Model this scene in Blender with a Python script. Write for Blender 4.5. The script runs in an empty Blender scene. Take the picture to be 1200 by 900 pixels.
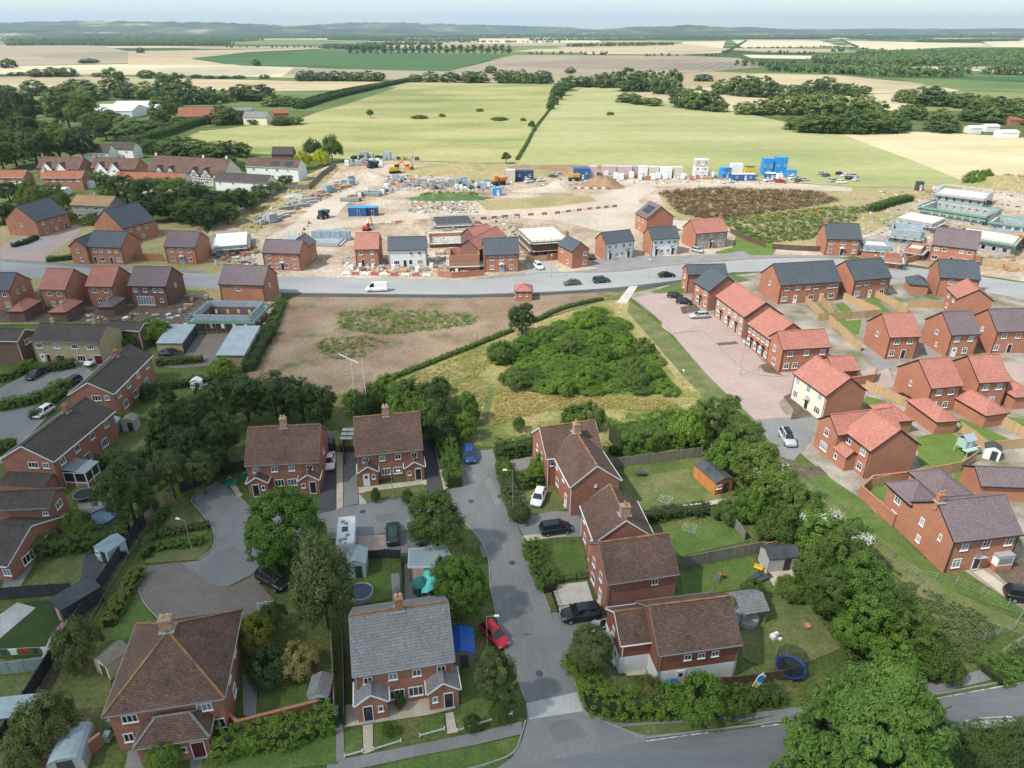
import bpy, bmesh, math, random
import numpy as np
from mathutils import Vector, Matrix
from math import radians as R, pi

# ------------------------------------------------------------------ camera, sky, sun, exposure
SC = bpy.context.scene
COL = SC.collection
F, CX, CY, VH, CAMH = 832.0,600.0,450.0,34.0,60.0
PITCH = math.atan((CY - VH) / F)
cam_d = bpy.data.cameras.new('camera'); cam = bpy.data.objects.new('camera', cam_d); COL.objects.link(cam)
cam.location = (0,0, CAMH); cam.rotation_euler = (pi / 2 - PITCH, 0,0)
cam_d.sensor_width = 36; cam_d.lens = F / 1200 * 36; cam_d.clip_start = 0.5; cam_d.clip_end = 80000
SC.camera = cam
SUN_EL, SUN_AZ = 50.0, math.degrees(math.atan2(-0.86,-0.50))     # azimuth from +Y towards +X
SUN_DIR = Vector((math.sin(R(SUN_AZ)) * math.cos(R(SUN_EL)), math.cos(R(SUN_AZ)) * math.cos(R(SUN_EL)), math.sin(R(SUN_EL))))
W = bpy.data.worlds.new('World'); SC.world = W; W.use_nodes = True
wn, wl = W.node_tree.nodes, W.node_tree.links
sky = wn.new('ShaderNodeTexSky'); sky.sky_type = 'NISHITA'; sky.sun_disc = False
sky.sun_elevation = R(SUN_EL); sky.sun_rotation = R(SUN_AZ % 360); sky.altitude = 60
sky.air_density = 1.0; sky.dust_density = 0.4; sky.ozone_density = 2.0
# a thin veil of high cloud over the blue, uneven
_tc = wn.new('ShaderNodeTexCoord'); _mp = wn.new('ShaderNodeMapping'); _mp.inputs['Scale'].default_value = (3,3,22); wl.new(_tc.outputs['Generated'], _mp.inputs[0])
_nz = wn.new('ShaderNodeTexNoise'); _nz.inputs['Scale'].default_value = 1.6; _nz.inputs['Detail'].default_value = 5; wl.new(_mp.outputs[0], _nz.inputs['Vector'])
_rp = wn.new('ShaderNodeValToRGB'); _rp.color_ramp.elements[0].position = 0.35; _rp.color_ramp.elements[0].color = (.42,.42,.42,1); _rp.color_ramp.elements[1].position = 0.68; _rp.color_ramp.elements[1].color = (.85,.85,.85,1); wl.new(_nz.outputs['Fac'], _rp.inputs[0])
_mx = wn.new('ShaderNodeMix'); _mx.data_type = 'RGBA'; wl.new(_rp.outputs[0], _mx.inputs[0]); wl.new(sky.outputs[0], _mx.inputs[6]); _mx.inputs[7].default_value = (4.7,5.5,5.8,1)
wl.new(_mx.outputs[2], wn['Background'].inputs[0]); wn['Background'].inputs[1].default_value = 0.13
sun_d = bpy.data.lights.new('sun', 'SUN'); sun_d.energy = 3.8; sun_d.angle = R(1.5); sun_d.color = (1,0.95,0.87)
sun = bpy.data.objects.new('sun', sun_d); COL.objects.link(sun); sun.location = (-200,-100,400)
sun.rotation_euler = SUN_DIR.to_track_quat('Z', 'Y').to_euler()
SC.view_settings.view_transform = 'Standard'; SC.view_settings.look = 'None'
SC.view_settings.exposure = 0.52; SC.view_settings.gamma = 1.0
SC.view_settings.use_curve_mapping = False
SC.render.engine = 'CYCLES'
SC.cycles.max_bounces = 5; SC.cycles.diffuse_bounces = 2; SC.cycles.glossy_bounces = 2; SC.cycles.transmission_bounces = 3
SC.cycles.transparent_max_bounces = 40; SC.cycles.volume_bounces = 0
SC.cycles.use_denoising = True
SC.cycles.caustics_reflective = False; SC.cycles.caustics_refractive = False

# ------------------------------------------------------------------ the picture's ground geometry
def P(u, v, z=0.0):
 """point at height z seen at photo pixel (u, v) (1200x900)"""
 a = (u - CX) / F; t = (v - CY) / F
 dy = math.cos(PITCH) - t * math.sin(PITCH); dz = -math.sin(PITCH) - t * math.cos(PITCH)
 s = (CAMH - z) / -dz
 return Vector((a * s, dy * s, z))
def PJ(p):
 x, y, z = p[0], p[1], p[2] - CAMH
 d = y * math.cos(PITCH) - z * math.sin(PITCH)
 up = y * math.sin(PITCH) + z * math.cos(PITCH)
 return (CX + F * x / d, CY - F * up / d)
def scale_at(u, v):
 a = P(u, v); return F / (a.y * math.cos(PITCH) + CAMH * math.sin(PITCH))

ORD = ['leftmost', 'second', 'third', 'fourth', 'fifth', 'sixth', 'seventh', 'eighth', 'ninth', 'tenth', 'eleventh', 'twelfth', 'thirteenth',
  'fourteenth', 'fifteenth', 'sixteenth', 'seventeenth', 'eighteenth', 'nineteenth', 'twentieth', 'twenty first', 'twenty second', 'twenty third', 'twenty fourth']
def nth(i, n):
 if i == n - 1 and n > 1: return 'rightmost'
 return ORD[i] if i == 0 else ORD[i] + ' from left'

# ------------------------------------------------------------------ object helpers
def tag(o, label=None, cat=None, group=None, kind=None):
 if label: o['label'] = label
 if cat: o['category'] = cat
 if group: o['group'] = group
 if kind: o['kind'] = kind
 return o
def empty(name, loc, rz=0.0, label=None, cat=None, group=None):
 o = bpy.data.objects.new(name, None); COL.objects.link(o)
 o.location = loc; o.rotation_euler = (0,0, rz); o.empty_display_size = 0.2
 return tag(o, label, cat, group)
class MB:
 """collects faces with materials and metre uvs, then links them as one mesh object"""
 def __init__(s): s.v = []; s.f = []; s.m = []; s.uv = []; s.mats = []; s.sm = []
 def mi(s, m):
  if m not in s.mats: s.mats.append(m)
  return s.mats.index(m)
 def face(s, pts, m, uv=None, smooth=False):
  b = len(s.v); s.v += [tuple(p) for p in pts]; s.f.append(tuple(range(b, b + len(pts)))); s.m.append(s.mi(m)); s.sm.append(smooth)
  if uv is None:
   p0 = Vector(pts[0]); e = Vector(pts[1]) - p0
   if e.length < 1e-6: e = Vector((1,0,0))
   e.normalize(); n = e.cross(Vector(pts[2]) - p0)
   if n.length < 1e-9: n = Vector((0,0,1))
   n.normalize(); f = n.cross(e)
   uv = [((Vector(p) - p0).dot(e),(Vector(p) - p0).dot(f)) for p in pts]
  s.uv.append(uv)
 def box(s, c, d, m, rz=0.0, taper=1.0):
  x, y, z = d[0] / 2, d[1] / 2, d[2] / 2
  q = []
  for zz, k in ((-z, 1.0),(z, taper)):
   for sx, sy in ((-1,-1),(1,-1),(1,1),(-1,1)):
    px, py = sx * x * k, sy * y * k
    q.append((c[0] + px * math.cos(rz) - py * math.sin(rz), c[1] + px * math.sin(rz) + py * math.cos(rz), c[2] + zz))
  for i in ((0,1,5,4),(1,2,6,5),(2,3,7,6),(3,0,4,7),(4,5,6,7),(3,2,1,0)): s.face([q[j] for j in i], m)
 def bar(s, a, b, w, h, m):
  """box from point a to point b (any direction), w wide, h tall"""
  a, b = Vector(a), Vector(b); d = b - a
  if d.length < 1e-6: return
  t = d.normalized(); up = Vector((0,0,1)) if abs(t.z) < 0.95 else Vector((1,0,0))
  sd = t.cross(up).normalized() * (w / 2); u2 = sd.cross(t).normalized() * (h / 2)
  q = [a - sd - u2, a + sd - u2, a + sd + u2, a - sd + u2, b - sd - u2, b + sd - u2, b + sd + u2, b - sd + u2]
  for i in ((0,1,5,4),(1,2,6,5),(2,3,7,6),(3,0,4,7),(4,5,6,7),(3,2,1,0)): s.face([q[j] for j in i], m)
 def tube(s, a, b, r, m, r2=None, n=8, smooth=True):
  a, b = Vector(a), Vector(b); t = (b - a).normalized(); up = Vector((0,0,1)) if abs(t.z) < 0.95 else Vector((1,0,0))
  x = t.cross(up).normalized(); y = x.cross(t).normalized(); r2 = r if r2 is None else r2
  c1 = [a + (x * math.cos(2 * pi * i / n) + y * math.sin(2 * pi * i / n)) * r for i in range(n)]
  c2 = [b + (x * math.cos(2 * pi * i / n) + y * math.sin(2 * pi * i / n)) * r2 for i in range(n)]
  for i in range(n):
   j = (i + 1) % n; s.face([c1[i], c1[j], c2[j], c2[i]], m, smooth=smooth)
  s.face(c2, m); s.face(c1[::-1], m)
 def lathe(s, prof, m, c=(0,0,0), n=16, smooth=True):
  for k in range(len(prof) - 1):
   (r1, z1),(r2, z2) = prof[k], prof[k + 1]
   for i in range(n):
    a, b = 2 * pi * i / n, 2 * pi * (i + 1) / n
    q = [(c[0] + r1 * math.cos(a), c[1] + r1 * math.sin(a), c[2] + z1),(c[0] + r1 * math.cos(b), c[1] + r1 * math.sin(b), c[2] + z1),
      (c[0] + r2 * math.cos(b), c[1] + r2 * math.sin(b), c[2] + z2),(c[0] + r2 * math.cos(a), c[1] + r2 * math.sin(a), c[2] + z2)]
    if r1 < 1e-5: q = [q[0], q[2], q[3]]
    elif r2 < 1e-5: q = q[:3]
    s.face(q, m, smooth=smooth)
 def mesh(s, name, weld=False):
  me = bpy.data.meshes.new(name); me.from_pydata(s.v, [], s.f)
  for m in s.mats: me.materials.append(m)
  me.polygons.foreach_set('material_index', s.m)
  me.polygons.foreach_set('use_smooth', s.sm)
  ul = me.uv_layers.new(name='UVMap'); flat = []
  for q in s.uv:
   for a in q: flat += [a[0], a[1]]
  ul.data.foreach_set('uv', flat)
  if weld:
   bm = bmesh.new(); bm.from_mesh(me); bmesh.ops.remove_doubles(bm, verts=bm.verts, dist=1e-4); bm.to_mesh(me); bm.free()
  me.update(); return me
 def build(s, name, parent=None, loc=(0,0,0), rz=0.0, weld=False):
  return link(name, s.mesh(name, weld), parent, loc, rz)
def link(name, me, parent=None, loc=(0,0,0), rz=0.0):
 o = bpy.data.objects.new(name, me); COL.objects.link(o); o.parent = parent
 o.location = loc; o.rotation_euler = (0,0, rz); return o
def kids(o): return [c for c in bpy.data.objects if c.parent == o]
def copy_tree(o, loc, rz, label=None, scale=None, ch=None):
 """a copy of a thing with copies of its parts and sub-parts (mesh data shared)"""
 c = o.copy(); COL.objects.link(c); c.location = loc; c.rotation_euler = (0,0, rz)
 if label: c['label'] = label
 if scale is not None: c.scale = scale
 def rec(src, dst):
  for k in src.children:
   d = k.copy(); COL.objects.link(d); d.parent = dst; rec(k, d)
 rec(o, c); return c

# ------------------------------------------------------------------ materials
MATS = {}
def newmat(name):
 m = bpy.data.materials.new(name); m.use_nodes = True; MATS[name] = m
 nt = m.node_tree; return m, nt.nodes, nt.links, nt.nodes['Principled BSDF']
def lerp(a, b, t): return tuple(x + (y - x) * t for x, y in zip(a, b))
def c4(c): return (c[0], c[1], c[2], 1)
def plain(name, c, rough=0.6, metal=0.0, spec=0.4):
 m, n, l, b = newmat(name); b.inputs['Base Color'].default_value = c4(c); b.inputs['Roughness'].default_value = rough
 b.inputs['Metallic'].default_value = metal; b.inputs['Specular IOR Level'].default_value = spec; return m
def ramp(n, l, fac, stops):
 r = n.new('ShaderNodeValToRGB'); e = r.color_ramp.elements
 while len(e) < len(stops): e.new(0.5)
 for k, (p, c) in enumerate(stops): e[k].position = p; e[k].color = c4(c)
 l.new(fac, r.inputs[0]); return r.outputs[0]
def noise(n, l, vec, scale, detail=4, rough=0.55, dist=0.0):
 t = n.new('ShaderNodeTexNoise'); t.inputs['Scale'].default_value = scale; t.inputs['Detail'].default_value = detail
 t.inputs['Roughness'].default_value = rough; t.inputs['Distortion'].default_value = dist
 if vec is not None: l.new(vec, t.inputs['Vector'])
 return t.outputs['Fac']
def mixc(n, l, fac, a, b, mode='MIX'):
 m = n.new('ShaderNodeMix'); m.data_type = 'RGBA'; m.blend_type = mode
 if isinstance(fac, float): m.inputs[0].default_value = fac
 else: l.new(fac, m.inputs[0])
 for k, x in ((6, a),(7, b)):
  if isinstance(x, tuple): m.inputs[k].default_value = c4(x)
  else: l.new(x, m.inputs[k])
 return m.outputs[2]
def pos(n): return n.new('ShaderNodeNewGeometry').outputs['Position']
def mottled(name, stops, scale=0.5, fine=None, fine_amt=0.35, rough=0.9, bump=0.0, stretch=None, extra=None):
 """colour from a broad world noise through a ramp, broken up by a fine one"""
 m, n, l, b = newmat(name); p = pos(n)
 if stretch:
  mp = n.new('ShaderNodeMapping'); mp.inputs['Scale'].default_value = stretch[0]; mp.inputs['Rotation'].default_value = (0,0, stretch[1]); l.new(p, mp.inputs[0]); p = mp.outputs[0]
 f = noise(n, l, p, scale, 6,0.62)
 c = ramp(n, l, f, stops)
 if fine:
  g = noise(n, l, p, fine, 5,0.7)
  g2 = ramp(n, l, g, [(0.3,(1 - fine_amt,) * 3),(0.7,(1 + fine_amt,) * 3)])
  c = mixc(n, l, 1.0, c, g2, 'MULTIPLY')
 if extra: c = extra(n, l, p, c)
 l.new(c, b.inputs['Base Color']); b.inputs['Roughness'].default_value = rough; b.inputs['Specular IOR Level'].default_value = 0.2
 if bump:
  bp = n.new('ShaderNodeBump'); bp.inputs['Strength'].default_value = 0.6; bp.inputs['Distance'].default_value = bump
  l.new(noise(n, l, p, fine or scale * 6,4,0.7), bp.inputs['Height']); l.new(bp.outputs[0], b.inputs['Normal'])
 return m
def bricky(name, c1, c2, mortar_gap_shade, w, h, msize, rough=0.85, stain=(1,1,1), stain_amt=0.5, lich=None, bump=0.012, big=0.35, spec=0.25):
 """tiles or bricks in metres on the uv map, each with its own tint, weathered by broad noise"""
 m, n, l, b = newmat(name)
 uv = n.new('ShaderNodeUVMap').outputs[0]
 t = n.new('ShaderNodeTexBrick'); t.inputs['Color1'].default_value = c4(c1); t.inputs['Color2'].default_value = c4(c2); t.inputs['Mortar'].default_value = c4(mortar_gap_shade)  # real mortar on brick; on tiles it is painted shade in the gaps
 t.inputs['Scale'].default_value = 1.0; t.inputs['Mortar Size'].default_value = msize; t.inputs['Brick Width'].default_value = w; t.inputs['Row Height'].default_value = h
 t.inputs['Bias'].default_value = 0.0; t.inputs['Mortar Smooth'].default_value = 0.3
 l.new(uv, t.inputs['Vector']); c = t.outputs['Color']; p = pos(n)
 f = noise(n, l, p, big, 6,0.65)
 s = ramp(n, l, f, [(0.3, lerp((1,1,1), tuple(1 - (1 - x) for x in stain), stain_amt)),(0.7,(1.12,1.12,1.12))])
 c = mixc(n, l, 1.0, c, s, 'MULTIPLY')
 g = noise(n, l, p, 5.5,4,0.75)
 c = mixc(n, l, 1.0, c, ramp(n, l, g, [(0.3,(0.72,) * 3),(0.7,(1.25,) * 3)]), 'MULTIPLY')
 if lich:
  q = noise(n, l, p, 1.6,5,0.8)
  k = ramp(n, l, q, [(0.62,(0,0,0)),(0.72,(0.8,0.8,0.8))])
  c = mixc(n, l, k, c, lich)
 l.new(c, b.inputs['Base Color']); b.inputs['Roughness'].default_value = rough; b.inputs['Specular IOR Level'].default_value = spec
 bp = n.new('ShaderNodeBump'); bp.inputs['Strength'].default_value = 0.7; bp.inputs['Distance'].default_value = bump; bp.invert = True
 l.new(t.outputs['Fac'], bp.inputs['Height']); l.new(bp.outputs[0], b.inputs['Normal'])
 return m
def leafmat(name, dark, light, yellow=(0.12,0.13,0.02), trans=0.25):
 """foliage: each leaf clump has its own tint attribute, each plant its own shift"""
 m, n, l, b = newmat(name)
 at = n.new('ShaderNodeAttribute'); at.attribute_name = 'tint'
 c = ramp(n, l, at.outputs['Fac'], [(0.0, dark),(0.75, light),(1.0, lerp(light, yellow, 0.55))])
 oi = n.new('ShaderNodeObjectInfo')
 k = ramp(n, l, oi.outputs['Random'], [(0.0,(0.78,0.82,0.85)),(0.5,(1,1,1)),(1.0,(1.25,1.12,0.95))])
 c = mixc(n, l, 1.0, c, k, 'MULTIPLY')
 l.new(c, b.inputs['Base Color']); b.inputs['Roughness'].default_value = 0.62; b.inputs['Specular IOR Level'].default_value = 0.25
 tr = n.new('ShaderNodeBsdfTranslucent'); l.new(mixc(n, l, 1.0, c, (1.3,1.5,0.6), 'MULTIPLY'), tr.inputs[0])
 mx = n.new('ShaderNodeMixShader'); mx.inputs[0].default_value = trans
 l.new(b.outputs[0], mx.inputs[1]); l.new(tr.outputs[0], mx.inputs[2]); l.new(mx.outputs[0], n['Material Output'].inputs['Surface'])
 return m

M = {}
# walls
M['brick_new'] = bricky('brick new orange red', (0.43,0.165,0.092),(0.34,0.125,0.072),(0.42,0.29,0.22),0.225,0.075,0.008, stain=(0.85,0.83,0.82), bump=0.004)
M['brick_old'] = bricky('brick old red', (0.40,0.15,0.09),(0.29,0.10,0.065),(0.36,0.25,0.2),0.225,0.075,0.009, stain=(0.75,0.72,0.72), bump=0.004)
M['brick_brown'] = bricky('brick brown', (0.20,0.10,0.075),(0.15,0.075,0.06),(0.2,0.15,0.13),0.225,0.075,0.009, stain=(0.8,0.8,0.8), bump=0.004)
M['brick_buff'] = bricky('brick yellow buff', (0.46,0.34,0.19),(0.38,0.27,0.15),(0.42,0.36,0.28),0.225,0.075,0.009, stain=(0.8,0.8,0.78), bump=0.004)
M['stone'] = bricky('grey stone wall', (0.36,0.30,0.25),(0.26,0.22,0.19),(0.4,0.36,0.31),0.4,0.16,0.02, bump=0.01)
M['tilehung'] = bricky('hung clay tile', (0.34,0.125,0.08),(0.26,0.092,0.06),(0.15,0.06,0.04),0.17,0.11,0.012, stain=(0.8,0.8,0.8))
M['white_wall'] = mottled('white render', [(0.3,(0.66,0.66,0.64)),(0.7,(0.78,0.78,0.76))], 0.4,3,0.06)
M['cream_wall'] = mottled('cream render', [(0.3,(0.70,0.62,0.48)),(0.7,(0.76,0.69,0.55))], 0.4,3,0.06)
M['grey_wall'] = mottled('grey block wall', [(0.3,(0.36,0.35,0.34)),(0.7,(0.46,0.45,0.43))], 0.6,4,0.12)
M['pebble'] = mottled('pebbledash grey', [(0.3,(0.30,0.29,0.27)),(0.7,(0.42,0.40,0.37))], 0.6,9,0.25)
# roofs
M['roof_red'] = bricky('roof red tile', (0.45,0.195,0.145),(0.37,0.15,0.115),(0.2,0.08,0.07),0.33,0.30,0.02, rough=0.75, stain=(0.88,0.86,0.86))
M['roof_slate'] = bricky('roof blue grey slate', (0.085,0.102,0.118),(0.062,0.075,0.09),(0.03,0.034,0.04),0.33,0.28,0.018, rough=0.6, stain=(0.85,0.87,0.9), spec=0.4)
M['roof_purple'] = bricky('roof purple grey tile', (0.19,0.145,0.15),(0.155,0.118,0.126),(0.07,0.055,0.06),0.33,0.30,0.02, rough=0.7, stain=(0.88,0.87,0.88))
M['roof_brown'] = bricky('roof old brown tile', (0.20,0.118,0.086),(0.125,0.078,0.062),(0.05,0.034,0.03),0.27,0.22,0.022, stain=(0.62,0.62,0.65), stain_amt=0.8, lich=(0.24,0.15,0.11), bump=0.02)
M['roof_grey'] = bricky('roof old grey tile', (0.245,0.24,0.24),(0.195,0.195,0.20),(0.10,0.10,0.105),0.33,0.30,0.02, stain=(0.8,0.8,0.8), lich=(0.30,0.29,0.27))
M['roof_dark'] = bricky('roof old dark tile', (0.105,0.085,0.075),(0.075,0.064,0.058),(0.035,0.03,0.028),0.33,0.32,0.03, stain=(0.7,0.7,0.72), lich=(0.17,0.15,0.12), bump=0.02)
M['roof_orange'] = bricky('roof faded orange tile', (0.34,0.14,0.08),(0.26,0.10,0.06),(0.12,0.05,0.035),0.33,0.30,0.02, stain=(0.7,0.68,0.66), lich=(0.25,0.16,0.11))
M['roof_tan'] = bricky('roof tan tile', (0.36,0.24,0.12),(0.30,0.19,0.1),(0.16,0.10,0.06),0.33,0.30,0.02, stain=(0.8,0.78,0.76))
M['ridge_lichen'] = mottled('orange lichened ridge', [(0.35,(0.16,0.085,0.055)),(0.62,(0.34,0.17,0.075))], 0.9,6,0.3)
M['flat_roof'] = mottled('pale blue grey felt roof', [(0.3,(0.24,0.30,0.33)),(0.55,(0.31,0.37,0.40)),(0.75,(0.36,0.42,0.44))], 0.35,2.5,0.12)
M['felt_dark'] = mottled('dark roofing felt', [(0.3,(0.045,0.05,0.055)),(0.7,(0.085,0.09,0.095))], 0.6,4,0.2)
M['tin_roof'] = mottled('white sheet roof', [(0.3,(0.68,0.70,0.72)),(0.7,(0.80,0.81,0.82))], 0.2,1,0.06)
# trim
M['white'] = plain('white upvc', (0.80,0.80,0.80),0.35)
M['black'] = plain('black plastic', (0.018,0.018,0.02),0.45)
M['grey'] = plain('mid grey', (0.22,0.22,0.22),0.6)
M['dkgrey'] = plain('dark grey', (0.06,0.063,0.068),0.6)
M['lead'] = plain('lead flashing', (0.30,0.31,0.33),0.6)
M['glass'] = plain('window glass', (0.022,0.028,0.034),0.06,0.0,0.8)
M['glass_pale'] = plain('net curtain glass', (0.22,0.25,0.27),0.12,0.0,0.7)
M['solar'] = plain('solar cells', (0.015,0.02,0.035),0.2,0.0,0.7)
M['door_white'] = plain('door white', (0.75,0.76,0.77),0.4)
M['door_blue'] = plain('door blue', (0.10,0.33,0.55),0.4)
M['door_maroon'] = plain('door maroon', (0.11,0.012,0.02),0.4)
M['door_dark'] = plain('door dark', (0.02,0.023,0.027),0.4)
M['chimney_pot'] = plain('clay pot', (0.40,0.20,0.11),0.8)
M['pot_buff'] = plain('buff pot', (0.55,0.42,0.26),0.8)

# ------------------------------------------------------------------ ground materials
def add_spots(col, scale, lo, hi):
 def f(n, l, p, c):
  k = ramp(n, l, noise(n, l, p, scale, 5,0.65), [(lo, (0,0,0)),(hi, (1,1,1))])
  return mixc(n, l, k, c, col)
 return f
def stripes(scale, ang, amt, dist=1.0):
 def f(n, l, p, c):
  mp = n.new('ShaderNodeMapping'); mp.inputs['Rotation'].default_value = (0,0, ang); l.new(p, mp.inputs[0])
  w = n.new('ShaderNodeTexWave'); w.inputs['Scale'].default_value = scale; w.inputs['Distortion'].default_value = dist; w.inputs['Detail'].default_value = 2
  l.new(mp.outputs[0], w.inputs['Vector'])
  return mixc(n, l, 1.0, c, ramp(n, l, w.outputs['Fac'], [(0.0,(1 - amt,) * 3),(1.0,(1 + amt,) * 3)]), 'MULTIPLY')
 return f
def chain(*fs):
 def f(n, l, p, c):
  for g in fs: c = g(n, l, p, c)
  return c
 return f
M['g_rough'] = mottled('rough grass', [(0.30,(0.055,0.085,0.022)),(0.5,(0.085,0.115,0.03)),(0.68,(0.17,0.16,0.06))], 0.12,2.6,0.5, bump=0.08)
M['g_lawn'] = mottled('lawn', [(0.30,(0.066,0.112,0.026)),(0.55,(0.095,0.145,0.035)),(0.75,(0.15,0.17,0.058))], 0.35,3.5,0.35, bump=0.03)
M['g_lawn_dry'] = mottled('dry lawn', [(0.30,(0.085,0.115,0.035)),(0.5,(0.125,0.145,0.05)),(0.7,(0.20,0.18,0.085))], 0.3,3.5,0.35, bump=0.03)
M['g_lawn_bright'] = mottled('new turf', [(0.30,(0.085,0.145,0.028)),(0.6,(0.125,0.18,0.04))], 0.4,3,0.2, bump=0.02)
M['g_turf_dark'] = mottled('dark turf', [(0.30,(0.03,0.055,0.016)),(0.6,(0.045,0.075,0.02))], 0.4,3,0.25)
M['g_meadow'] = mottled('dry meadow grass', [(0.28,(0.085,0.125,0.03)),(0.42,(0.16,0.18,0.05)),(0.55,(0.30,0.25,0.10)),(0.72,(0.36,0.28,0.14))], 0.085,1.6,0.5, bump=0.15)
M['g_pasture'] = mottled('yellow green pasture', [(0.30,(0.165,0.195,0.065)),(0.45,(0.27,0.28,0.10)),(0.55,(0.34,0.325,0.135)),(0.70,(0.42,0.36,0.19))], 0.016,0.35,0.2, stretch=((0.5,1.3,1),0.15))  # grass tones from yellow green to tan, varied by broad noise
M['g_pasture2'] = mottled('pale pasture', [(0.28,(0.235,0.26,0.10)),(0.5,(0.335,0.335,0.145)),(0.70,(0.43,0.39,0.215))], 0.016,0.35,0.18, stretch=((0.4,1.2,1),-0.1), extra=stripes(0.09,1.2,0.05,3))
M['g_pasture3'] = mottled('worn pasture', [(0.35,(0.27,0.26,0.10)),(0.5,(0.38,0.32,0.16)),(0.65,(0.46,0.38,0.23))], 0.02,0.3,0.2, stretch=((0.4,1.4,1),0.1))
M['g_pale'] = mottled('dry pale field', [(0.3,(0.42,0.36,0.19)),(0.5,(0.53,0.455,0.27)),(0.7,(0.60,0.53,0.36))], 0.02,0.3,0.12, stretch=((0.4,1.2,1),0.3))
M['f_stubble'] = mottled('stubble field', [(0.3,(0.40,0.315,0.185)),(0.6,(0.50,0.40,0.25))], 0.006,0.05,0.1, stretch=((0.4,1.5,1),0.2))
M['f_stubble2'] = mottled('pale stubble field', [(0.3,(0.52,0.43,0.27)),(0.6,(0.62,0.53,0.36))], 0.006,0.05,0.1, stretch=((0.4,1.5,1),0.2))
M['f_plough'] = mottled('ploughed field', [(0.3,(0.27,0.215,0.155)),(0.6,(0.34,0.275,0.20))], 0.008,0.06,0.1, extra=stripes(0.018,0.35,0.12,0.3))
M['f_greytan'] = mottled('grey tan field', [(0.3,(0.28,0.23,0.155)),(0.6,(0.36,0.30,0.20))], 0.005,0.05,0.1, stretch=((0.4,1.5,1),0.1))
M['f_crop'] = mottled('dark green crop', [(0.3,(0.045,0.10,0.03)),(0.6,(0.065,0.135,0.04))], 0.006,0.08,0.15, stretch=((0.4,1.5,1),0.2))
M['f_green'] = mottled('green field', [(0.3,(0.12,0.18,0.05)),(0.6,(0.17,0.225,0.07))], 0.008,0.08,0.12)
M['g_bare'] = mottled('bare pinkish soil', [(0.28,(0.14,0.095,0.06)),(0.45,(0.225,0.158,0.105)),(0.6,(0.275,0.205,0.14)),(0.75,(0.33,0.255,0.18))], 0.09,1.8,0.35, bump=0.06,
      extra=add_spots((0.105,0.12,0.045),0.12,0.55,0.68))
M['g_weeds'] = mottled('low green weeds', [(0.3,(0.05,0.11,0.03)),(0.6,(0.10,0.15,0.05)),(0.75,(0.22,0.17,0.10))], 0.25,2.2,0.5, bump=0.1)
M['g_dirt'] = mottled('construction dirt', [(0.28,(0.20,0.145,0.095)),(0.42,(0.33,0.25,0.175)),(0.55,(0.43,0.35,0.265)),(0.7,(0.52,0.46,0.385))], 0.06,0.8,0.35, bump=0.1,
      extra=add_spots((0.24,0.24,0.09),0.045,0.60,0.70))
M['g_haul'] = mottled('pale haul road', [(0.3,(0.38,0.31,0.235)),(0.6,(0.50,0.43,0.345))], 0.05,0.8,0.14)
M['g_soil'] = mottled('brown garden soil', [(0.3,(0.075,0.055,0.04)),(0.6,(0.14,0.105,0.075))], 0.5,4,0.4, bump=0.05)
M['g_tawny'] = mottled('tawny rough ground', [(0.3,(0.24,0.20,0.085)),(0.5,(0.34,0.28,0.14)),(0.7,(0.20,0.21,0.075))], 0.05,0.9,0.3, bump=0.1)
M['asphalt'] = mottled('worn asphalt', [(0.3,(0.165,0.165,0.167)),(0.5,(0.205,0.204,0.204)),(0.7,(0.235,0.232,0.228))], 0.16,5,0.13, stretch=((1,0.35,1),0.25), extra=add_spots((0.27,0.262,0.25),0.5,0.62,0.72))
M['asphalt_dark'] = mottled('dark asphalt', [(0.3,(0.055,0.058,0.065)),(0.6,(0.085,0.088,0.095))], 0.15,5,0.15)
M['asphalt_mid'] = mottled('patched asphalt', [(0.3,(0.155,0.155,0.156)),(0.6,(0.195,0.193,0.19))], 0.3,5,0.12)
M['asphalt_main'] = mottled('main road asphalt', [(0.3,(0.13,0.135,0.145)),(0.5,(0.17,0.175,0.182)),(0.7,(0.20,0.203,0.208))], 0.2,5,0.1, stretch=((0.15,1,1),-0.25))
M['asphalt_pale'] = mottled('pale new road', [(0.3,(0.26,0.26,0.26)),(0.6,(0.335,0.33,0.325))], 0.08,2.5,0.1, stretch=((0.4,1,1),0))
M['pave_grey'] = mottled('grey paving', [(0.3,(0.19,0.185,0.18)),(0.6,(0.26,0.25,0.24))], 0.3,5,0.14)
M['pave_brown'] = bricky('brown block paving', (0.22,0.19,0.17),(0.18,0.155,0.14),(0.11,0.095,0.085),0.2,0.1,0.008, stain=(0.75,0.75,0.75), bump=0.003)
M['pave_pink'] = bricky('pink block paving', (0.43,0.33,0.295),(0.37,0.275,0.25),(0.26,0.2,0.18),0.2,0.1,0.007, stain=(0.85,0.85,0.85), bump=0.003, big=0.12)
M['pave_buff'] = mottled('buff slab paving', [(0.3,(0.40,0.345,0.265)),(0.6,(0.50,0.44,0.35))], 0.5,4,0.14)
M['concrete'] = mottled('concrete', [(0.3,(0.34,0.335,0.32)),(0.6,(0.44,0.435,0.42))], 0.4,4,0.14)
M['gravel'] = mottled('pale gravel', [(0.3,(0.40,0.37,0.33)),(0.6,(0.52,0.49,0.44))], 0.6,8,0.3)
M['kerb'] = mottled('kerb stone', [(0.3,(0.22,0.215,0.205)),(0.6,(0.31,0.30,0.285))], 0.8,6,0.15)
M['line_white'] = mottled('white road paint', [(0.38,(0.22,0.22,0.22)),(0.6,(0.60,0.60,0.58))], 1.8,6,0.2)
M['g_estate'] = mottled('estate ground', [(0.32,(0.10,0.13,0.045)),(0.45,(0.22,0.19,0.145)),(0.6,(0.33,0.30,0.26)),(0.75,(0.40,0.37,0.33))], 0.14,3,0.25)
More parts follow.
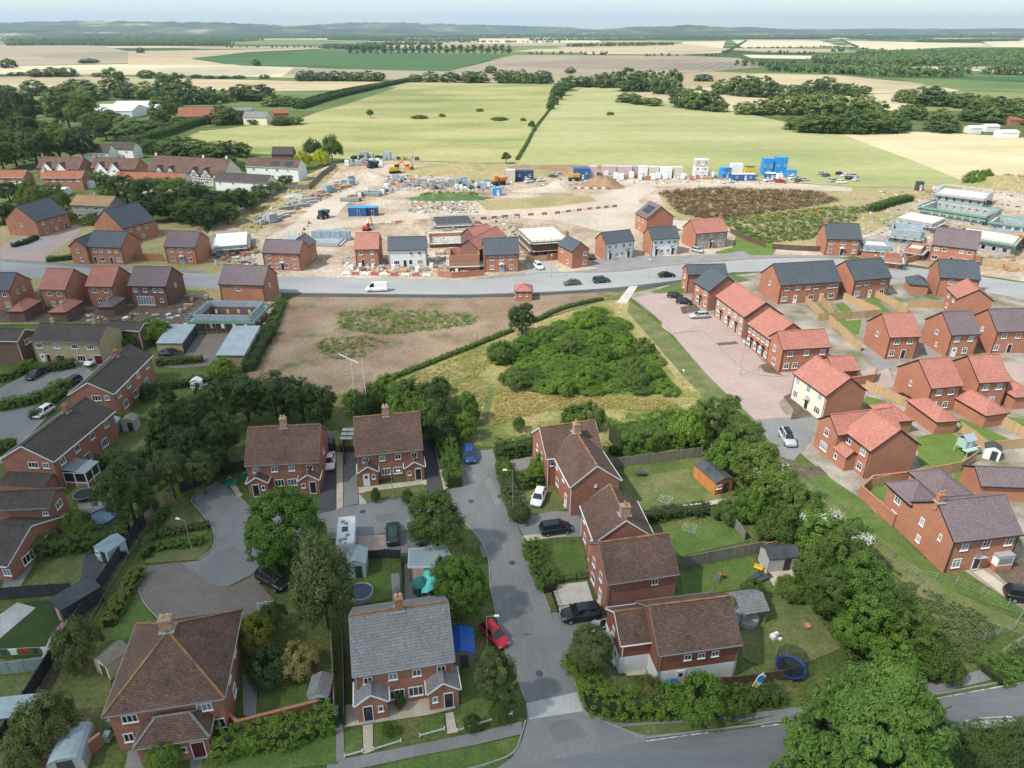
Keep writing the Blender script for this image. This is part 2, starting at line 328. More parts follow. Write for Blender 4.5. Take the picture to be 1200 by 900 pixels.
# far farmland: a patchwork of parcels
def far_mat():
 m, n, l, b = newmat('farmland')
 mp = n.new('ShaderNodeMapping'); mp.inputs['Scale'].default_value = (0.0021,0.0032,1); mp.inputs['Rotation'].default_value = (0,0,0.25); l.new(pos(n), mp.inputs[0])
 v = n.new('ShaderNodeTexVoronoi'); v.voronoi_dimensions = '2D'; v.inputs['Scale'].default_value = 1.0; l.new(mp.outputs[0], v.inputs['Vector'])
 sp = n.new('ShaderNodeSeparateColor'); l.new(v.outputs['Color'], sp.inputs[0])
 c = ramp(n, l, sp.outputs[0], [(0.0,(0.06,0.095,0.035)),(0.28,(0.12,0.17,0.055)),(0.45,(0.21,0.22,0.09)),(0.62,(0.36,0.29,0.17)),(0.82,(0.48,0.40,0.25)),(1.0,(0.055,0.085,0.03))])
 c.node.color_ramp.interpolation = 'CONSTANT'
 g = noise(n, l, pos(n),0.01,5,0.7)
 c = mixc(n, l, 1.0, c, ramp(n, l, g, [(0.3,(0.85,) * 3),(0.7,(1.12,) * 3)]), 'MULTIPLY')
 l.new(c, b.inputs['Base Color']); b.inputs['Roughness'].default_value = 0.95; b.inputs['Specular IOR Level'].default_value = 0.1
 return m
M['farmland'] = far_mat()

# ------------------------------------------------------------------ ground sheets
LAYN = {}
def sheet(name, pts, m, layer, px=True, label=None):
 """a flat ground area; layer sets its height, 4 mm per layer"""
 LAYN[layer] = LAYN.get(layer, 0) + 1; z = 0.004 * layer + 0.0003 * (LAYN[layer] % 12)
 if px and min(v for u, v in pts) < 118: z = 0.03 * layer + 0.008 * LAYN[layer]      # far off: wider gaps
 q = [P(u, v, z) for u, v in pts] if px else [Vector((x, y, z)) for x, y in pts]
 ar = sum(q[i].x * q[(i + 1) % len(q)].y - q[(i + 1) % len(q)].x * q[i].y for i in range(len(q)))
 if ar < 0: q = q[::-1]
 b = MB(); b.face(q, m, uv=[(p.x, p.y) for p in q])
 o = b.build(name); return tag(o, label, None, None, 'structure')
def smooth_line(pts, k=6):
 """Catmull-Rom through world points"""
 if len(pts) < 3: return pts
 q = [pts[0] * 2 - pts[1]] + pts + [pts[-1] * 2 - pts[-2]]; out = []
 for i in range(1, len(q) - 2):
  for j in range(k):
   t = j / k; a, b, c, d = q[i - 1], q[i], q[i + 1], q[i + 2]
   out.append(0.5 * ((2 * b) + (c - a) * t + (2 * a - 5 * b + 4 * c - d) * t * t + (3 * b - a - 3 * c + d) * t * t * t))
 out.append(pts[-1]); return out
def strip(name, pts, w, m, z0, h=0.0, px=True, smooth=True):
 """a ribbon of width w along ground points; h gives it height (a kerb)"""
 q = [P(u, v) for u, v in pts] if px else [Vector((x, y, 0)) for x, y in pts]
 if smooth: q = smooth_line(q)
 L_, R_ = [], []
 for i, p in enumerate(q):
  t = (q[min(i + 1, len(q) - 1)] - q[max(i - 1,0)]); t.z = 0; t.normalize(); s = Vector((-t.y, t.x, 0)) * (w / 2)
  L_.append(p + s); R_.append(p - s)
 b = MB(); d = 0
 def at(p, z): return (p.x, p.y, z)
 for i in range(len(q) - 1):
  e = (q[i + 1] - q[i]).length
  b.face([at(R_[i], z0 + h), at(R_[i + 1], z0 + h), at(L_[i + 1], z0 + h), at(L_[i], z0 + h)], m, uv=[(d, 0),(d + e, 0),(d + e, w),(d, w)]); d += e
  if h:
   b.face([at(R_[i], z0), at(R_[i + 1], z0), at(R_[i + 1], z0 + h), at(R_[i], z0 + h)], m)
   b.face([at(L_[i + 1], z0), at(L_[i], z0), at(L_[i], z0 + h), at(L_[i + 1], z0 + h)], m)
 if h:
  b.face([at(L_[0], z0), at(R_[0], z0), at(R_[0], z0 + h), at(L_[0], z0 + h)], m); b.face([at(R_[-1], z0), at(L_[-1], z0), at(L_[-1], z0 + h), at(R_[-1], z0 + h)], m)
 return tag(b.build(name), None, None, None, 'structure')
def kerb(pts, w=0.14): return strip('kerb', pts, w, M['kerb'], 0.0,0.17)

# one sheet to the horizon, then the areas laid on it
sheet('ground', [(-21900,-2400),(21900,-2400),(21900,20400),(-21900,20400)], M['farmland'], -25, px=False)
sheet('rough_grass', [(-160,20),(190,20),(330,300),(620,620),(-620,620),(-200,300)], M['g_rough'], 0, px=False)
S = sheet
# far fields
S('field', [(0,52),(120,54),(165,63),(150,74),(0,78)], M['f_greytan'], 2)
S('field', [(150,60),(290,58),(375,57),(290,61),(222,69),(285,77),(150,76)], M['f_stubble'], 3)
S('field', [(0,78),(150,75),(280,77),(360,79),(345,91),(200,88),(0,87)], M['f_stubble2'], 2)
S('field', [(0,90),(140,90),(340,95),(470,96),(440,105),(320,107),(150,104),(0,104)], M['f_stubble'], 2)
S('field', [(0,104),(320,108),(410,108),(380,118),(330,124),(0,126)], M['f_green'], 2)
S('field', [(225,68),(292,61.5),(376,59),(597,64.5),(524,83),(400,80),(262,75)], M['f_crop'], 4)
S('field', [(603,64.5),(800,65),(866,68),(892,79),(760,89),(700,89),(527,83.5)], M['f_plough'], 4)
S('field', [(345,79),(400,81),(530,84),(620,88),(560,95),(400,92),(330,90)], M['f_greytan'], 3)
S('field', [(20,35.5),(105,36),(110,40),(15,40.5)], M['f_stubble2'], 3)
S('field', [(265,42),(390,42),(395,46.5),(270,46)], M['f_stubble2'], 3)
S('field', [(260,47),(380,47),(380,53),(262,52)], M['f_green'], 3)
S('field', [(560,45),(700,45),(705,50),(560,51)], M['f_stubble2'], 3)
S('field', [(650,55),(800,51),(860,58),(800,64),(690,63.5)], M['f_stubble'], 3)
S('field', [(800,49),(850,48),(845,62),(790,64)], M['f_stubble2'], 4)
S('field', [(858,47),(960,47.5),(985,54),(870,56)], M['f_stubble2'], 4)
S('field', [(985,47.5),(1150,51),(1160,53),(1040,59),(1000,55)], M['f_stubble2'], 4)
S('field', [(1150,48),(1300,49),(1300,57),(1165,55)], M['f_stubble2'], 4)
S('field', [(870,64),(1010,66),(1000,70),(880,68)], M['f_stubble2'], 4)
S('field', [(855,90),(890,86),(980,88),(1080,98),(1100,108),(1000,110),(940,100),(860,97)], M['f_stubble'], 4)
S('field', [(1040,91),(1120,93),(1300,101),(1300,111),(1130,106)], M['f_green'], 4)
S('field', [(1030,89),(1200,90),(1300,93),(1300,100),(1130,95)], M['f_crop'], 5)
S('field', [(1000,115),(1080,120),(1050,130),(980,125)], M['g_pale'], 4)
# pastures behind the site
S('pasture', [(190,172),(233,155),(300,146),(345,142),(370,132),(400,124),(482,97),(560,96),(700,98),(655,112),(628,150),(606,192),(470,188),(400,186),(300,180)], M['g_pasture'], 4)
S('pasture', [(600,192),(652,112),(700,101),(735,104),(800,124),(860,130),(930,145),(985,157),(1075,190),(1145,219),(1000,219),(850,208),(700,198)], M['g_pasture2'], 5)
S('pasture', [(985,157),(1060,154),(1120,156),(1260,165),(1260,230),(1145,219),(1075,190)], M['g_pale'], 4)
S('pasture', [(470,120),(520,113),(600,112),(638,115),(634,130),(590,133),(540,130),(480,134)], M['g_pasture3'], 6)
S('pasture', [(190,172),(235,154),(310,146),(322,150),(280,165),(210,175)], M['g_pale'], 6)
# the building site
S('site_ground', [(250,262),(330,218),(390,192),(470,187),(600,191),(700,197),(850,207),(1000,217),(1150,217),(1300,240),(1300,345),(1000,300),(900,310),(650,330),(300,335),(230,300)], M['g_dirt'], 8)
S('haul_road', [(840,211),(1000,218),(1130,219),(1300,243),(1300,262),(1150,234),(1000,224),(870,219),(760,218),(690,214),(700,206)], M['g_haul'], 10)
S('haul_road', [(760,214),(770,222),(748,234),(760,256),(850,262),(880,276),(700,270),(650,258),(560,252),(470,258),(470,250),(600,245),(690,236),(720,222)], M['g_haul'], 10)
S('haul_road', [(300,320),(240,320),(300,285),(345,262),(372,235),(405,212),(440,192),(465,192),(440,212),(405,240),(385,262),(470,250),(470,258),(390,268),(340,285)], M['g_haul'], 9)
S('weed_patch', [(560,236),(615,232),(690,229),(700,236),(640,243),(570,247)], M['g_tawny'], 11)
S('weed_patch', [(1000,219),(1130,220),(1090,232),(1020,240),(990,236)], M['g_tawny'], 12)
S('rough_ground', [(770,226),(850,220),(985,224),(1015,240),(1060,250),(1000,285),(880,290),(855,268),(790,255)], M['g_tawny'], 12)
S('rough_ground', [(260,262),(330,222),(375,200),(400,196),(385,212),(340,245),(300,275)], M['g_tawny'], 12)
S('lawn', [(866,265),(912,288),(905,300),(845,305),(838,295),(858,290)], M['g_lawn_bright'], 13)
# the new estate on the right: ground, road, paving
S('estate_ground', [(735,345),(800,330),(900,318),(1000,316),(1300,345),(1300,690),(1200,715),(1010,590),(900,500),(780,380)], M['g_estate'], 8)
road_top = [(118,316),(240,321),(330,324),(440,326),(560,328),(610,324),(640,320),(720,319),(800,310),(900,303),(985,303),(1060,312),(1120,320),(1300,346)]
road_bot = [(1300,366),(1100,334),(1050,326),(985,319),(930,317),(860,319),(790,329),(720,337),(640,342),(540,345),(330,343),(220,336),(110,328)]
S('estate_road', road_top + road_bot, M['asphalt_pale'], 14)
S('estate_road', [(0,306),(60,310),(118,314),(118,330),(60,326),(0,322)], M['asphalt_pale'], 14)
S('pavement', [(560,325),(640,317),(660,319),(780,306),(880,299),(985,299),(985,302),(900,302.5),(800,309),(720,318),(640,319.5),(610,323.5),(560,327.5)], M['pave_grey'], 15)
S('pavement', [(330,344),(540,346),(640,343),(720,338),(790,330),(860,320),(862,322.5),(790,333),(720,341),(640,346),(540,349),(330,347.5)], M['asphalt_dark'], 15)
S('driveway', [(612,300),(640,303),(656,318),(640,322),(612,327),(618,316)], M['asphalt_pale'], 16)
S('driveway', [(688,312),(708,300),(788,300),(850,297),(870,294),(880,299),(780,307),(720,316)], M['pave_grey'], 16)
S('footpath', [(722,355),(738,335),(748,334),(742,344),(734,356)], M['gravel'], 16)
S('paved_road', [(742,349),(782,343),(800,346),(838,371),(873,398),(893,423),(910,434),(930,440),(925,462),(912,472),(922,489),(884,492),(833,444),(789,393),(775,383),(776,377)], M['pave_pink'], 16)
S('paved_yard', [(884,492.6),(922,489.6),(955,488),(952,515),(930,540),(915,535),(900,515)], M['asphalt'], 16)
S('paved_yard', [(948,458),(985,440),(1040,428),(1048,452),(1010,462),(985,470)], M['pave_pink'], 17)
S('driveway', [(1075,402),(1098,400),(1112,416),(1080,424)], M['pave_grey'], 17)
S('driveway', [(1008,408),(1040,404),(1052,424),(1030,436)], M['pave_grey'], 17)
S('paved_road', [(1172,424),(1260,424),(1260,446),(1190,448)], M['pave_pink'], 17)
S('grass_verge', [(738,352),(776,383),(833,444),(884,493),(915,536),(960,575),(1050,645),(1130,700),(1200,730),(1200,745),(1080,700),(960,600),(880,520),(800,440),(735,365)], M['g_lawn_dry'], 18)
S('grass_verge', [(802,328),(860,322),(880,328),(800,344),(764,342)], M['g_lawn'], 18)
S('grass_verge', [(918,538),(955,548),(1010,585),(1100,672),(1180,700),(1200,722),(1110,690),(1000,610)], M['g_lawn'], 19)
for pts in ([(797,360),(815,356),(822,364),(800,368)], [(838,402),(862,400),(866,403),(842,405)], [(890,428),(905,424),(912,436),(918,440),(896,436)],
   [(918,465),(932,458),(944,474),(952,488),(926,492),(930,480)]):
 S('planting_bed', pts, M['g_soil'], 19)
# lawns of the new estate
for pts in ([(965,364),(975,358),(992,376),(976,376)], [(978,357),(988,354),(1006,371),(994,374)], [(1012,354),(1026,350),(1044,366),(1030,368)], [(1042,352),(1054,349),(1064,362),(1060,364)],
   [(972,378),(1010,374),(1006,392),(992,394)], [(1014,464),(1040,470),(1030,480),(1016,478)], [(1074,512),(1110,505),(1140,520),(1118,552),(1085,552),(1076,540)],
   [(1126,490),(1150,500),(1196,520),(1180,526),(1150,514),(1122,494)], [(1018,572),(1062,566),(1060,580),(1044,602),(1036,588)], [(1120,548),(1145,545),(1168,580),(1140,585),(1118,562)],
   [(1182,488),(1240,500),(1240,520),(1184,500)], [(1185,455),(1240,460),(1240,478),(1188,466)]):
 S('lawn', pts, M['g_lawn_bright'], 20)
# the left new estate
S('estate_ground', [(0,265),(75,258),(230,262),(260,290),(320,335),(330,345),(310,385),(120,378),(0,380)], M['g_tawny'], 9)
S('paved_yard', [(0,290),(48,262),(100,264),(88,278),(52,302),(62,310),(0,306)], M['pave_pink'], 15)
S('pavement', [(0,303),(60,307),(118,311),(240,317),(240,320),(118,315),(60,310.5),(0,306.5)], M['pave_grey'], 16)
S('driveway', [(10,283),(40,270),(62,282),(30,296)], M['asphalt_pale'], 17)
S('estate_ground', [(0,340),(140,342),(210,346),(250,350),(245,380),(100,378),(0,378)], M['g_soil'], 12)
# bare field, scrub meadow
S('bare_field', [(342,347),(480,348),(600,348),(705,341),(728,344),(705,352),(620,378),(560,402),(480,432),(440,452),(420,465),(290,452),(290,440),(318,390)], M['g_bare'], 8)
S('scrub_meadow', [(430,462),(480,434),(560,404),(620,380),(705,353),(735,350),(800,440),(850,490),(850,520),(720,530),(590,525),(540,520),(505,480)], M['g_meadow'], 9)
S('mown_path', [(556,515),(572,460),(580,456),(576,476),(566,516)], M['g_lawn_dry'], 11)
S('footpath', [(724,356),(736,356),(800,428),(806,446),(796,446),(760,405)], M['g_tawny'], 12)
# roads of the old estate in front
S('street', [(543,528),(576,527),(600,598),(611,628),(620,653),(645,717),(666,771),(681,824),(690,838),(720,852),(760,868),(740,915),(560,915),(600,888),(612,866),(618,845),(616,822),(604,790),(592,764),(574,690),(572,655),(563,636),(546,614),(500,620),(440,626),(382,632),(330,640),(310,655),(296,673),(267,687),(245,684),(234,676),(232,657),(250,642),(252,630),(247,616),(233,598),(226,584),(258,564),(279,581),(300,600),(340,602),(380,598),(427,590),(493,581),(522,575),(541,568)], M['asphalt'], 14)
S('paved_yard', [(162,686),(163,664),(213,659),(233,677),(267,688),(298,675),(323,706),(284,725),(189,729),(169,707)], M['pave_brown'], 13)
S('driveway', [(213,659.5),(233,657),(234,677)], M['pave_grey'], 15)
S('driveway', [(376,530),(393,530),(393,598),(376,601)], M['asphalt_dark'], 15)
S('driveway', [(394.5,530),(402,530),(402,594),(394.5,597)], M['pave_buff'], 15)
S('driveway', [(403,530),(417,530),(420,590),(403,594)], M['asphalt'], 15)
S('driveway', [(496,515),(508,512),(524,574),(500,579)], M['asphalt_dark'], 15)
S('footpath', [(508,518),(513,517),(526,571),(520,574)], M['pave_buff'], 16)
S('footpath', [(420,571),(500,562),(500,568),(428,576),(429,590),(421,591)], M['pave_buff'], 16)
S('driveway', [(393,632),(420,628),(420,650),(393,650)], M['asphalt'], 15)
S('driveway', [(420,628),(453,626),(453,650),(420,652)], M['pave_pink'], 15)
S('driveway', [(453,626),(500,620),(508,645),(453,650)], M['asphalt'], 15)
S('driveway', [(590,540),(628,533),(630,545),(596,556)], M['pave_grey'], 15)
S('driveway', [(600,602),(616,632),(680,629),(684,612),(675,600),(640,598)], M['asphalt'], 15)
S('driveway', [(646,718),(664,771),(728,752),(735,712),(700,716)], M['asphalt'], 15)
S('driveway', [(646,686),(688,681),(698,713),(656,720)], M['gravel'], 16)
S('footpath', [(612,628),(660,622),(664,628),(618,634)], M['pave_buff'], 17)
S('speed_table', [(617,824),(680,810),(686,833),(620,843)], M['concrete'], 17)
S('main_road', [(540,915),(620,895),(700,880),(757,869),(830,859),(912,849),(1066,824),(1300,781),(1300,822),(1186,843),(1140,846),(1112,862),(1080,900),(1080,930),(540,930)], M['asphalt_main'], 16)
S('pavement', [(697,838),(730,848),(830,842),(910,832),(1058,808),(1150,785),(1175,760),(1210,738),(1300,700),(1300,735),(1215,758),(1185,778),(1160,797),(1066,820),(912,846),(870,848),(910,838),(830,850),(760,866),(720,852),(690,840)], M['asphalt'], 15)
S('grass_verge', [(722,852),(760,849),(850,844),(880,845),(840,853),(800,857),(760,862)], M['g_lawn_dry'], 17)
S('pavement', [(383,893),(470,876),(560,858),(600,848),(612,845),(612,860),(560,872),(470,890),(400,905),(383,905)], M['asphalt'], 15)
S('grass_verge', [(420,908),(470,892),(560,874),(611,862),(603,880),(575,893),(530,905),(500,915)], M['g_lawn'], 17)
S('lay_by', [(1120,852),(1140,845.5),(1186,842.5),(1300,826),(1300,835),(1200,850),(1130,858)], M['concrete'], 17)
for pts in ([(757,869),(800,863),(830,859)], [(1060,826),(1130,813),(1200,800),(1280,785)], [(892,852),(914,849)]):
 strip('road_marking', pts, 0.12, M['line_white'], 0.084)
strip('road_marking', [(1118,852),(1128,847),(1142,843),(1160,841.5),(1186,840.5)], 0.14, M['line_white'], 0.084)
for pts in ([(576,527),(600,598),(604,606)], [(612,630),(620,653),(645,717)], [(666,773),(681,824),(690,838),(722,852),(757,867)], [(543,530),(541,566)], [(546,614),(563,634),(573,660),(575,690),(592,762),(604,790),(616,822)],
   [(616,845),(611,862),(602,882),(574,895),(530,907)], [(429,590),(493,581),(500,580)], [(279,581),(299,600),(316,603)], [(258,564),(226,584),(233,598),(247,616),(252,630),(249,643),(232,657)],
   [(163,664),(162,686),(169,707),(189,729)], [(757,866),(830,856.5),(912,846.5),(1066,820),(1280,780)], [(742,348),(776,378),(789,393),(833,444),(884,492),(905,520)],
   [(1118,860),(1112,866),(1085,895)], [(330,343.5),(540,345.5),(640,342.5),(720,337.5),(790,329.5),(860,319.5)], [(612,324),(640,319.7),(720,318.6),(800,309.6),(900,302.7),(985,302.7)],
   [(789,391),(822,389),(838,402),(860,424),(876,436),(900,441),(926,441)]):
 kerb(pts)
for u, v in ((600,660),(425,600),(632,790),(552,588),(586,582)):
 c = P(u, v); sheet('manhole_cover', [(c.x + 0.42 * math.cos(a * pi / 6), c.y + 0.42 * math.sin(a * pi / 6)) for a in range(12)], M['asphalt_dark'], 19, px=False)
for pts in ([(560,640),(580,632),(584,646),(566,654)], [(596,700),(618,694),(626,716),(604,724)], [(440,604),(486,597),(488,605),(442,612)], [(250,650),(276,640),(292,656),(262,670)], [(640,846),(672,842),(690,862),(650,872)], [(575,560),(588,590),(580,592),(568,562)], [(655,760),(668,790),(660,793),(646,764)]):
 S('road_patch', pts, M['pave_grey' if pts[0][0] % 2 else 'asphalt_mid'], 16)
# gardens of the old estate
for pts, k in (([(420,578),(496,567),(497,577),(430,588)], 'g_lawn_dry'),([(648,636),(682,636),(690,672),(652,682)], 'g_lawn'),([(640,560),(664,590),(676,596),(640,600),(618,606),(600,560)], 'g_lawn_dry'),
    ([(726,562),(826,546),(850,590),(820,608),(740,612)], 'g_lawn_dry'),([(775,622),(868,606),(885,632),(798,652)], 'g_lawn'),([(796,668),(880,652),(912,696),(872,690),(800,700)], 'g_lawn'),
    ([(868,712),(945,705),(985,760),(950,775),(900,785),(870,770)], 'g_lawn_dry'),([(712,528),(815,514),(818,530),(712,545)], 'g_lawn'),([(700,770),(730,790),(760,812),(730,815),(705,800)], 'g_lawn_dry'),
    ([(305,800),(384,792),(388,818),(300,842)], 'g_lawn'),([(240,872),(395,845),(396,895),(230,910)], 'g_lawn'),([(404,858),(424,852),(425,880),(404,885)], 'g_lawn'),([(438,850),(466,845),(472,868),(438,876)], 'g_lawn'),
    ([(492,845),(520,838),(521,854),(490,862)], 'g_lawn'),([(532,840),(585,820),(600,838),(540,858)], 'g_lawn_dry'),([(425,672),(458,668),(458,702),(425,708)], 'g_lawn'),
    ([(540,780),(580,770),(600,800),(590,830),(540,838)], 'g_lawn'),([(540,612),(562,640),(570,670),(560,690),(545,660)], 'g_rough'),
    ([(232,600),(200,605),(180,625),(240,628),(246,618)], 'g_lawn_dry'),([(176,640),(238,634),(246,642),(232,656),(170,660)], 'g_lawn_dry'),([(150,690),(162,690),(170,712),(186,730),(155,760),(130,750)], 'g_lawn'),
    ([(52,652),(130,645),(128,665),(85,692),(28,692)], 'g_lawn_dry'),([(0,735),(30,706),(86,700),(70,740),(50,768),(0,772)], 'g_turf_dark'),([(0,792),(48,790),(35,820),(0,822)], 'g_lawn_dry'),
    ([(118,545),(160,540),(165,562),(112,575)], 'g_lawn_dry'),([(110,518),(180,512),(185,528),(112,540)], 'g_lawn_dry'),([(160,470),(195,462),(198,488),(165,492)], 'g_lawn'),([(78,800),(130,780),(130,860),(60,862)], 'g_lawn_dry'),
    ([(280,560),(287,556),(290,575),(284,582)], 'g_lawn')):
 S('lawn', pts, M[k], 18)
for pts, k in (([(404,826),(532,812),(534,830),(500,838),(404,852)], 'pave_buff'),([(425,850),(437,848),(437,880),(426,884)], 'pave_buff'),([(522,836),(531,834),(536,858),(524,860)], 'pave_buff'),([(394,850),(402,848),(404,890),(394,892)], 'pave_grey'),
    ([(0,720),(20,706),(42,712),(0,748)], 'concrete'),([(58,748),(82,716),(88,722),(62,770),(48,772)], 'concrete'),([(458,672),(468,672),(470,705),(460,708)], 'pave_grey'),([(474,660),(505,668),(505,705),(474,705)], 'pave_pink'),
    ([(264,562),(270,558),(284,580),(279,583)], 'pave_buff'),([(798,592),(850,584),(856,594),(800,604)], 'pave_buff'),([(890,660),(925,660),(940,690),(915,700)], 'pave_buff'),([(726,775),(745,770),(760,790),(735,792)], 'pave_buff'),
    ([(284,790),(302,800),(300,840),(285,838)], 'pave_grey'),([(150,880),(165,876),(170,905),(145,910)], 'pave_grey'),([(225,860),(250,858),(232,905),(222,905)], 'pave_grey'),([(1140,670),(1152,667),(1198,700),(1186,706)], 'pave_buff'),
    ([(906,548),(922,538),(945,548),(960,546),(970,556),(930,562)], 'g_soil'),([(1160,665),(1200,652),(1240,680),(1200,700)], 'g_soil'),([(804,596),(846,589),(850,594),(808,601)], 'g_lawn_bright'),
    ([(620,530),(634,540),(636,552),(628,552)], 'pave_grey'),([(90,590),(135,585),(138,600),(95,605)], 'pave_grey'),([(10,662),(45,652),(22,690),(0,695)], 'pave_grey'),([(100,648),(122,648),(116,690),(92,690)], 'asphalt_dark')):
 S('paving', pts, M[k], 19)
S('estate_road', [(0,455),(28,440),(60,432),(88,424),(104,432),(96,448),(60,478),(34,505),(0,540),(-30,540),(-30,470)], M['asphalt'], 14)
S('pavement', [(104,432),(112,438),(72,470),(40,505),(0,545),(0,540),(34,505),(60,478),(96,448)], M['pave_grey'], 15)
S('garage_court', [(186,428),(196,400),(232,392),(275,390),(262,418),(250,428),(205,432)], M['pave_brown'], 15)
S('alley', [(85,720),(170,596),(200,578),(200,584),(182,600),(100,730),(20,880),(0,905),(-10,905)], M['g_soil'], 12)
# distant hills
def hills():
 rng = random.Random(4)
 for (y0, hgt, x0, x1, m_) in ((9000,225,-18000,-300, 'h1'),(11500,130,500,9000, 'h1'),(12500,165,-6000,4500, 'h1'),(6500,78,-9500,-2200, 'h0'),(9500,135,700,3400, 'h0')):
  b = MB(); n = 260; ph = [rng.uniform(0,6.28) for _ in range(6)]
  prof = []
  for i in range(n + 1):
   t = i / n; x = x0 + (x1 - x0) * t
   e = math.sin(pi * t) ** 0.7
   h = hgt * e * (0.68 + 0.17 * math.sin(3.1 * t * 2 + ph[0]) + 0.12 * math.sin(9 * t + ph[1]) + 0.05 * math.sin(23 * t + ph[2]) + 0.02 * math.sin(61 * t + ph[3])) + rng.uniform(-7,7)
   prof.append((x, max(h, 0)))
  rows = [(-900,0.0),(-500,0.45),(-150,0.86),(0,1.0),(300,0.9),(1500,0.0)]
  for i in range(n):
   for k in range(len(rows) - 1):
    (d1, s1),(d2, s2) = rows[k], rows[k + 1]
    (xa, ha),(xb, hb) = prof[i], prof[i + 1]
    b.face([(xa, y0 + d1, ha * s1 - 1),(xb, y0 + d1, hb * s1 - 1),(xb, y0 + d2, hb * s2 - 1),(xa, y0 + d2, ha * s2 - 1)], M['hill'], smooth=True)
  tag(b.build('hills', weld=True), None, None, None, 'structure')
M['hill'] = mottled('wooded hills', [(0.38,(0.03,0.052,0.024)),(0.5,(0.055,0.08,0.034)),(0.60,(0.12,0.15,0.06)),(0.66,(0.40,0.34,0.22))], 0.003,0.02,0.55, stretch=((0.6,1.0,1),0.1))
hills()

def haze_box():
 m, n, l, b = newmat('air'); n.remove(b); v = n.new('ShaderNodeVolumePrincipled'); v.inputs['Color'].default_value = (0.66,0.84,1.0,1); v.inputs['Density'].default_value = HAZE; v.inputs['Anisotropy'].default_value = 0.2
 l.new(v.outputs[0], n['Material Output'].inputs['Volume'])
 b = MB(); b.box((0,9000,175),(44000,23000,354), m); tag(b.build('haze'), 'thin bluish summer haze over the fields', None, None, 'stuff')
HAZE = 6.0e-5
haze_box()

def shade_cloud():  # unseen puffs out of view, added up-sun to shade foreground and far fields
 m, n, l, b = newmat('thin cloud'); n.remove(b); t = n.new('ShaderNodeBsdfTransparent'); t.inputs[0].default_value = (.907,.907,.905,1); d = n.new('ShaderNodeBsdfDiffuse'); x = n.new('ShaderNodeMixShader'); x.inputs[0].default_value = .04; l.new(t.outputs[0], x.inputs[1]); l.new(d.outputs[0], x.inputs[2]); l.new(x.outputs[0], n['Material Output'].inputs['Surface'])
 g = random.Random(12); b = MB(); k = 760 / SUN_DIR.z
 for (x_, y_, r) in SHADE_CLOUD:
  c = Vector((x_, y_, 0)) + SUN_DIR * k; ph = g.uniform(0,6); N_, K = 20,9
  def pt(i, j): a, e = 2 * pi * i / N_, pi * j / K; q = r * (1 + .12 * math.sin(3 * a + ph + j) + .08 * math.sin(5 * a - ph + 2 * j)); return (c.x + math.cos(a) * math.sin(e) * q, c.y + math.sin(a) * math.sin(e) * q, c.z + math.cos(e) * q * .4)
  for j in range(K):
   for i in range(N_): b.face([pt(i, j + 1), pt(i + 1, j + 1), pt(i + 1, j), pt(i, j)], m, smooth=True)
 tag(b.build('shade_cloud'), None, None, None, 'structure')
SHADE_CLOUD = [(-110,60,60),(-90,110,55),(-130,130,60),(-60,60,50),(-50,100,42),(-20,50,42),(10,40,36),(-80,20,60),(-20,80,34),(-150,80,70),(-70,140,34),(30,30,36),(-100,170,40),(-120,90,40),(-30,20,60),(-65,85,30),(50,10,45),(-150,170,50),(-120,205,45),(-170,215,60),(-90,195,34),(-190,130,60),(-140,250,40),(-560,1150,200),(-420,1280,150),(250,1500,240),(420,1380,160),(-900,2100,320),(900,2300,380),(100,3200,420),(-150,760,90),(-260,720,70),(700,900,130),(560,980,110)]  # ground spots to be shaded, each with its puff radius
shade_cloud()

# ------------------------------------------------------------------ houses
WINC = {}; WR = random.Random(6); M['glass_mid'] = plain('half curtained glass', (0.09,0.10,0.11),0.1,0.0,0.8)
def win_mesh(w, h, n=2, bars=1, frame=None, glass=None):
 k = (round(w, 2), round(h, 2), n, bars, frame, glass)
 if k in WINC: return WINC[k]
 fm = frame or M['white']; b = MB(); t = 0.075
 b.box((0,-0.035, h / 2 - t / 2),(w, 0.07, t), fm); b.box((0,-0.035,-h / 2 + t / 2),(w, 0.07, t), fm)
 for sx in (-1,1): b.box((sx * (w / 2 - t / 2),-0.035,0),(t, 0.07, h - 2 * t), fm)
 for i in range(1, n): b.box((-w / 2 + w * i / n, -0.032,0),(0.065,0.06, h - 2 * t), fm)
 for j in range(1, bars + 1): b.box((0,-0.028, h / 2 - h * j / (bars + 1) if bars > 1 else h * 0.14),(w - 2 * t, 0.04,0.04), fm)
 b.box((0,-0.065,-h / 2 - 0.03),(w + 0.14,0.13,0.06), fm)
 g = MB(); g.box((0,-0.012,0),(w - 0.1,0.02, h - 0.1), glass or M['glass'])
 WINC[k] = (b.mesh('window'), g.mesh('pane')); return WINC[k]
def door_mesh(m, w=0.95, h=2.05, lights=True):
 k = ('door', m.name, w, h)
 if k in WINC: return WINC[k]
 b = MB(); b.box((0,-0.03, h / 2),(w - 0.14,0.06, h - 0.08), m)
 for sx in (-1,1): b.box((sx * (w / 2 - 0.035),-0.04, h / 2),(0.07,0.08, h), M['white'])
 b.box((0,-0.04, h - 0.035),(w - 0.14,0.08,0.07), M['white']); b.box((0,-0.12,0.04),(w, 0.3,0.08), M['concrete'])
 if lights: b.box((0,-0.064, h * 0.72),(0.4,0.01,0.5), M['glass'])
 WINC[k] = b.mesh('door'); return WINC[k]
class Block:
 """a gabled or hipped block in its own frame: X along the front, Y inwards, origin at the middle of the plan"""
 def __init__(s, origin, ang, W, D, e, rise, ridge='x', oe=0.32, og=0.14):
  s.o, s.ang, s.W, s.D, s.e, s.rise, s.ridge, s.oe, s.og = origin, ang, W, D, e, rise, ridge, oe, og
  s.front_m = None
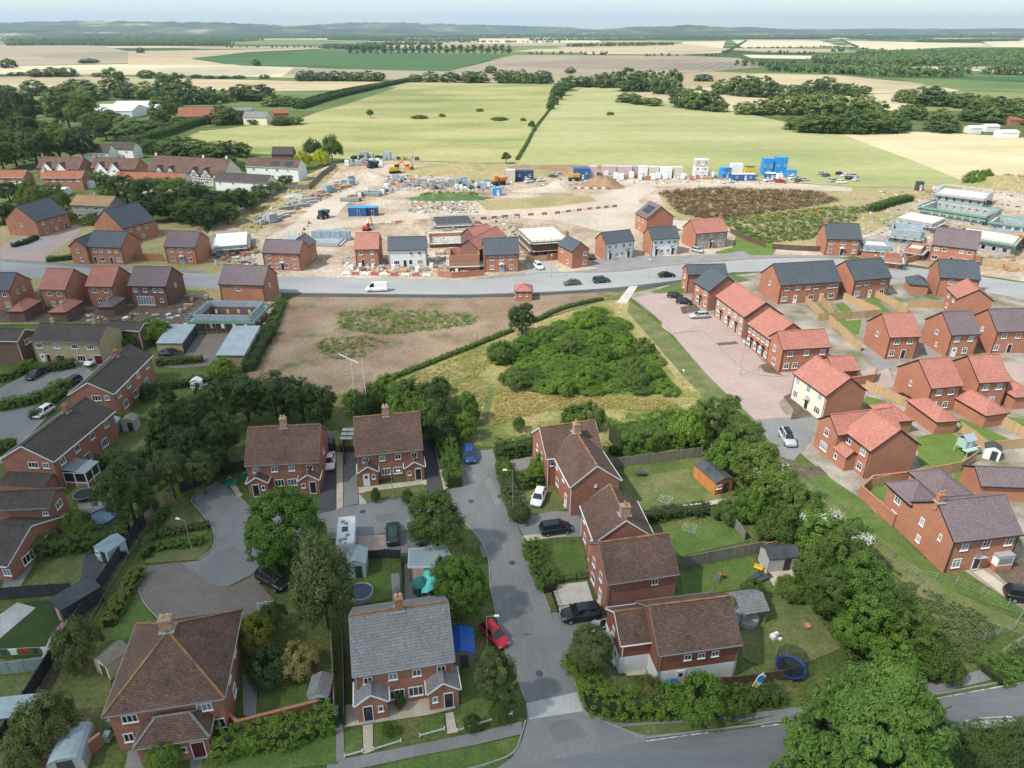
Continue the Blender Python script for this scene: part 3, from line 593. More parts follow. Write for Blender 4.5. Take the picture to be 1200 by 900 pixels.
def solve_eave(A, B, rv, e, slope):
 """half depth that puts the ridge on the pixel row rv at the middle of the eave A-B"""
 a, b = P(A[0], A[1], e), P(B[0], B[1], e); t = (b - a).normalized(); n = Vector((-t.y, t.x, 0)); mid = (a + b) / 2
 lo, hi = 0.5,16
 for _ in range(40):
  m_ = (lo + hi) / 2; p = mid + n * m_; p.z = e + m_ * math.tan(R(slope))
  lo, hi = (m_, hi) if PJ(p)[1] > rv else (lo, m_)
 return lo
def block_E(A, B, rv, e=5.0, slope=37, D=None, **k):
 a, b = P(A[0], A[1], e), P(B[0], B[1], e); t = (b - a); W_ = t.length; t.normalize(); n = Vector((-t.y, t.x, 0))
 hd = D / 2 if D else solve_eave(A, B, rv, e, slope)
 o = (a + b) / 2 + n * hd; o.z = 0
 return Block(o, math.atan2(t.y, t.x), W_, 2 * hd, e, hd * math.tan(R(slope)), 'x', **k)
def block_G(A, B, L, e=5.0, slope=37, **k):
 """front is a gable between eave corners A and B; L metres deep"""
 a, b = P(A[0], A[1], e), P(B[0], B[1], e); t = (b - a); W_ = t.length; t.normalize(); n = Vector((-t.y, t.x, 0))
 o = (a + b) / 2 + n * (L / 2); o.z = 0
 return Block(o, math.atan2(t.y, t.x), W_, L, e, W_ / 2 * math.tan(R(slope)), 'y', **k)
def wall_parts(bl, wm, low=None, z0=0.0, split=2.4):
 """walls of a block; low = another material for the ground storey"""
 W_, D_, e, rise = bl.W, bl.D, bl.e, bl.rise
 if bl.ridge == 'x': W_ -= 2 * bl.og; D_ -= 2 * bl.oe; sl = rise / (bl.D / 2)
 elif bl.ridge == 'y': W_ -= 2 * bl.oe; D_ -= 2 * bl.og; sl = rise / (bl.W / 2)
 else: W_ -= 2 * bl.oe; D_ -= 2 * bl.oe; sl = rise / (min(bl.W, bl.D) / 2)
 ht = e + bl.oe * sl - 0.1; x, y = W_ / 2, D_ / 2
 out = []
 def ring(za, zb, m0, gable):
  b = MB()
  for (p, q) in (((-x, -y),(x, -y)),((x, -y),(x, y)),((x, y),(-x, y)),((-x, y),(-x, -y))):
   l = math.hypot(q[0] - p[0], q[1] - p[1])
   m = bl.front_m if bl.front_m and p[1] == q[1] == -y else m0; isg = gable and ((bl.ridge == 'x' and p[0] == q[0]) or (bl.ridge == 'y' and p[1] == q[1]))
   if isg:
    top = ht + (y if bl.ridge == 'x' else x) * sl
    mx, my = (p[0] + q[0]) / 2,(p[1] + q[1]) / 2
    b.face([(*p, za),(*q, za),(*q, zb),(mx, my, top),(*p, zb)], m, uv=[(0, za),(l, za),(l, zb),(l / 2, top),(0, zb)])
   else: b.face([(*p, za),(*q, za),(*q, zb),(*p, zb)], m, uv=[(0, za),(l, za),(l, zb),(0, zb)])
  b.face([(-x, -y, za),(-x, y, za),(x, y, za),(x, -y, za)], m0); return b
 if low is None: out.append(('wall', ring(z0, ht, wm, True)))
 else: out.append(('wall', ring(split, ht, wm, True))); out.append(('lower_wall', ring(z0, split, low, False)))
 return out, x, y
def roof_mb(bl, m, t=0.13, flat=False):
 W_, D_, e, rise = bl.W / 2, bl.D / 2, bl.e, bl.rise; b = MB()
 if bl.ridge == 'x':
  s = math.hypot(D_, rise)
  for sg in (-1,1):
   q = [(-W_ * -sg, sg * D_, e),(W_ * -sg, sg * D_, e),(W_ * -sg, 0, e + rise),(-W_ * -sg, 0, e + rise)]
   q = [(-W_, -D_, e),(W_, -D_, e),(W_, 0, e + rise),(-W_, 0, e + rise)] if sg < 0 else [(W_, D_, e),(-W_, D_, e),(-W_, 0, e + rise),(W_, 0, e + rise)]
   b.face(q, m, uv=[(0,0),(2 * W_, 0),(2 * W_, s),(0, s)])
   d = [(p[0], p[1], p[2] - t) for p in q]; b.face(d[::-1], m)
   b.face([d[0], d[1], q[1], q[0]], m); b.face([d[1], d[2], q[2], q[1]], m); b.face([d[3], d[0], q[0], q[3]], m)
 elif bl.ridge == 'y':
  s = math.hypot(W_, rise)
  for sg in (-1,1):
   q = [(-W_, D_, e),(-W_, -D_, e),(0,-D_, e + rise),(0, D_, e + rise)] if sg < 0 else [(W_, -D_, e),(W_, D_, e),(0, D_, e + rise),(0,-D_, e + rise)]
   b.face(q, m, uv=[(0,0),(2 * D_, 0),(2 * D_, s),(0, s)])
   d = [(p[0], p[1], p[2] - t) for p in q]; b.face(d[::-1], m)
   b.face([d[0], d[1], q[1], q[0]], m); b.face([d[1], d[2], q[2], q[1]], m); b.face([d[3], d[0], q[0], q[3]], m)
 else:   # hipped on all four sides
  c = [(-W_, -D_, e),(W_, -D_, e),(W_, D_, e),(-W_, D_, e)]; k = min(W_, D_)
  if W_ >= D_: r1, r2 = (-W_ + k, 0, e + rise),(W_ - k + 1e-3,0, e + rise); F4 = [(c[0], c[1], r2, r1),(c[1], c[2], r2),(c[2], c[3], r1, r2),(c[3], c[0], r1)]
  else: r1, r2 = (0,-D_ + k, e + rise),(0, D_ - k + 1e-3, e + rise); F4 = [(c[0], c[1], r1),(c[1], c[2], r2, r1),(c[2], c[3], r2),(c[3], c[0], r1, r2)]
  for q in F4: b.face(q, m)
  for i in range(4):
   p, q = c[i], c[(i + 1) % 4]; b.face([(p[0], p[1], e - t),(q[0], q[1], e - t), q, p], m)
  b.face([(p[0], p[1], e - t) for p in c[::-1]], m)
  bl.hips = [(c[0], r1),(c[1], r1 if W_ < D_ else r2),(c[2], r2),(c[3], r2 if W_ < D_ else r1)]; bl.rr = (r1, r2)
 return b
def chimney_mb(wm, w=0.9, d=0.55, h=1.5, pots=2, pm=None):
 b = MB(); b.box((0,0, h / 2 - 0.6),(w, d, h + 1.2), wm); b.box((0,0, h - 0.12),(w + 0.12, d + 0.12,0.16), wm); b.box((0,0,-0.1),(w + 0.3, d + 0.5,0.12), M['lead'])
 return b
def place_local(o, root, origin, ang):
 c, s = math.cos(-root.rotation_euler.z), math.sin(-root.rotation_euler.z); d = origin - root.location
 o.location = (c * d.x - s * d.y, s * d.x + c * d.y, origin.z); o.rotation_euler = (0,0, ang - root.rotation_euler.z)
def add_block(root, bl, wm, rm, low=None, trim=None, ridge_m=None, detail=True, wins=(), doors=(), chims=(), solars=(), split=2.4, gutter=True, z0=0.0):
 trim = trim or M['black']
 parts, x, y = wall_parts(bl, wm, low, z0, split)
 for nm, b in parts:
  o = b.build(nm, root); place_local(o, root, bl.o, bl.ang)
 ro = roof_mb(bl, rm).build('roof', root); place_local(ro, root, bl.o, bl.ang)
 W_, D_, e, rise = bl.W / 2, bl.D / 2, bl.e, bl.rise
 ridge_m = ridge_m or rm
 if detail:
  b = MB()
  if bl.ridge == 'x': b.bar((-W_ + 0.01,0, e + rise + 0.03),(W_ - 0.01,0, e + rise + 0.02),0.22,0.10, ridge_m)
  elif bl.ridge == 'y': b.bar((0,-D_ + 0.01, e + rise + 0.03),(0, D_ - 0.01, e + rise + 0.02),0.22,0.10, ridge_m)
  else:
   for p, q in bl.hips: b.bar((p[0], p[1], p[2] + 0.03),(q[0], q[1], q[2] + 0.02),0.22,0.09, ridge_m)
   if (Vector(bl.rr[0]) - Vector(bl.rr[1])).length > 0.3: b.bar(bl.rr[0], bl.rr[1], 0.24,0.13, ridge_m)
  b.build('ridge_tiles', ro)
  if bl.ridge in 'xy':
   for s1 in (-1,1):
    b = MB()
    if bl.ridge == 'x': pr = [(s1 * (W_ + 0.012),-D_ + 0.03, e - 0.12),(s1 * (W_ + 0.012),0.0, e + rise - 0.10),(s1 * (W_ + 0.012), D_ - 0.03, e - 0.12)]
    else: pr = [(-W_ + 0.03, s1 * (D_ + 0.012), e - 0.12),(0, s1 * (D_ + 0.012), e + rise - 0.10),(W_ - 0.03, s1 * (D_ + 0.012), e - 0.12)]
    b.bar(pr[0], pr[1], 0.03,0.17, trim); b.bar(pr[1], pr[2], 0.03,0.17, trim); b.build('bargeboard', ro)
  if gutter:
   for s2 in (-1,1):
    if bl.ridge in ('x', 'h'): b = MB(); b.bar((-W_ + 0.02, s2 * (D_ + 0.05), e - 0.09),(W_ - 0.02, s2 * (D_ + 0.05), e - 0.09),0.11,0.10, trim); b.build('gutter', ro)
    if bl.ridge in ('y', 'h'): b = MB(); b.bar((s2 * (W_ + 0.05),-D_ + 0.02, e - 0.09),(s2 * (W_ + 0.05), D_ - 0.02, e - 0.09),0.11,0.10, trim); b.build('gutter', ro)
 if detail and gutter and bl.ridge == 'x' and e > 4:
  for s2 in (-1,1):
   b = MB(); b.bar((s2 * (x - .18),-y - .06,.1),(s2 * (x - .18),-y - .06, e - .15),.08,.08, trim); o = b.build('downpipe', root); place_local(o, root, bl.o, bl.ang)
 for (cx, cy, kw) in chims:
  c = chimney_mb(kw.get('m', wm), kw.get('w', 0.9), kw.get('d', 0.55), kw.get('h', 1.3)).build('chimney', ro); c.location = (cx * W_, cy * D_, e + rise * (1 - abs(cy if bl.ridge != 'y' else cx)) + 0.0)
  npot = kw.get('pots', 2); h = kw.get('h', 1.3); w = kw.get('w', 0.9)
  for i in range(npot):
   b = MB(); px = (i - (npot - 1) / 2) * (w / max(npot, 1)); b.lathe([(0.13, h - 0.04),(0.11, h + 0.38),(0.13, h + 0.40),(0.09, h + 0.41),(0.0, h + 0.3)], M[kw.get('pm', 'chimney_pot')], (px + cx * W_, cy * D_, c.location.z), n=8)
   b.build('chimney_pot', ro)
 for (fx, fy, w, h, side) in solars:          # panels on a slope: fractions along and up it
  b = MB(); sl = math.atan2(rise, D_ if bl.ridge == 'x' else W_)
  b.box((0,0,0.06),(w, h, 0.05), M['solar'])
  n = max(1, round(w / 1.05))
  for i in range(n + 1): b.box((-w / 2 + w * i / n, 0,0.075),(0.03, h, 0.03), M['grey'])
  for j in (-1,0,1): b.box((0, j * h / 2,0.076),(w, 0.03,0.03), M['grey'])
  s = b.build('solar_panel', ro)
  if bl.ridge == 'x':
   yy = -D_ * (1 - fy); s.location = (fx * W_, yy, e + rise * fy); s.rotation_euler = (sl, 0,0)
   if side == 'back': s.location = (fx * W_, -yy, e + rise * fy); s.rotation_euler = (sl, 0, pi)
  else:
   xx = -W_ * (1 - fy); s.location = (xx if side == 'left' else -xx, fx * D_, e + rise * fy); s.rotation_euler = (sl, 0,-pi / 2 if side == 'left' else pi / 2)
 A_ = {'front': (0,-y, 0, x), 'back': (0, y, pi, x), 'left': (-x, 0,-pi / 2, y), 'right': (x, 0, pi / 2, y)}
 def on_wall(o, side, u, z):
  cx, cy, a, half = A_[side]; d = (2 * u - 1) * half
  lx, ly = (cx + d * math.cos(a), cy + d * math.sin(a))
  co, si = math.cos(bl.ang), math.sin(bl.ang)
  place_local(o, root, bl.o + Vector((lx * co - ly * si, lx * si + ly * co, z)), bl.ang + a)
 for w in wins:
  side, u, z, ww, hh = w[:5]; n = w[5] if len(w) > 5 else 2; bars = w[6] if len(w) > 6 else 0; gl = w[7] if len(w) > 7 else None
  fr, pn = win_mesh(ww, hh, n, bars, None, M[gl] if gl else M[WR.choice(['glass', 'glass', 'glass_mid', 'glass_pale'])])
  o = link('window', fr, root); on_wall(o, side, u, z); link('pane', pn, o)
 for d in doors:
  side, u, mm = d[:3]; dw = d[3] if len(d) > 3 else 0.95; can = d[4] if len(d) > 4 else None
  o = link('door', door_mesh(M[mm], dw), root); on_wall(o, side, u, 0.08)
  if can:
   b = MB(); cm = M[can]
   b.face([(-0.75,-0.75,2.3),(0,-0.75,2.75),(0,0,2.75),(-0.75,0,2.3)], cm); b.face([(0,-0.75,2.75),(0.75,-0.75,2.3),(0.75,0,2.3),(0,0,2.75)], cm)
   b.face([(-0.75,-0.75,2.3),(0.75,-0.75,2.3),(0,-0.75,2.75)], M['white']); b.face([(-0.75,0,2.28),(0.75,0,2.28),(0.75,-0.75,2.28),(-0.75,-0.75,2.28)], M['white'])
   for sx in (-0.66,0.66): b.bar((sx, -0.05,1.85),(sx, -0.6,2.3),0.07,0.07, M['white'])
   o2 = b.build('door_canopy', root); on_wall(o2, side, u, 0.05)
 return ro
def house(name, label, cat, bl, wm, rm, group=None, **k):
 root = empty(name, bl.o.copy(), bl.ang, label, cat, group); root.location.z = 0
 bl2 = bl; add_block(root, bl2, M[wm], M[rm], low=M[k.pop('low')] if 'low' in k else None, ridge_m=M[k.pop('ridge_m')] if 'ridge_m' in k else None, trim=M[k.pop('trim')] if 'trim' in k else None, **k)
 return root
def porch(root, bl, u, w, d, e, wm, rm, side='front', door='door_white', slope=33, trim='white', win=True, doorx=0.3):
 """a small gabled porch on a wall of a block"""
 x, y = bl.W / 2 - bl.og, bl.D / 2 - bl.oe
 if bl.ridge == 'y': x, y = bl.W / 2 - bl.oe, bl.D / 2 - bl.og
 A_ = {'front': (0,-y, 0, x), 'back': (0, y, pi, x), 'left': (-x, 0,-pi / 2, y), 'right': (x, 0, pi / 2, y)}
 cx, cy, a, half = A_[side]; dd = (2 * u - 1) * half
 lx, ly = cx + dd * math.cos(a) + (d / 2 - 0.6) * math.sin(a), cy + dd * math.sin(a) - (d / 2 - 0.6) * math.cos(a)
 co, si = math.cos(bl.ang), math.sin(bl.ang)
 pb = Block(bl.o + Vector((lx * co - ly * si, lx * si + ly * co, 0)), bl.ang + a, w, d + 1.2, e, w / 2 * math.tan(R(slope)), 'y', oe=0.22, og=0.2)
 ws = [('front', 0.78,1.5,0.5,0.75,1)] if win == 1 else ([('front', 0.2,1.5,0.5,0.75,1)] if win == 2 else [])
 add_block(root, pb, M[wm], M[rm], trim=M[trim], wins=ws, doors=[('front', doorx, door)], ridge_m=M[rm])
 return pb

def semi_wins(n=4, uz=3.85, lz=1.35, uh=0.85, lh=1.1, w=0.85, lower=(0.36,0.64), lw=1.3):
 ws = [('front', u, uz, w, uh, 2) for u in ((0.13,0.38,0.62,0.87) if n == 4 else (0.2,0.8))]
 ws += [('front', u, lz, lw, lh, 3) for u in lower]; return ws

M['chim'] = bricky('chimney brick', (0.40,0.25,0.16),(0.30,0.18,0.12),(0.36,0.28,0.2),0.225,0.075,0.01, bump=0.004)
# --- the grey tiled pair in front
b1 = block_E((412.5,793),(533.5,774),713,5.0,36)
h = house('semi_detached_house', 'grey tiled brick pair with two grey gabled porches, left of the red car', 'house', b1, 'brick_old', 'roof_grey', ridge_m='ridge_lichen', trim='lead', group='old brick pairs of the close',
   wins=semi_wins(lower=(0.405,0.595), lw=1.45, lh=1.25) + [('back', .2,3.85,1,.9),('back', .8,3.85,1,.9),('back', .3,1.4,1.4,1.1),('back', .7,1.4,1.4,1.1)], chims=[(0.0,0.03, dict(w=0.85, d=0.7, h=1.5, pots=2, pm='pot_buff'))])
porch(h, b1,0.15,3.3,1.7,2.6, 'brick_old', 'roof_grey', door='door_dark', win=1, doorx=0.35, slope=36); porch(h, b1,0.87,3.3,1.7,2.6, 'brick_old', 'roof_grey', door='door_dark', win=2, doorx=0.66, slope=36)
# --- the pair with the big hipped roof, bottom left
e = 5.0; q = [P(121,840, e), P(264,818, e), P(283,714, e), P(158,731, e)]
t = (q[1] - q[0]); w = (t.length + (q[2] - q[3]).length) / 2; t.normalize(); nn = Vector((-t.y, t.x, 0)); dep = 0.5 * ((q[3] - q[0]).dot(nn) + (q[2] - q[1]).dot(nn))
ce = sum(q, Vector()) / 4; ce.z = 0
b2 = Block(ce, math.atan2(t.y, t.x), w, dep, e, min(w, dep) / 2 * math.tan(R(38)), 'h', oe=0.35)
h = house('semi_detached_house', 'brick pair with big brown hipped roof and lichened chimney beside the brick garden wall', 'house', b2, 'brick_old', 'roof_brown', group='old brick pairs of the close', ridge_m='ridge_lichen', trim='grey',
   wins=[('front', .17,3.9,1.35,.95,3),('front', .83,3.9,1.35,.95,3),('front', .11,1.5,.9,1.1,2),('front', .92,1.5,1.1,1.2,2),('right', .3,3.9,1.1,.95,2),('right', .6,3.9,1.1,.95,2),('right', .35,1.4,1.2,1.1,2),('left', .5,3.9,1.1,.95,2)],
   chims=[(-0.02,0.0, dict(w=1.1, d=0.9, h=1.3, pots=2, pm='pot_buff', m=M['chim']))])
pc = Block(b2.o + Vector((math.cos(b2.ang) * 0.6, math.sin(b2.ang) * 0.6,0)) - nn * (b2.D / 2 + 0.25), b2.ang, b2.W * 0.62,3.6,2.7,1.5, 'h', oe=0.2)
add_block(h, pc, M['brick_old'], M['roof_brown'], trim=M['grey'], wins=[('front', .43,1.4,.6,.7,1),('front', .62,1.4,.6,.7,1)], doors=[('front', .25, 'door_blue', 1.2),('front', .83, 'door_maroon', 1.2)], ridge_m=M['roof_grey'])
# --- two pairs at the head of the close
for (A_, B_, rv, lab, dl, dr) in (((286,546),(373.5,541.5),499, 'brown tiled brick pair left of the white car on its drive, both doors dark', 'door_dark', 'door_dark'),
        ((416.5,534.5),(496,526.5),485.5, 'brown tiled brick pair of houses with a white front door, by the tall clipped hedge', 'door_white', 'door_dark')):
 bb = block_E(A_, B_, rv, 4.7,37)
 h = house('semi_detached_house', lab, 'house', bb, 'brick_old', 'roof_brown', group='old brick pairs of the close', ridge_m='ridge_lichen', trim='grey', wins=semi_wins(uz=3.7, lower=(0.42,0.6)) + [('right', .5,3.7,.8,.8)],
    chims=[(-0.02,0.04, dict(w=0.9, d=0.7, h=1.4, pots=2, pm='pot_buff', m=M['chim']))])
 porch(h, bb, 0.15,3.1,1.5,2.5, 'brick_old', 'roof_brown', door=dl, win=1, doorx=0.38); porch(h, bb, 0.86,3.1,1.5,2.5, 'brick_old', 'roof_brown', door=dr, win=2, doorx=0.68)
# --- the brick row down the street
ba = block_E((640.5,538),(707,528.5),496.5,5.0,38)
bb = block_E((645,528),(668,571), None, 5.0,38, D=7.4)
h = house('brick_house', 'brick house with brown roof ridges crossing in a T under a lichened chimney', 'house', ba, 'brick_old', 'roof_brown', group='old brick row down the street', ridge_m='ridge_lichen', trim='white',
   wins=[('left', .35,3.9,.9,1,2),('left', .65,3.9,.9,1,2),('left', .3,1.4,1.2,1.1,2),('front', .1,3.9,.6,.8,1)], doors=[('left', .75, 'door_white')])
add_block(h, bb, M['brick_old'], M['roof_brown'], trim=M['white'], ridge_m=M['ridge_lichen'], wins=[('front', .25,3.9,.9,1,2),('front', .6,3.9,.9,1,2),('front', .3,1.4,1.2,1.1,2),('right', .5,4.6,.35,.35,1)],
   doors=[('front', .75, 'door_white')], chims=[(-0.95,0.0, dict(w=1.0, d=0.8, h=1.4, pots=3, m=M['chim']))])
bc = block_E((679.5,592),(696,636), None, 4.9,38, D=7.6)
h = house('brick_house', 'brick house with brown roof squeezed between the T ridged house and the plain gabled house', 'house', bc, 'brick_old', 'roof_brown', group='old brick row down the street', ridge_m='ridge_lichen', trim='white',
   wins=[('front', .2,3.8,.8,.9,2),('front', .75,3.8,.8,.9,2),('front', .3,1.4,1.1,1.1,2)], doors=[('front', .7, 'door_white')], chims=[(0.62,0.05, dict(w=0.8, d=1.1, h=1.3, pots=2, m=M['chim']))])
bd = block_E((712,685),(796.5,672.5),630,5.0,38)
h = house('brick_house', 'brick house with plain brown gabled roof, behind the black car and small silver hatchback', 'house', bd, 'brick_old', 'roof_brown', group='old brick row down the street', ridge_m='ridge_lichen', trim='grey',
   wins=[('front', .68,4.1,.75,.8,2),('left', .3,3.9,.9,1.1,2),('left', .68,3.9,.9,1.1,2),('left', .3,1.4,1.3,1.1,2)], doors=[('left', .7, 'door_white')])
be = block_E((772.5,768.5),(871,755),704,5.0,38)
h = house('brick_house', 'brown roofed house with tile hung upper storey and white lower walls at the street corner', 'house', be, 'tilehung', 'roof_brown', group='old brick row down the street', ridge_m='ridge_lichen', trim='grey', low='white_wall',
   wins=[('front', .36,3.9,.75,.75,2),('front', .53,3.9,.75,.75,2),('front', .7,3.9,.75,.75,2),('left', .3,3.9,1.3,1.2,2),('left', .34,1.3,1.5,1.2,3)], doors=[('front', .3, 'door_white', .9)])
bf = Block(be.o - Vector((math.cos(be.ang), math.sin(be.ang),0)) * (be.W / 2 + 0.9) + Vector((-math.sin(be.ang), math.cos(be.ang),0)) * 1.4, be.ang, 4.4,5.4,4.3,2.0, 'x', oe=0.25)
add_block(h, bf, M['tilehung'], M['roof_brown'], low=M['white_wall'], trim=M['white'], wins=[('left', .5,3.6,.8,1.0,2),('left', .3,1.3,.8,1,2)], doors=[('left', .72, 'door_white')], ridge_m=M['ridge_lichen'])

# --- the new estate on the right
M['brick_buff2'] = bricky('buff pink brick', (0.46,0.27,0.18),(0.38,0.21,0.14),(0.42,0.32,0.25),0.225,0.075,0.008, stain=(0.85,0.85,0.85), bump=0.004)
NEW = 'new brick houses of the right hand estate'
def neww(fu=(0.25,0.75), lu=(0.25,), fs='front', uz=3.95, w=1.05, h=1.15): return [(fs, u, uz, w, h, 2,1) for u in fu] + [(fs, u, 1.4, w, 1.2,2,1) for u in lu]
# the big red-roofed house by the verge
bg = block_E((988,504),(1020,529), None, 5.0,36, D=8.6)
h = house('detached_house', 'large brick house with red tiled cross gable and red porch, next to the cream house', 'house', bg, 'brick_new', 'roof_red', NEW, wins=neww((.2,.75),(.75,)), doors=[('front', .35, 'door_dark', .95)])
bw = block_G((953,492),(981,512),9.0,4.9,36)
t1 = Vector((math.cos(bg.ang), math.sin(bg.ang),0)); n1 = Vector((-t1.y, t1.x, 0))
bw = Block(bg.o - t1 * (bg.W / 2 + 1.6) - n1 * 0.4, bg.ang, 5.4, bg.D + 2.4,4.9,2.7 * math.tan(R(38)), 'y')
add_block(h, bw, M['brick_new'], M['roof_red'], wins=[('front', .5,3.9,1.0,1.2,2,1),('front', .5,1.4,1.6,1.3,3,1),('left', .5,3.9,.8,1)], doors=[])
bp = Block(bg.o - t1 * (bg.W / 2 * 0.35) - n1 * (bg.D / 2 + 0.4), bg.ang, 3.4,2.4,2.5,1.0, 'x', oe=0.15)
add_block(h, bp, M['brick_new'], M['roof_red'], wins=[('front', .3,1.4,.6,.9,1)], gutter=False)
# the big purple-roofed house at the right edge
bh = block_E((1118.7,636),(1200,626.5),583,5.0,36)
h = house('detached_house', 'large brick house with purple grey roof, black front door and white bay window', 'house', bh, 'brick_new', 'roof_purple', NEW,
   wins=[('front', .2,3.95,1.0,1.25,2,2),('front', .52,3.95,1.0,1.25,2,2),('front', .86,3.95,1.0,1.25,2,2),('front', .16,1.4,1.1,1.35,2,1, 'glass_pale'),('left', .33,3.9,.7,1.1,2,2),('left', .36,1.4,.7,1,2,2),('left', .75,4.0,.45,.9,1)],
   doors=[('front', .47, 'door_dark', 1.0, 'roof_purple')], chims=[(-0.93,0.0, dict(w=.8, d=.55, h=1.1, pots=2))])
b = MB()
for z, hh, m_ in ((0.45,0.9, M['brick_new']),(1.5,1.2, M['white']),(2.25,0.3, M['lead'])): b.box((0,-0.45, z),(2.3 if hh != 1.2 else 2.2,0.9 if hh != 1.2 else 0.84, hh), m_)
b.box((0,-0.88,1.55),(1.9,0.03,0.9), M['glass_pale'])
o = b.build('bay_window', h); o.location = (bh.W * 0.31,-bh.D / 2 + bh.oe, 0)
t2 = Vector((math.cos(bh.ang), math.sin(bh.ang),0)); n2 = Vector((-t2.y, t2.x, 0))
bk = Block(bh.o - t2 * (bh.W / 2 - 2.1) + n2 * (bh.D / 2 + 1.9), bh.ang, 4.6,5.2,4.9,1.75, 'h')
add_block(h, bk, M['brick_new'], M['roof_purple'], wins=[('left', .5,3.95,1.1,1.2,2,2),('left', .5,1.4,1.1,1.2,2,1)])
# cream house
bi = block_E((929,437),(968,464.5), None, 5.0,36, D=8.2); bi.front_m = M['cream_wall']
house('detached_house', 'cream fronted house with grey door canopy and red tiled roof, facing the pink road', 'house', bi, 'brick_new', 'roof_red', NEW,
  wins=[('front', u, 3.95,1.0,1.25,2,2) for u in (.14,.48,.83)] + [('front', .14,1.4,1.3,1.35,3,2),('front', .82,1.4,1.5,1.3,3,1)], doors=[('front', .5, 'door_dark', 1.0, 'lead')])
bj = block_E((978,436),(1008,434), None, 2.5,30, D=6.2)
house('garage', 'red roofed brick garage hidden behind the cream fronted house', 'garage', bj, 'brick_new', 'roof_red', 'estate garages', doors=[])
# the terrace along the pink road
bl_ = block_E((917.5,410),(974.5,406.7),386.5,5.0,37)
h = house('end_terrace_house', 'red roofed brick end house of the terrace, its ridge turned across the others', 'house', bl_, 'brick_new', 'roof_red', NEW, wins=neww((.18,.52,.86),(.14,.32)) + [('left', .5,3.95,1,1.2,2,1),('left', .6,1.4,1.3,1.3,2,1)])
for (A_, B_, dd, lab) in (((875.5,379),(902,398),9.2, 'red roofed brick terrace block in the middle of the row by the pink road'),((838,346.7),(872,372),9.2, 'long red roofed brick terrace block with buff front beside the slate roofed pair')):
 bm_ = block_E(A_, B_, None, 5.0,34, D=dd); bm_.front_m = M['brick_buff2'] if A_[0] < 850 else None
 house('terraced_house', lab, 'house', bm_, 'brick_new' if dd > 9.5 else 'brick_new', 'roof_red', NEW, wins=[('front', u, 3.95,.95,1.1,2,1) for u in (.1,.3,.5,.7,.9)] + [('front', u, 1.4,1.0,1.2,2,1) for u in (.1,.42,.62,.92)],
   doors=[('front', .24, 'door_dark', .95, 'black'),('front', .52, 'door_maroon', .95, 'black'),('front', .77, 'door_dark', .95, 'black')])
bn = block_E((812,330),(831,341.5), None, 5.0,36, D=9.0)
h = house('semi_detached_house', 'slate roofed brick pair with two crossing roofs, nearest the estate road', 'house', bn, 'brick_new', 'roof_slate', NEW, wins=neww((.25,.75),(.3,.8)), doors=[('front', .5, 'door_dark', .95, 'black')])
bo = block_E((806,322),(853,321),309.5,5.0,36)
add_block(h, bo, M['brick_new'], M['roof_slate'], wins=[('left', .5,3.9,1,1.1),('left', .5,1.4,1,1.1)])
# blocks behind
def simple(name, label, A_, B_, rv, wm, rm, slope=37, e=5.0, D=None, wins=None, doors=(), group=NEW, chims=(), solars=(), side=(), low=None, cat='house', trim=None, ridge_m=None, detail=True, front=None):
 bb = block_E(A_, B_, rv, e, slope, D)
 k = {}; bb.front_m = M[front] if front else None
 if low: k['low'] = low
 if trim: k['trim'] = trim
 if ridge_m: k['ridge_m'] = ridge_m
 r = house(name, label, cat, bb, wm, rm, group, wins=(wins if wins is not None else neww((.2,.8),(.2,.8))) + list(side), doors=doors, chims=chims, solars=solars, detail=detail, **k); r['_d'] = 0; del r['_d']
 return r, bb
LW = [('left', .5,3.9,.8,1.0,2)]
simple('semi_detached_house', 'long slate roofed brick pair with three narrow back gardens and white patio doors', (915,334.5),(987,330),307, 'brick_new', 'roof_slate', wins=[('front', u, 3.9,1.2,.9,2) for u in (.12,.3,.47,.6,.82,.92)] + [('front', u, 1.4,1.4,1.2,2) for u in (.1,.54,.88)], doors=[('front', .28, 'door_white'),('front', .72, 'door_white')], side=LW)
simple('semi_detached_house', 'shorter slate roofed brick pair next to the long slate roofed one, backing onto gardens', (1002,329),(1046,325),303.5, 'brick_new', 'roof_slate', wins=[('front', u, 3.9,1.2,.9,2) for u in (.15,.35,.8)] + [('front', u, 1.4,1.4,1.2,2) for u in (.15,.82)], doors=[('front', .5, 'door_white')])
simple('detached_house', 'slate roofed double fronted brick house with white arched door beyond the estate road, beside scaffolds', (969,280),(1010.5,281),261.5, 'brick_new', 'roof_slate', wins=neww((.15,.5,.85),(.15,.85)), doors=[('front', .5, 'door_dark', 1.0, 'white')], chims=[(-.9,0, dict(w=.8, h=1.2))], group=NEW)
simple('semi_detached_house', 'wide purple roofed brick house in front of the green scaffolding platforms', (1092,286.5),(1146,293),268.5, 'brick_new', 'roof_purple', wins=[('front', u, 3.9,1.1,1,2) for u in (.12,.3,.68,.86)] + [('front', u, 1.4,1.5,1.2,2) for u in (.12,.8)], doors=[('front', .5, 'door_dark', .95)])
simple('detached_house', 'slate roofed brick house on the far side of the small red hipped house', (1101.5,325),(1150,328),304.5, 'brick_new', 'roof_slate', wins=neww((.3,.7),()), chims=[(.93,0, dict(w=.8, h=1.2))])
bq = block_G((1121.5,350),(1166,353),8.0,5.0,33)
house('detached_house', 'red roofed brick house turned gable on beside the dark garden car port', 'house', bq, 'brick_new', 'roof_red', NEW, wins=[('left', .25,3.9,1,1.1),('left', .7,3.9,1,1.1),('left', .3,1.4,1,1.1)])
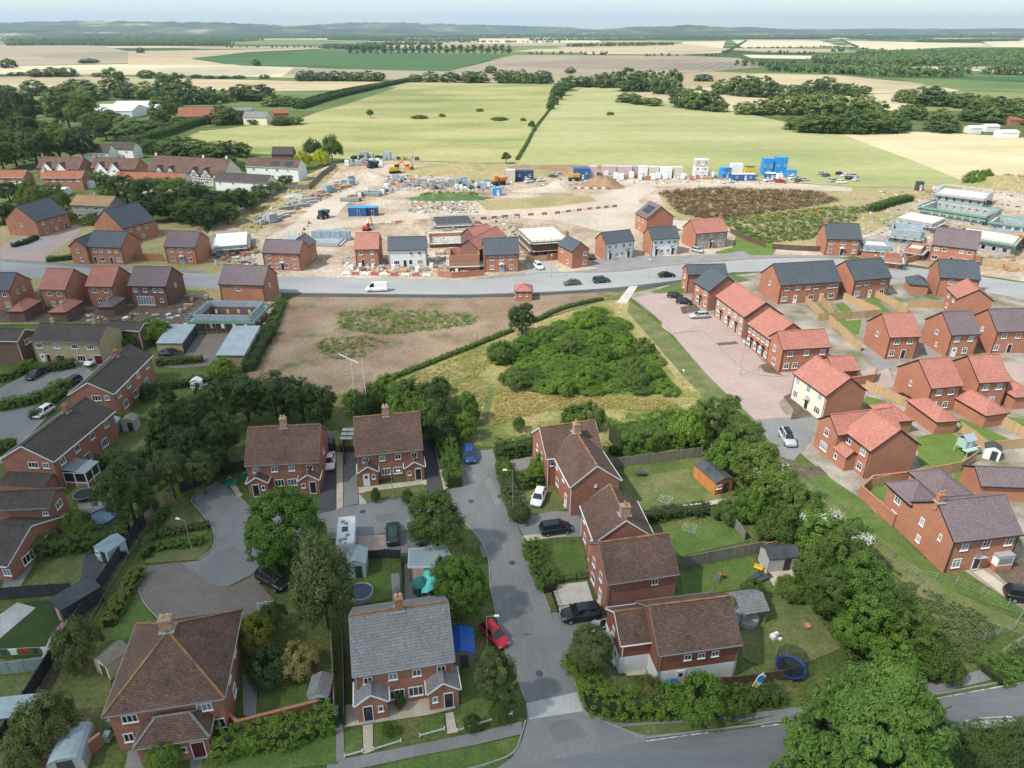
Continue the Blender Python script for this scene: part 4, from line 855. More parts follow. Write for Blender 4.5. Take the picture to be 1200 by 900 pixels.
simple('detached_house', 'red roofed brick house in the upper garden row with a black front door', (1043,395.5),(1080,394.5),366.5, 'brick_new', 'roof_red', wins=neww((.28,.72),(.2,)), doors=[('front', .58, 'door_dark', .95)], side=LW)
simple('detached_house', 'purple roofed brick house with an arched doorway in the upper garden row', (1115.5,393),(1151,391.5),364.5, 'brick_new', 'roof_purple', wins=neww((.25,.72),(.62,)), doors=[('front', .25, 'door_white', 1.1)], side=LW + [('left', .6,1.5,.6,.9)])
simple('detached_house', 'purple roofed brick house with a bay window at the end of the upper garden row', (1169,389),(1212,388),361.5, 'brick_new', 'roof_purple', wins=neww((.25,.65),(.12,)), doors=[('front', .5, 'door_dark', .95)], side=LW)
simple('detached_house', 'red roofed brick house of the lower garden row with white framed side window', (1092,455.5),(1130,452),419.5, 'brick_new', 'roof_red', wins=neww((.3,.7),(.62,)), doors=[('front', .25, 'door_white', 1.1)], side=[('left', .45,3.6,.5,1.0,1,1)])
simple('detached_house', 'red roofed brick house at the right of the lower garden row, above the rear garage', (1148,449),(1185.5,447),415.5, 'brick_new', 'roof_red', wins=neww((.28,.72),(.22,.6)), side=[])
def hip_garage(label, A_, B_, D_, rm='roof_red', e=2.5, wm='brick_new', W_=None):
 a, b_ = P(A_[0], A_[1], e), P(B_[0], B_[1], e); t = (b_ - a); w = t.length; t.normalize(); n = Vector((-t.y, t.x, 0)); o = (a + b_) / 2 + n * D_ / 2; o.z = 0
 bb = Block(o, math.atan2(t.y, t.x), w, D_, e, min(w, D_) / 2 * math.tan(R(33)), 'h', oe=0.2)
 r = house('garage', label, 'garage', bb, wm, rm, 'estate garages')
 d = MB(); d.box((0,-0.03,1.05),(2.3,0.06,2.1), M['door_dark'])
 for i in range(4): d.box((0,-0.065,0.3 + i * 0.5),(2.2,0.01,0.04), M['grey'])
 o2 = d.build('garage_door', r); o2.location = (0, bb.D / 2 - 0.2,0); o2.rotation_euler = (0,0, pi); return r
hip_garage('red hip roofed brick garage at the back of the large cross gabled house', (1044,495),(1072,492.5),6.0)
hip_garage('red hip roofed brick garage beside the green wooden playhouse garden', (1098,495),(1125,493),8.0)
hip_garage('red hip roofed brick garage between two striped lawns right of the playhouse', (1156,487.5),(1184,483.5),8.5)
hip_garage('red hip roofed brick garage cut by the right edge of the picture', (1190,466),(1216,464),7.0)
hip_garage('purple hip roofed brick garage behind the large purple roofed house', (1100,583),(1140,579),6.5, 'roof_purple')
simple('garage', 'purple roofed brick garage beside the white shed at the right edge', (1150,569.5),(1212,572),547, 'brick_new', 'roof_purple', e=2.6, slope=30, wins=[], group='estate garages', cat='garage')

# --- houses along the far side of the estate road
FAR = 'new houses across the estate road'
simple('semi_detached_house', 'white rendered slate roofed pair left of the brick house with solar panels', (710,286),(744.5,282),270.5, 'brick_new', 'roof_slate', front='white_wall', wins=[('front', u, 3.9,.9,1,2) for u in (.14,.36,.64,.86)] + [('front', u, 1.4,.9,1.1,2) for u in (.4,.6)], doors=[('front', .18, 'door_dark', .95, 'black'),('front', .82, 'door_dark', .95, 'black')], group=FAR)
simple('semi_detached_house', 'white rendered slate roofed pair just in front of the house with solar panels', (764,281),(797,279),265.5, 'brick_new', 'roof_slate', front='white_wall', wins=[('front', u, 3.9,.9,1,2) for u in (.14,.36,.64,.86)] + [('front', u, 1.4,.9,1.1,2) for u in (.4,.62)], doors=[('front', .2, 'door_dark', .95, 'black'),('front', .8, 'door_dark', .95, 'black')], group=FAR)
simple('detached_house', 'red roofed house with grey stone front and a lawn at its side', (816,274),(854,271),255.8, 'brick_new', 'roof_red', front='stone', wins=neww((.2,.5,.8),(.2,.8)), doors=[('front', .5, 'door_dark', .95, 'black')], chims=[(.9,0, dict(w=.8, h=1.1))], group=FAR)
br = block_G((757.5,256.5),(790.5,254),8.6,5.2,36)
house('detached_house', 'large purple roofed brick house with a square of solar panels on its roof', 'house', br, 'brick_new', 'roof_purple', FAR, wins=[('left', .3,3.9,1,1.1),('left', .7,3.9,1,1.1),('left', .4,1.4,1,1.1)], solars=[(0.0,0.55,4.6,3.2, 'left')])
bs = block_G((670,295),(691.5,292),8.4,5.0,38)
house('detached_house', 'slate roofed brick house turned gable on to the estate road, by the white parked car', 'house', bs, 'brick_new', 'roof_slate', FAR, wins=[('front', .78,3.9,1,1.1,2,1),('front', .78,1.4,1,1.1,2,1),('left', .3,3.9,1,1.1),('left', .7,1.4,1,1.1)], chims=[(0,.9, dict(w=.6, d=.8, h=1.1))])
simple('detached_house', 'slate roofed brick house with a grey green door beside the curved brick garden wall', (567,299),(609,297.8),278.5, 'brick_new', 'roof_slate', wins=neww((.22,.5,.78),(.22,.78)), doors=[('front', .5, 'door_blue', 1.0, 'white')], group=FAR)
simple('semi_detached_house', 'white rendered slate roofed pair standing alone among building rubble', (454,293.5),(500,292.5),277, 'brick_new', 'roof_slate', front='white_wall', wins=[('front', u, 3.9,.9,.9,2) for u in (.6,.82)] + [('front', u, 1.4,1.5,1.2,3) for u in (.2,.82)], doors=[('front', .42, 'door_dark'),('front', .57, 'door_dark')], group=FAR)
simple('detached_house', 'small red roofed brick house between the building stacks and the white pair', (415,292.5),(444,292),272.5, 'brick_new', 'roof_red', wins=neww((.25,.72),(.72,)), doors=[('front', .3, 'door_dark')], group=FAR)
_, bt = simple('detached_house', 'purple roofed brick house with rear wing next to the site track', (306,296),(351,297.5),280.8, 'brick_new', 'roof_purple', wins=neww((.17,.85),(.17,.34,.62,.85)) + [('front', .5,3.9,.8,1)], doors=[('front', .5, 'door_dark', 1, 'white')], group=FAR)
t3 = Vector((math.cos(bt.ang), math.sin(bt.ang),0)); n3 = Vector((-t3.y, t3.x, 0)); hs = [o for o in bpy.data.objects if o.get('label', '').startswith('purple roofed brick house with rear wing')][0]
add_block(hs, Block(bt.o + t3 * (bt.W / 2 - 3.2) + n3 * (bt.D / 2 + 2.6), bt.ang, 6.2,6.6,5.0,2.3, 'y'), M['brick_new'], M['roof_purple'], wins=[('right', .4,1.4,1,1.2),('right', .7,1.4,1,1.2)])

# --- the new houses on the left
LEFT = 'new houses of the left hand estate'
def g_house(label, A_, B_, L, wm, rm, slope=36, wins=(), e=5.0, doors=()):
 bb = block_G(A_, B_, L, e, slope); return house('semi_detached_house', label, 'house', bb, wm, rm, LEFT, wins=list(wins), doors=doors), bb
RW = [('right', .2,3.9,.9,1),('right', .45,3.9,.9,1),('right', .7,3.9,.9,1),('right', .25,1.4,1,1.2),('right', .55,1.4,1,1.2)]
g_house('slate roofed brick pair gable on to the pink paved yard, with shrubs under the gable', (4.5,257),(42,260),13.0, 'brick_new', 'roof_slate', wins=[('front', .5,3.6,.8,1)] + RW, doors=[('right', .85, 'door_dark')])
g_house('slate roofed brick pair behind the house with the slate bay, in front of big trees', (109,262),(144,268),12.0, 'brick_new', 'roof_slate', wins=RW)
r, bu = simple('semi_detached_house', 'slate roofed brick pair with a front cross gable behind the clipped hedge', (100.5,289),(142,290.5),270.5, 'brick_new', 'roof_slate', wins=[('front', u, 3.9,1,.9,2) for u in (.2,.38,.62,.82)] + [('front', u, 1.4,1.5,1.2,2) for u in (.35,.85)], doors=[('front', .15, 'door_dark'),('front', .62, 'door_dark')], group=LEFT)
t4 = Vector((math.cos(bu.ang), math.sin(bu.ang),0)); n4 = Vector((-t4.y, t4.x, 0))
add_block(r, Block(bu.o - t4 * (bu.W / 2 + 2.2) - n4 * 0.3, bu.ang, 5.6, bu.D + 0.8,5.0,2.2, 'y'), M['brick_new'], M['roof_slate'], wins=[('front', .45,3.8,.9,1,2),('front', .6,1.4,.9,1.1,2)])
simple('detached_house', 'grey roofed double fronted brick house with a white arched door and long garden wall', (191,289),(228.5,290),270.5, 'brick_new', 'roof_purple', wins=neww((.22,.5,.78),(.22,.78)), doors=[('front', .5, 'door_blue', 1, 'white')], chims=[(.93,0, dict(w=.8, h=1.1))], group=LEFT)
simple('detached_house', 'slate roofed brick house cut by the left edge beside two red roofed ones', (-30,340),(11,340.5),319, 'brick_new', 'roof_slate', wins=neww((.8,),(.8,)), side=[('right', .3,3.9,.8,1),('right', .6,3.9,.8,1)], group=LEFT)
simple('detached_house', 'red roofed brick house next to the slate roofed house cut by the left edge', (44,339),(76,340),314.5, 'brick_new', 'roof_red', wins=neww((.35,.72),(.4,)), doors=[('front', .75, 'door_white', 1.4)], group=LEFT)
simple('detached_house', 'red roofed brick house next to the buff fronted one with white folding doors', (99,335.5),(131.5,336),312, 'brick_new', 'roof_red', wins=neww((.3,.72),(.4,)), doors=[('front', .78, 'door_white', 1.4)], group=LEFT)
simple('detached_house', 'grey purple roofed buff fronted house with white folding doors across its rear', (149,335),(194,335.8),312, 'brick_brown', 'roof_purple', wins=[('front', u, 3.9,.9,1,2) for u in (.16,.42,.68,.84)] + [('front', .38,1.25,4.2,2.2,6),('front', .82,1.4,.9,1,2)], side=[('right', .5,3.9,.8,1)], group=LEFT)
simple('detached_house', 'purple roofed brick house behind the pale blue scaffolded shell', (255,333),(308.5,334.5),310.5, 'brick_new', 'roof_purple', wins=neww((.42,),()), side=[('right', .4,3.9,.8,1)], group=LEFT)
hip_garage('red hip roofed garage behind the old yellow brick pair, nearest the left edge', (7,365),(27,365),7.5, wm='brick_brown')
hip_garage('red hip roofed garage behind the old yellow brick pair, second from the left edge', (56,366),(77,366),7.5, wm='brick_brown')
hip_garage('grey hip roofed garage behind the old yellow brick pair, near the folding doors', (112.5,360),(132,360),6.5, rm='roof_purple', wm='brick_brown')
# --- the small brick substation kiosk by the field
a, b_ = P(603,342,2.4), P(624.5,342,2.4); t = (b_ - a); w = t.length; t.normalize(); n = Vector((-t.y, t.x, 0)); o = (a + b_) / 2 + n * w / 2; o.z = 0
kb = Block(o, 0, w, w, 2.5,1.3, 'h', oe=0.2)
k = house('brick_kiosk', 'small square brick kiosk with red hipped roof at the edge of the bare field', 'kiosk', kb, 'brick_new', 'roof_red', wins=[('front', .3,1.5,.5,.6,1),('front', .7,1.5,.5,.6,1)], doors=[('left', .5, 'door_dark')])
# --- the 1960s houses on the left
OLD = 'nineteen sixties houses on the left'
_, e1 = simple('semi_detached_house', 'yellow brick pair of houses with dark tiled roof and two chimneys behind the hedges', (34,399.5),(115,401.5),379.5, 'brick_buff', 'roof_dark', slope=27, wins=[('front', u, 3.9,1.4,1,3) for u in (.1,.36,.63,.86)] + [('front', u, 1.35,1.7,1.3,3) for u in (.37,.68)], doors=[('front', .1, 'door_white'),('front', .19, 'door_maroon'),('front', .93, 'door_maroon', 1.6)], group=OLD, trim='grey', chims=[(-.62,.05, dict(w=.6, d=.6, h=1.2, pots=1, m=M['brick_buff'])),(.6,.05, dict(w=.6, d=.6, h=1.2, pots=1, m=M['brick_buff']))])
simple('detached_house', 'dark roofed brown brick annex house behind the right end of the yellow brick pair', (121,385),(163,388),376.5, 'brick_brown', 'roof_dark', slope=26, wins=[], group=OLD, trim='white', e=4.2)
for (A_, B_, L, lab) in (((79,462.5),(133.5,461.5),16.0, 'brown brick pair with white gable edge and long dark roof below the yellow pair'),((-2,538),(63,541),15.0, 'brown brick pair with long dark roof and a white framed conservatory at its side')):
 bv = block_G(A_, B_, L, 5.0,30)
 h = house('semi_detached_house', lab, 'house', bv, 'brick_old', 'roof_dark', OLD, trim='white', wins=[('front', .6,4.2,1.5,1.0,3),('front', .85,4.2,.9,.9,2)] + [('right', u, 3.9,1.1,1,2) for u in (.12,.35,.6,.85)] + [('right', u, 1.4,1.5,1.3,3) for u in (.2,.45,.75)], chims=[(0,.35, dict(w=.7, d=.7, h=1.2, pots=1))])
 if A_[0] < 10:
  b = MB(); g_ = M['white']
  for (cx, cy) in ((0,0),(3.4,0),(0,3.0),(3.4,3.0),(1.7,0),(1.7,3.0),(3.4,1.5)): b.box((cx, cy, 1.2),(0.12,0.12,2.4), g_)
  for z in (0.7,2.35):
   for p_, q_ in (((0,0),(3.4,0)),((3.4,0),(3.4,3)),((0,3),(3.4,3))): b.bar((*p_, z),(*q_, z),0.1,0.12, g_)
  b.face([(-0.1,-0.15,2.9),(3.6,-0.15,2.45),(3.6,3.15,2.45),(-0.1,3.15,2.9)], M['glass_pale'])
  b.box((1.7,1.5,1.2),(3.3,2.9,2.2), M['glass']); b.box((1.7,1.5,0.33),(3.42,3.02,0.66), M['brick_old'])
  c = b.build('conservatory', h); c.location = (bv.W / 2 - bv.oe, -bv.D / 2 + 1.2,0)
  s_ = MB(); s_.face([(-3.6,-2.6,2.4),(3.6,-2.6,2.4),(3.6,0,2.9),(-3.6,0,2.9)], M['roof_dark']); s_.box((0,-1.2,1.2),(7,2.4,2.38), M['brick_old']); s_.build('lean_to', h).location = (0,-bv.D / 2 + .14,0)
_, e4 = simple('detached_house', 'brown brick house with brown roof and a side gable facing the round trampoline', (-12,598),(57,595),574.5, 'brick_old', 'roof_dark', slope=30, wins=[('front', .9,3.9,.7,.6)], side=[('right', .5,3.9,1.4,1,2),('right', .5,1.4,1.5,1.2,2)], group=OLD, trim='grey')
simple('detached_house', 'dark roofed brick house low at the left edge beside the lawn and blue chairs', (-40,660),(8,664), None, 'brick_old', 'roof_dark', slope=24, e=2.6, D=10, wins=[('front', .9,1.4,1,1)], side=[('right', .3,1.3,1.8,1.2,3),('right', .7,1.3,1.5,1.2,3)], group=OLD, trim='white')
simple('semi_detached_house', 'dark roofed brown brick house cut by the left edge near the blue covered boat', (-45,398),(20,400),384.5, 'brick_brown', 'roof_dark', slope=28, wins=[], side=[('right', .4,3.9,.9,1),('right', .6,3.9,.9,1)], group=OLD, trim='white')
# --- the older village houses behind
VIL = 'older village houses at the back left'
simple('semi_detached_house', 'pale walled pair of houses with a tan roof, between garden shrubs', (81,240),(127,242),229, 'pebble', 'roof_tan', slope=28, wins=[('front', u, 3.9,1.4,1,2) for u in (.15,.4,.65,.88)] + [('front', u, 1.4,1.6,1.2,2) for u in (.2,.7)], group=VIL, trim='grey', chims=[(-.05,0, dict(w=.7, h=1))])
simple('terraced_house', 'orange roofed brick row cut by the left edge behind a white garden room', (-40,208),(27,208),199, 'brick_old', 'roof_orange', slope=33, wins=[('front', u, 3.9,1.2,1) for u in (.2,.4,.6,.8,.93)], group=VIL, trim='white')
simple('terraced_house', 'orange roofed brick row above the white flat roofed extension', (47,208.5),(95,208.5),200, 'brick_old', 'roof_orange', slope=33, wins=[('front', u, 3.9,1.2,1) for u in (.1,.3,.5,.7,.9)], group=VIL, trim='white', chims=[(-.9,0, dict(w=.7, h=1)),(.2,0, dict(w=.7, h=1))])
simple('terraced_house', 'low brown roofed row in front of the timbered houses, behind dark trees', (132,211),(212,213),202, 'cream_wall', 'roof_orange', slope=33, wins=[('front', u, 3.7,1.2,1) for u in (.2,.5,.8)], group=VIL, trim='white')
def tudor(label, A_, B_, rv, gables, timber, rm='roof_brown', wm='cream_wall'):
 bb = block_E(A_, B_, rv, 4.8,40); h = house('terraced_house', label, 'house', bb, wm, rm, VIL, trim='black', wins=[('front', u, 1.4,1.3,1.1) for u in (.1,.3,.7,.9)], chims=[(-.95,0, dict(w=.8, h=1)),(.3,0, dict(w=.8, h=1)),(.9,0, dict(w=.8, h=1))])
 t_ = Vector((math.cos(bb.ang), math.sin(bb.ang),0)); n_ = Vector((-t_.y, t_.x, 0))
 for gx, gw in gables:
  gb = Block(bb.o + t_ * (gx * bb.W / 2) - n_ * (bb.D / 2 - 1.6), bb.ang, gw, 4.4,3.6, gw / 2 * math.tan(R(48)), 'y', oe=.2)
  add_block(h, gb, M['white_wall'], M[rm], trim=M['black'] if timber else M['white'], wins=[('front', .5,4.0,1.3,.9,3),('front', .5,1.4,1.6,1.1,3)], gutter=False)
  if timber:
   b = MB(); x_ = gw / 2 - .3; dz = math.tan(R(48))
   for i in range(-3,4):
    xx = i * x_ / 3.6; b.box((xx, -0.03,(0.2 + 3.4 + (x_ - abs(xx)) * dz) / 2),(.2,.06,3.2 + (x_ - abs(xx)) * dz), M['black'])
   for z in (2.6,3.6,4.9): b.box((0,-0.035, z),(2 * min(x_, x_ - (z - 3.7) / dz) if z > 3.7 else 2 * x_, .06,.2), M['black'])
   o_ = b.build('timber_frame', h); place_local(o_, h, gb.o - n_ * (gb.D / 2 - gb.og), gb.ang)
tudor('brown roofed row with two pairs of black and white timbered gables', (172,200),(262,205),184, [(-.66,6.5),(-.36,6.5),(.25,6.5),(.55,6.5)], True)
tudor('brown roofed pair with two steep white gables, left of the other white gabled pair', (42,197),(92,199),184, [(-.45,6.8),(.2,6.8)], False, 'roof_brown', 'brick_old')
tudor('brown roofed pair with two steep white gables, right of the other white gabled pair', (105,197),(158,199),185, [(-.5,6.8),(.1,6.8)], False, 'roof_brown', 'brick_old')
simple('terraced_house', 'long low white walled house with grey brown roof near the taller solar panelled one', (250,211),(313,214.5),203.5, 'white_wall', 'roof_dark', slope=36, e=4.2, wins=[('front', u, 3.2,1,.9) for u in (.1,.35,.75,.9)], group=VIL, trim='grey')
simple('semi_detached_house', 'tall white rendered house with brown roof and dark solar panels beside yellow trees', (287,194.5),(349,197.5),186, 'white_wall', 'roof_brown', slope=38, e=5.6, wins=[('front', u, 4.4,1.1,1) for u in (.15,.4,.6,.8)] + [('front', u, 1.5,1.1,1.2) for u in (.5,.7)], group=VIL, trim='white', solars=[(.1,.5,4,2.6, 'front'),(.6,.5,4,2.6, 'front')])
simple('detached_house', 'grey brown roofed cottage with white walls above the white gabled pairs', (96,178.5),(127,178.5),168.5, 'white_wall', 'roof_dark', slope=40, wins=[('front', u, 3.5,1.1,1) for u in (.3,.7)], group=VIL)
simple('detached_house', 'dark roofed house with blue white timbered front among trees', (128,174),(155,175),166, 'white_wall', 'roof_dark', slope=40, wins=[('front', u, 3.5,1.1,1) for u in (.3,.7)], group=VIL)
simple('detached_house', 'dark roofed cottage between trees just below the pasture edge', (318,181),(343,181),172, 'brick_brown', 'roof_dark', slope=45, wins=[], group=VIL)
# --- farm buildings
FARM = 'farm buildings below the fields'
simple('farmhouse', 'long pink tiled farmhouse roof among tall trees below the stubble', (208,137),(262,136),125, 'brick_old', 'roof_orange', slope=40, wins=[], group=FARM, detail=False)
simple('farmhouse', 'grey slate roofed farmhouse right of the long pink tiled roof', (284,137.5),(312,138),130.5, 'cream_wall', 'roof_grey', slope=40, wins=[('front', .5,3,1.5,1)], group=FARM, detail=False)
simple('farm_building', 'low grey roofed outbuilding behind the slate roofed farmhouse', (272,130),(296,129.5),125.5, 'brick_brown', 'roof_grey', slope=35, wins=[], group=FARM, detail=False)
simple('farm_building', 'small orange roofed outbuilding at the right end of the farm', (320,133),(338,132.5),128, 'brick_old', 'roof_orange', slope=35, wins=[], group=FARM, detail=False)
simple('barn', 'big white roofed barn with dark green end wall, nearer of the two', (108,130),(154,130),122, 'white_wall', 'tin_roof', slope=14, e=5, wins=[], group=FARM, detail=False)
simple('barn', 'big white roofed barn behind, farther of the two', (128,126),(182,126),118.5, 'white_wall', 'tin_roof', slope=14, e=5, wins=[], group=FARM, detail=False)
for i, (u, v, w_, lab) in enumerate(((1145,150,14, 'white roofed shed left of the red roofed yard building at the right edge'),(1165,148,16, 'pale roofed shed beside the red roofed yard building'),(1185,155,22, 'low white polytunnel like shed at the right edge by the trees'))):
 simple('farm_building', lab, (u - w_ / 2, v),(u + w_ / 2, v), None, 'white_wall', 'tin_roof', slope=15, e=3.5, D=8, wins=[], group=FARM, detail=False)
simple('farm_building', 'red roofed yard building at the right edge among sheds', (1185,141),(1215,141), None, 'brick_old', 'roof_orange', slope=30, e=3.5, D=8, wins=[], group=FARM, detail=False)

# ------------------------------------------------------------------ trees, bushes, hedges
M['leaf_mid'] = leafmat('leaves mid green', (0.056,0.105,0.02),(0.12,0.185,0.04))
M['leaf_bright'] = leafmat('leaves bright green', (0.072,0.15,0.02),(0.155,0.255,0.038))
M['leaf_dark'] = leafmat('leaves dark green', (0.032,0.062,0.02),(0.066,0.108,0.032))
M['leaf_conifer'] = leafmat('conifer sprays', (0.05,0.12,0.022),(0.125,0.225,0.042), trans=0.12)
M['leaf_olive'] = leafmat('olive leaves', (0.08,0.11,0.034),(0.145,0.175,0.06))
M['leaf_gold'] = leafmat('golden leaves', (0.34,0.37,0.015),(0.55,0.54,0.03))
M['leaf_yellow'] = leafmat('yellowing leaves', (0.10,0.14,0.02),(0.19,0.21,0.04))
M['leaf_far'] = leafmat('far tree leaves', (0.05,0.098,0.025),(0.105,0.17,0.045), trans=0.15)
M['leaf_farlight'] = leafmat('far pale tree leaves', (0.09,0.15,0.032),(0.165,0.22,0.055), trans=0.15)
M['leaf_brown'] = leafmat('dry brown dock stems', (0.10,0.055,0.03),(0.21,0.125,0.065),(0.3,0.2,0.1), trans=0.1)
M['leaf_straw'] = leafmat('dry straw grass', (0.21,0.20,0.07),(0.36,0.31,0.13),(0.42,0.36,0.18), trans=0.2)
M['blossom'] = plain('white blossom', (0.62,0.63,0.55),0.8)
M['bark'] = mottled('bark', [(0.3,(0.06,0.045,0.035)),(0.7,(0.13,0.10,0.08))], 2.0,8,0.3)
def leaf_cloud(name, C, rad, nrm_c, per, size, mat, seed, aspect=1.0, droop=0.0, spread=0.75, flatten=0.8, tint=None):
 """quads scattered in clumps: C centres (n,3), rad radii (n,), nrm_c outward directions (n,3)"""
 g = np.random.default_rng(seed); n = len(C); N = n * per
 ci = np.repeat(np.arange(n), per)
 d = g.normal(size=(N, 3)); d /= np.linalg.norm(d, axis=1)[:, None]
 r = g.random(N) ** (1 / 2.2)
 off = d * r[:, None] * rad[ci][:, None]; off[:, 2] *= flatten
 p = C[ci] + off
 nn = nrm_c[ci] * 0.75 + d * 0.45 + g.normal(size=(N, 3)) * 0.42; nn[:, 2] += 0.3
 nn /= np.linalg.norm(nn, axis=1)[:, None]
 ref = g.normal(size=(N, 3)); ref[:, 2] -= droop
 t = ref - (ref * nn).sum(1)[:, None] * nn; t /= np.linalg.norm(t, axis=1)[:, None] + 1e-9
 b = np.cross(nn, t); s = size * (0.6 + 0.8 * g.random(N))
 a1 = t * (s * aspect)[:, None]; a2 = b * (s * 0.62)[:, None]
 V = np.empty((N, 4,3)); V[:, 0] = p - a1; V[:, 1] = p + a2 - a1 * 0.1; V[:, 2] = p + a1; V[:, 3] = p - a2 - a1 * 0.1
 me = bpy.data.meshes.new(name)
 me.vertices.add(N * 4); me.vertices.foreach_set('co', V.reshape(-1))
 me.loops.add(N * 4); me.loops.foreach_set('vertex_index', np.arange(N * 4, dtype=np.int32))
 me.polygons.add(N); me.polygons.foreach_set('loop_start', np.arange(0, N * 4,4, dtype=np.int32))
 try: me.polygons.foreach_set('loop_total', np.full(N, 4, dtype=np.int32))
 except Exception: pass
 me.update(calc_edges=True)
 at = me.attributes.new('tint', 'FLOAT', 'FACE')
 ct = g.random(n) if tint is None else tint
 tv = np.clip(0.55 * ct[ci] + 0.45 * g.random(N),0,1); at.data.foreach_set('value', tv.astype(np.float32))
 me.materials.append(mat)
 return me
def on_lobes(lobes, n, seed, low=-0.35, inner=0.12):
 """clump centres over a set of ellipsoids (x,y,z,rx,ry,rz)"""
 g = np.random.default_rng(seed); w = np.array([l[3] * l[5] for l in lobes]); w = w / w.sum()
 C, Nn = [], []
 while len(C) < n:
  l = lobes[g.choice(len(lobes), p=w)]; d = g.normal(size=3); d /= np.linalg.norm(d)
  if d[2] < low: continue
  k = 1 - inner * g.random() ** 1.5 * 3
  p = np.array(l[:3]) + d * np.array(l[3:]) * k
  inside = any(sum(((p[i] - m[i]) / m[3 + i]) ** 2 for i in range(3)) < 0.6 for m in lobes if m is not l)
  if inside and g.random() < 0.75: continue
  C.append(p); Nn.append(d)
 return np.array(C), np.array(Nn)
def trunk_mesh(h, r, limbs, seed, mat=None):
 g = random.Random(seed); b = MB(); mat = mat or M['bark']; p = Vector((0,0,-0.3)); q = Vector((g.uniform(-.1,.1), g.uniform(-.1,.1), h * 0.55)); e = Vector((g.uniform(-.3,.3), g.uniform(-.3,.3), h))
 b.tube(p, q, r, mat, r * 0.75); b.tube(q, e, r * 0.75, mat, r * 0.3)
 for i in range(limbs):
  a = g.uniform(0,6.28); s = p.lerp(e, g.uniform(0.45,0.9)); t = s + Vector((math.cos(a), math.sin(a),0.9)) * h * g.uniform(0.25,0.5); b.tube(s, t, r * 0.4, mat, r * 0.1, n=6)
 return b.mesh('trunk')
def tree_proto(kind, seed):
 g = random.Random(seed)
 if kind == 'broad':      # 10 m high, about 8 m across
  lobes = [(0,0,6.0,3.2,3.2,3.3)] + [(2.2 * math.cos(a),2.2 * math.sin(a), g.uniform(4.3,6.6), g.uniform(1.5,2.2), g.uniform(1.5,2.2), g.uniform(1.4,2.1)) for a in [i * 1.05 + g.uniform(-.3,.3) for i in range(6)]] + [(g.uniform(-.8,.8), g.uniform(-.8,.8),8.0,1.7,1.7,1.6)]
  C, N_ = on_lobes(lobes, 210, seed, -0.6); return lobes, C, N_, np.random.default_rng(seed).uniform(0.45,0.85, len(C)),100,0.112, dict(), trunk_mesh(6,0.28,5, seed)
 if kind == 'round':      # a clipped looking full round crown, low to the ground
  lobes = [(0,0,5.2,3.9,3.9,4.6)] + [(2.6 * math.cos(a),2.6 * math.sin(a), g.uniform(3.2,6.6),1.9,1.9,1.9) for a in [i * 0.9 for i in range(7)]]
  C, N_ = on_lobes(lobes, 380, seed, -0.8,0.08); return lobes, C, N_, np.random.default_rng(seed).uniform(0.4,0.75, len(C)),90,0.108, dict(), trunk_mesh(5,0.25,4, seed)
 if kind == 'dark':       # old dense tree, uneven
  lobes = [(0,0,5.0,3.2,3.2,4.2)] + [(2.5 * math.cos(a),2.5 * math.sin(a), g.uniform(2.5,7.4), g.uniform(1.3,2.0), g.uniform(1.3,2.0), g.uniform(1.3,2.2)) for a in [i * 0.8 + g.uniform(-.3,.3) for i in range(8)]]
  C, N_ = on_lobes(lobes, 240, seed, -0.7); return lobes, C, N_, np.random.default_rng(seed).uniform(0.4,0.85, len(C)),95,0.112, dict(), trunk_mesh(6,0.3,5, seed)
 if kind == 'conifer':    # tall pointed evergreen 10 m high
  lobes = [(0,0, z, rr, rr, 1.3) for z, rr in ((1.2,2.4),(2.6,2.35),(4.0,2.1),(5.4,1.75),(6.8,1.35),(8.0,.95),(9.1,.5))]
  C, N_ = on_lobes(lobes, 130, seed, -0.5,0.05); return lobes, C, N_, np.random.default_rng(seed).uniform(0.45,0.75, len(C)),55,0.17, dict(aspect=1.5, droop=1.2), trunk_mesh(8,0.25,0, seed)
 if kind == 'tall':       # narrow upright tree
  lobes = [(g.uniform(-.3,.3), g.uniform(-.3,.3), z, rr, rr, 1.7) for z, rr in ((2,1.6),(3.6,2.0),(5.2,2.1),(6.8,1.8),(8.3,1.3))]
  C, N_ = on_lobes(lobes, 110, seed, -0.5); return lobes, C, N_, np.random.default_rng(seed).uniform(0.5,0.8, len(C)),52,0.18, dict(), trunk_mesh(7,0.25,3, seed)
 if kind == 'birch':      # drooping light crown
  lobes = [(0,0,6.2,2.2,2.2,3.4)] + [(1.6 * math.cos(a),1.6 * math.sin(a), g.uniform(3.4,6.5),1.2,1.2,2.0) for a in [i * 1.05 + g.uniform(-.2,.2) for i in range(6)]]
  C, N_ = on_lobes(lobes, 200, seed, -0.8); return lobes, C, N_, np.random.default_rng(seed).uniform(0.45,0.9, len(C)),60,0.105, dict(aspect=1.5, droop=2.2, flatten=1.5), trunk_mesh(7,0.18,4, seed)
 if kind == 'bush':       # dome on the ground, 4 m high 6 m across
  lobes = [(0,0,1.5,2.5,2.5,2.2)] + [(1.8 * math.cos(a),1.8 * math.sin(a), g.uniform(.8,1.7), g.uniform(1.0,1.4), g.uniform(1.0,1.4), g.uniform(1.0,1.5)) for a in [i * 1.05 + g.uniform(-.3,.3) for i in range(6)]]
  C, N_ = on_lobes(lobes, 150, seed, -0.15); C[:, 2] = np.maximum(C[:, 2], 0.2); return lobes, C, N_, np.random.default_rng(seed).uniform(0.35,0.7, len(C)),84,0.095, dict(), trunk_mesh(1.8,0.14,4, seed)
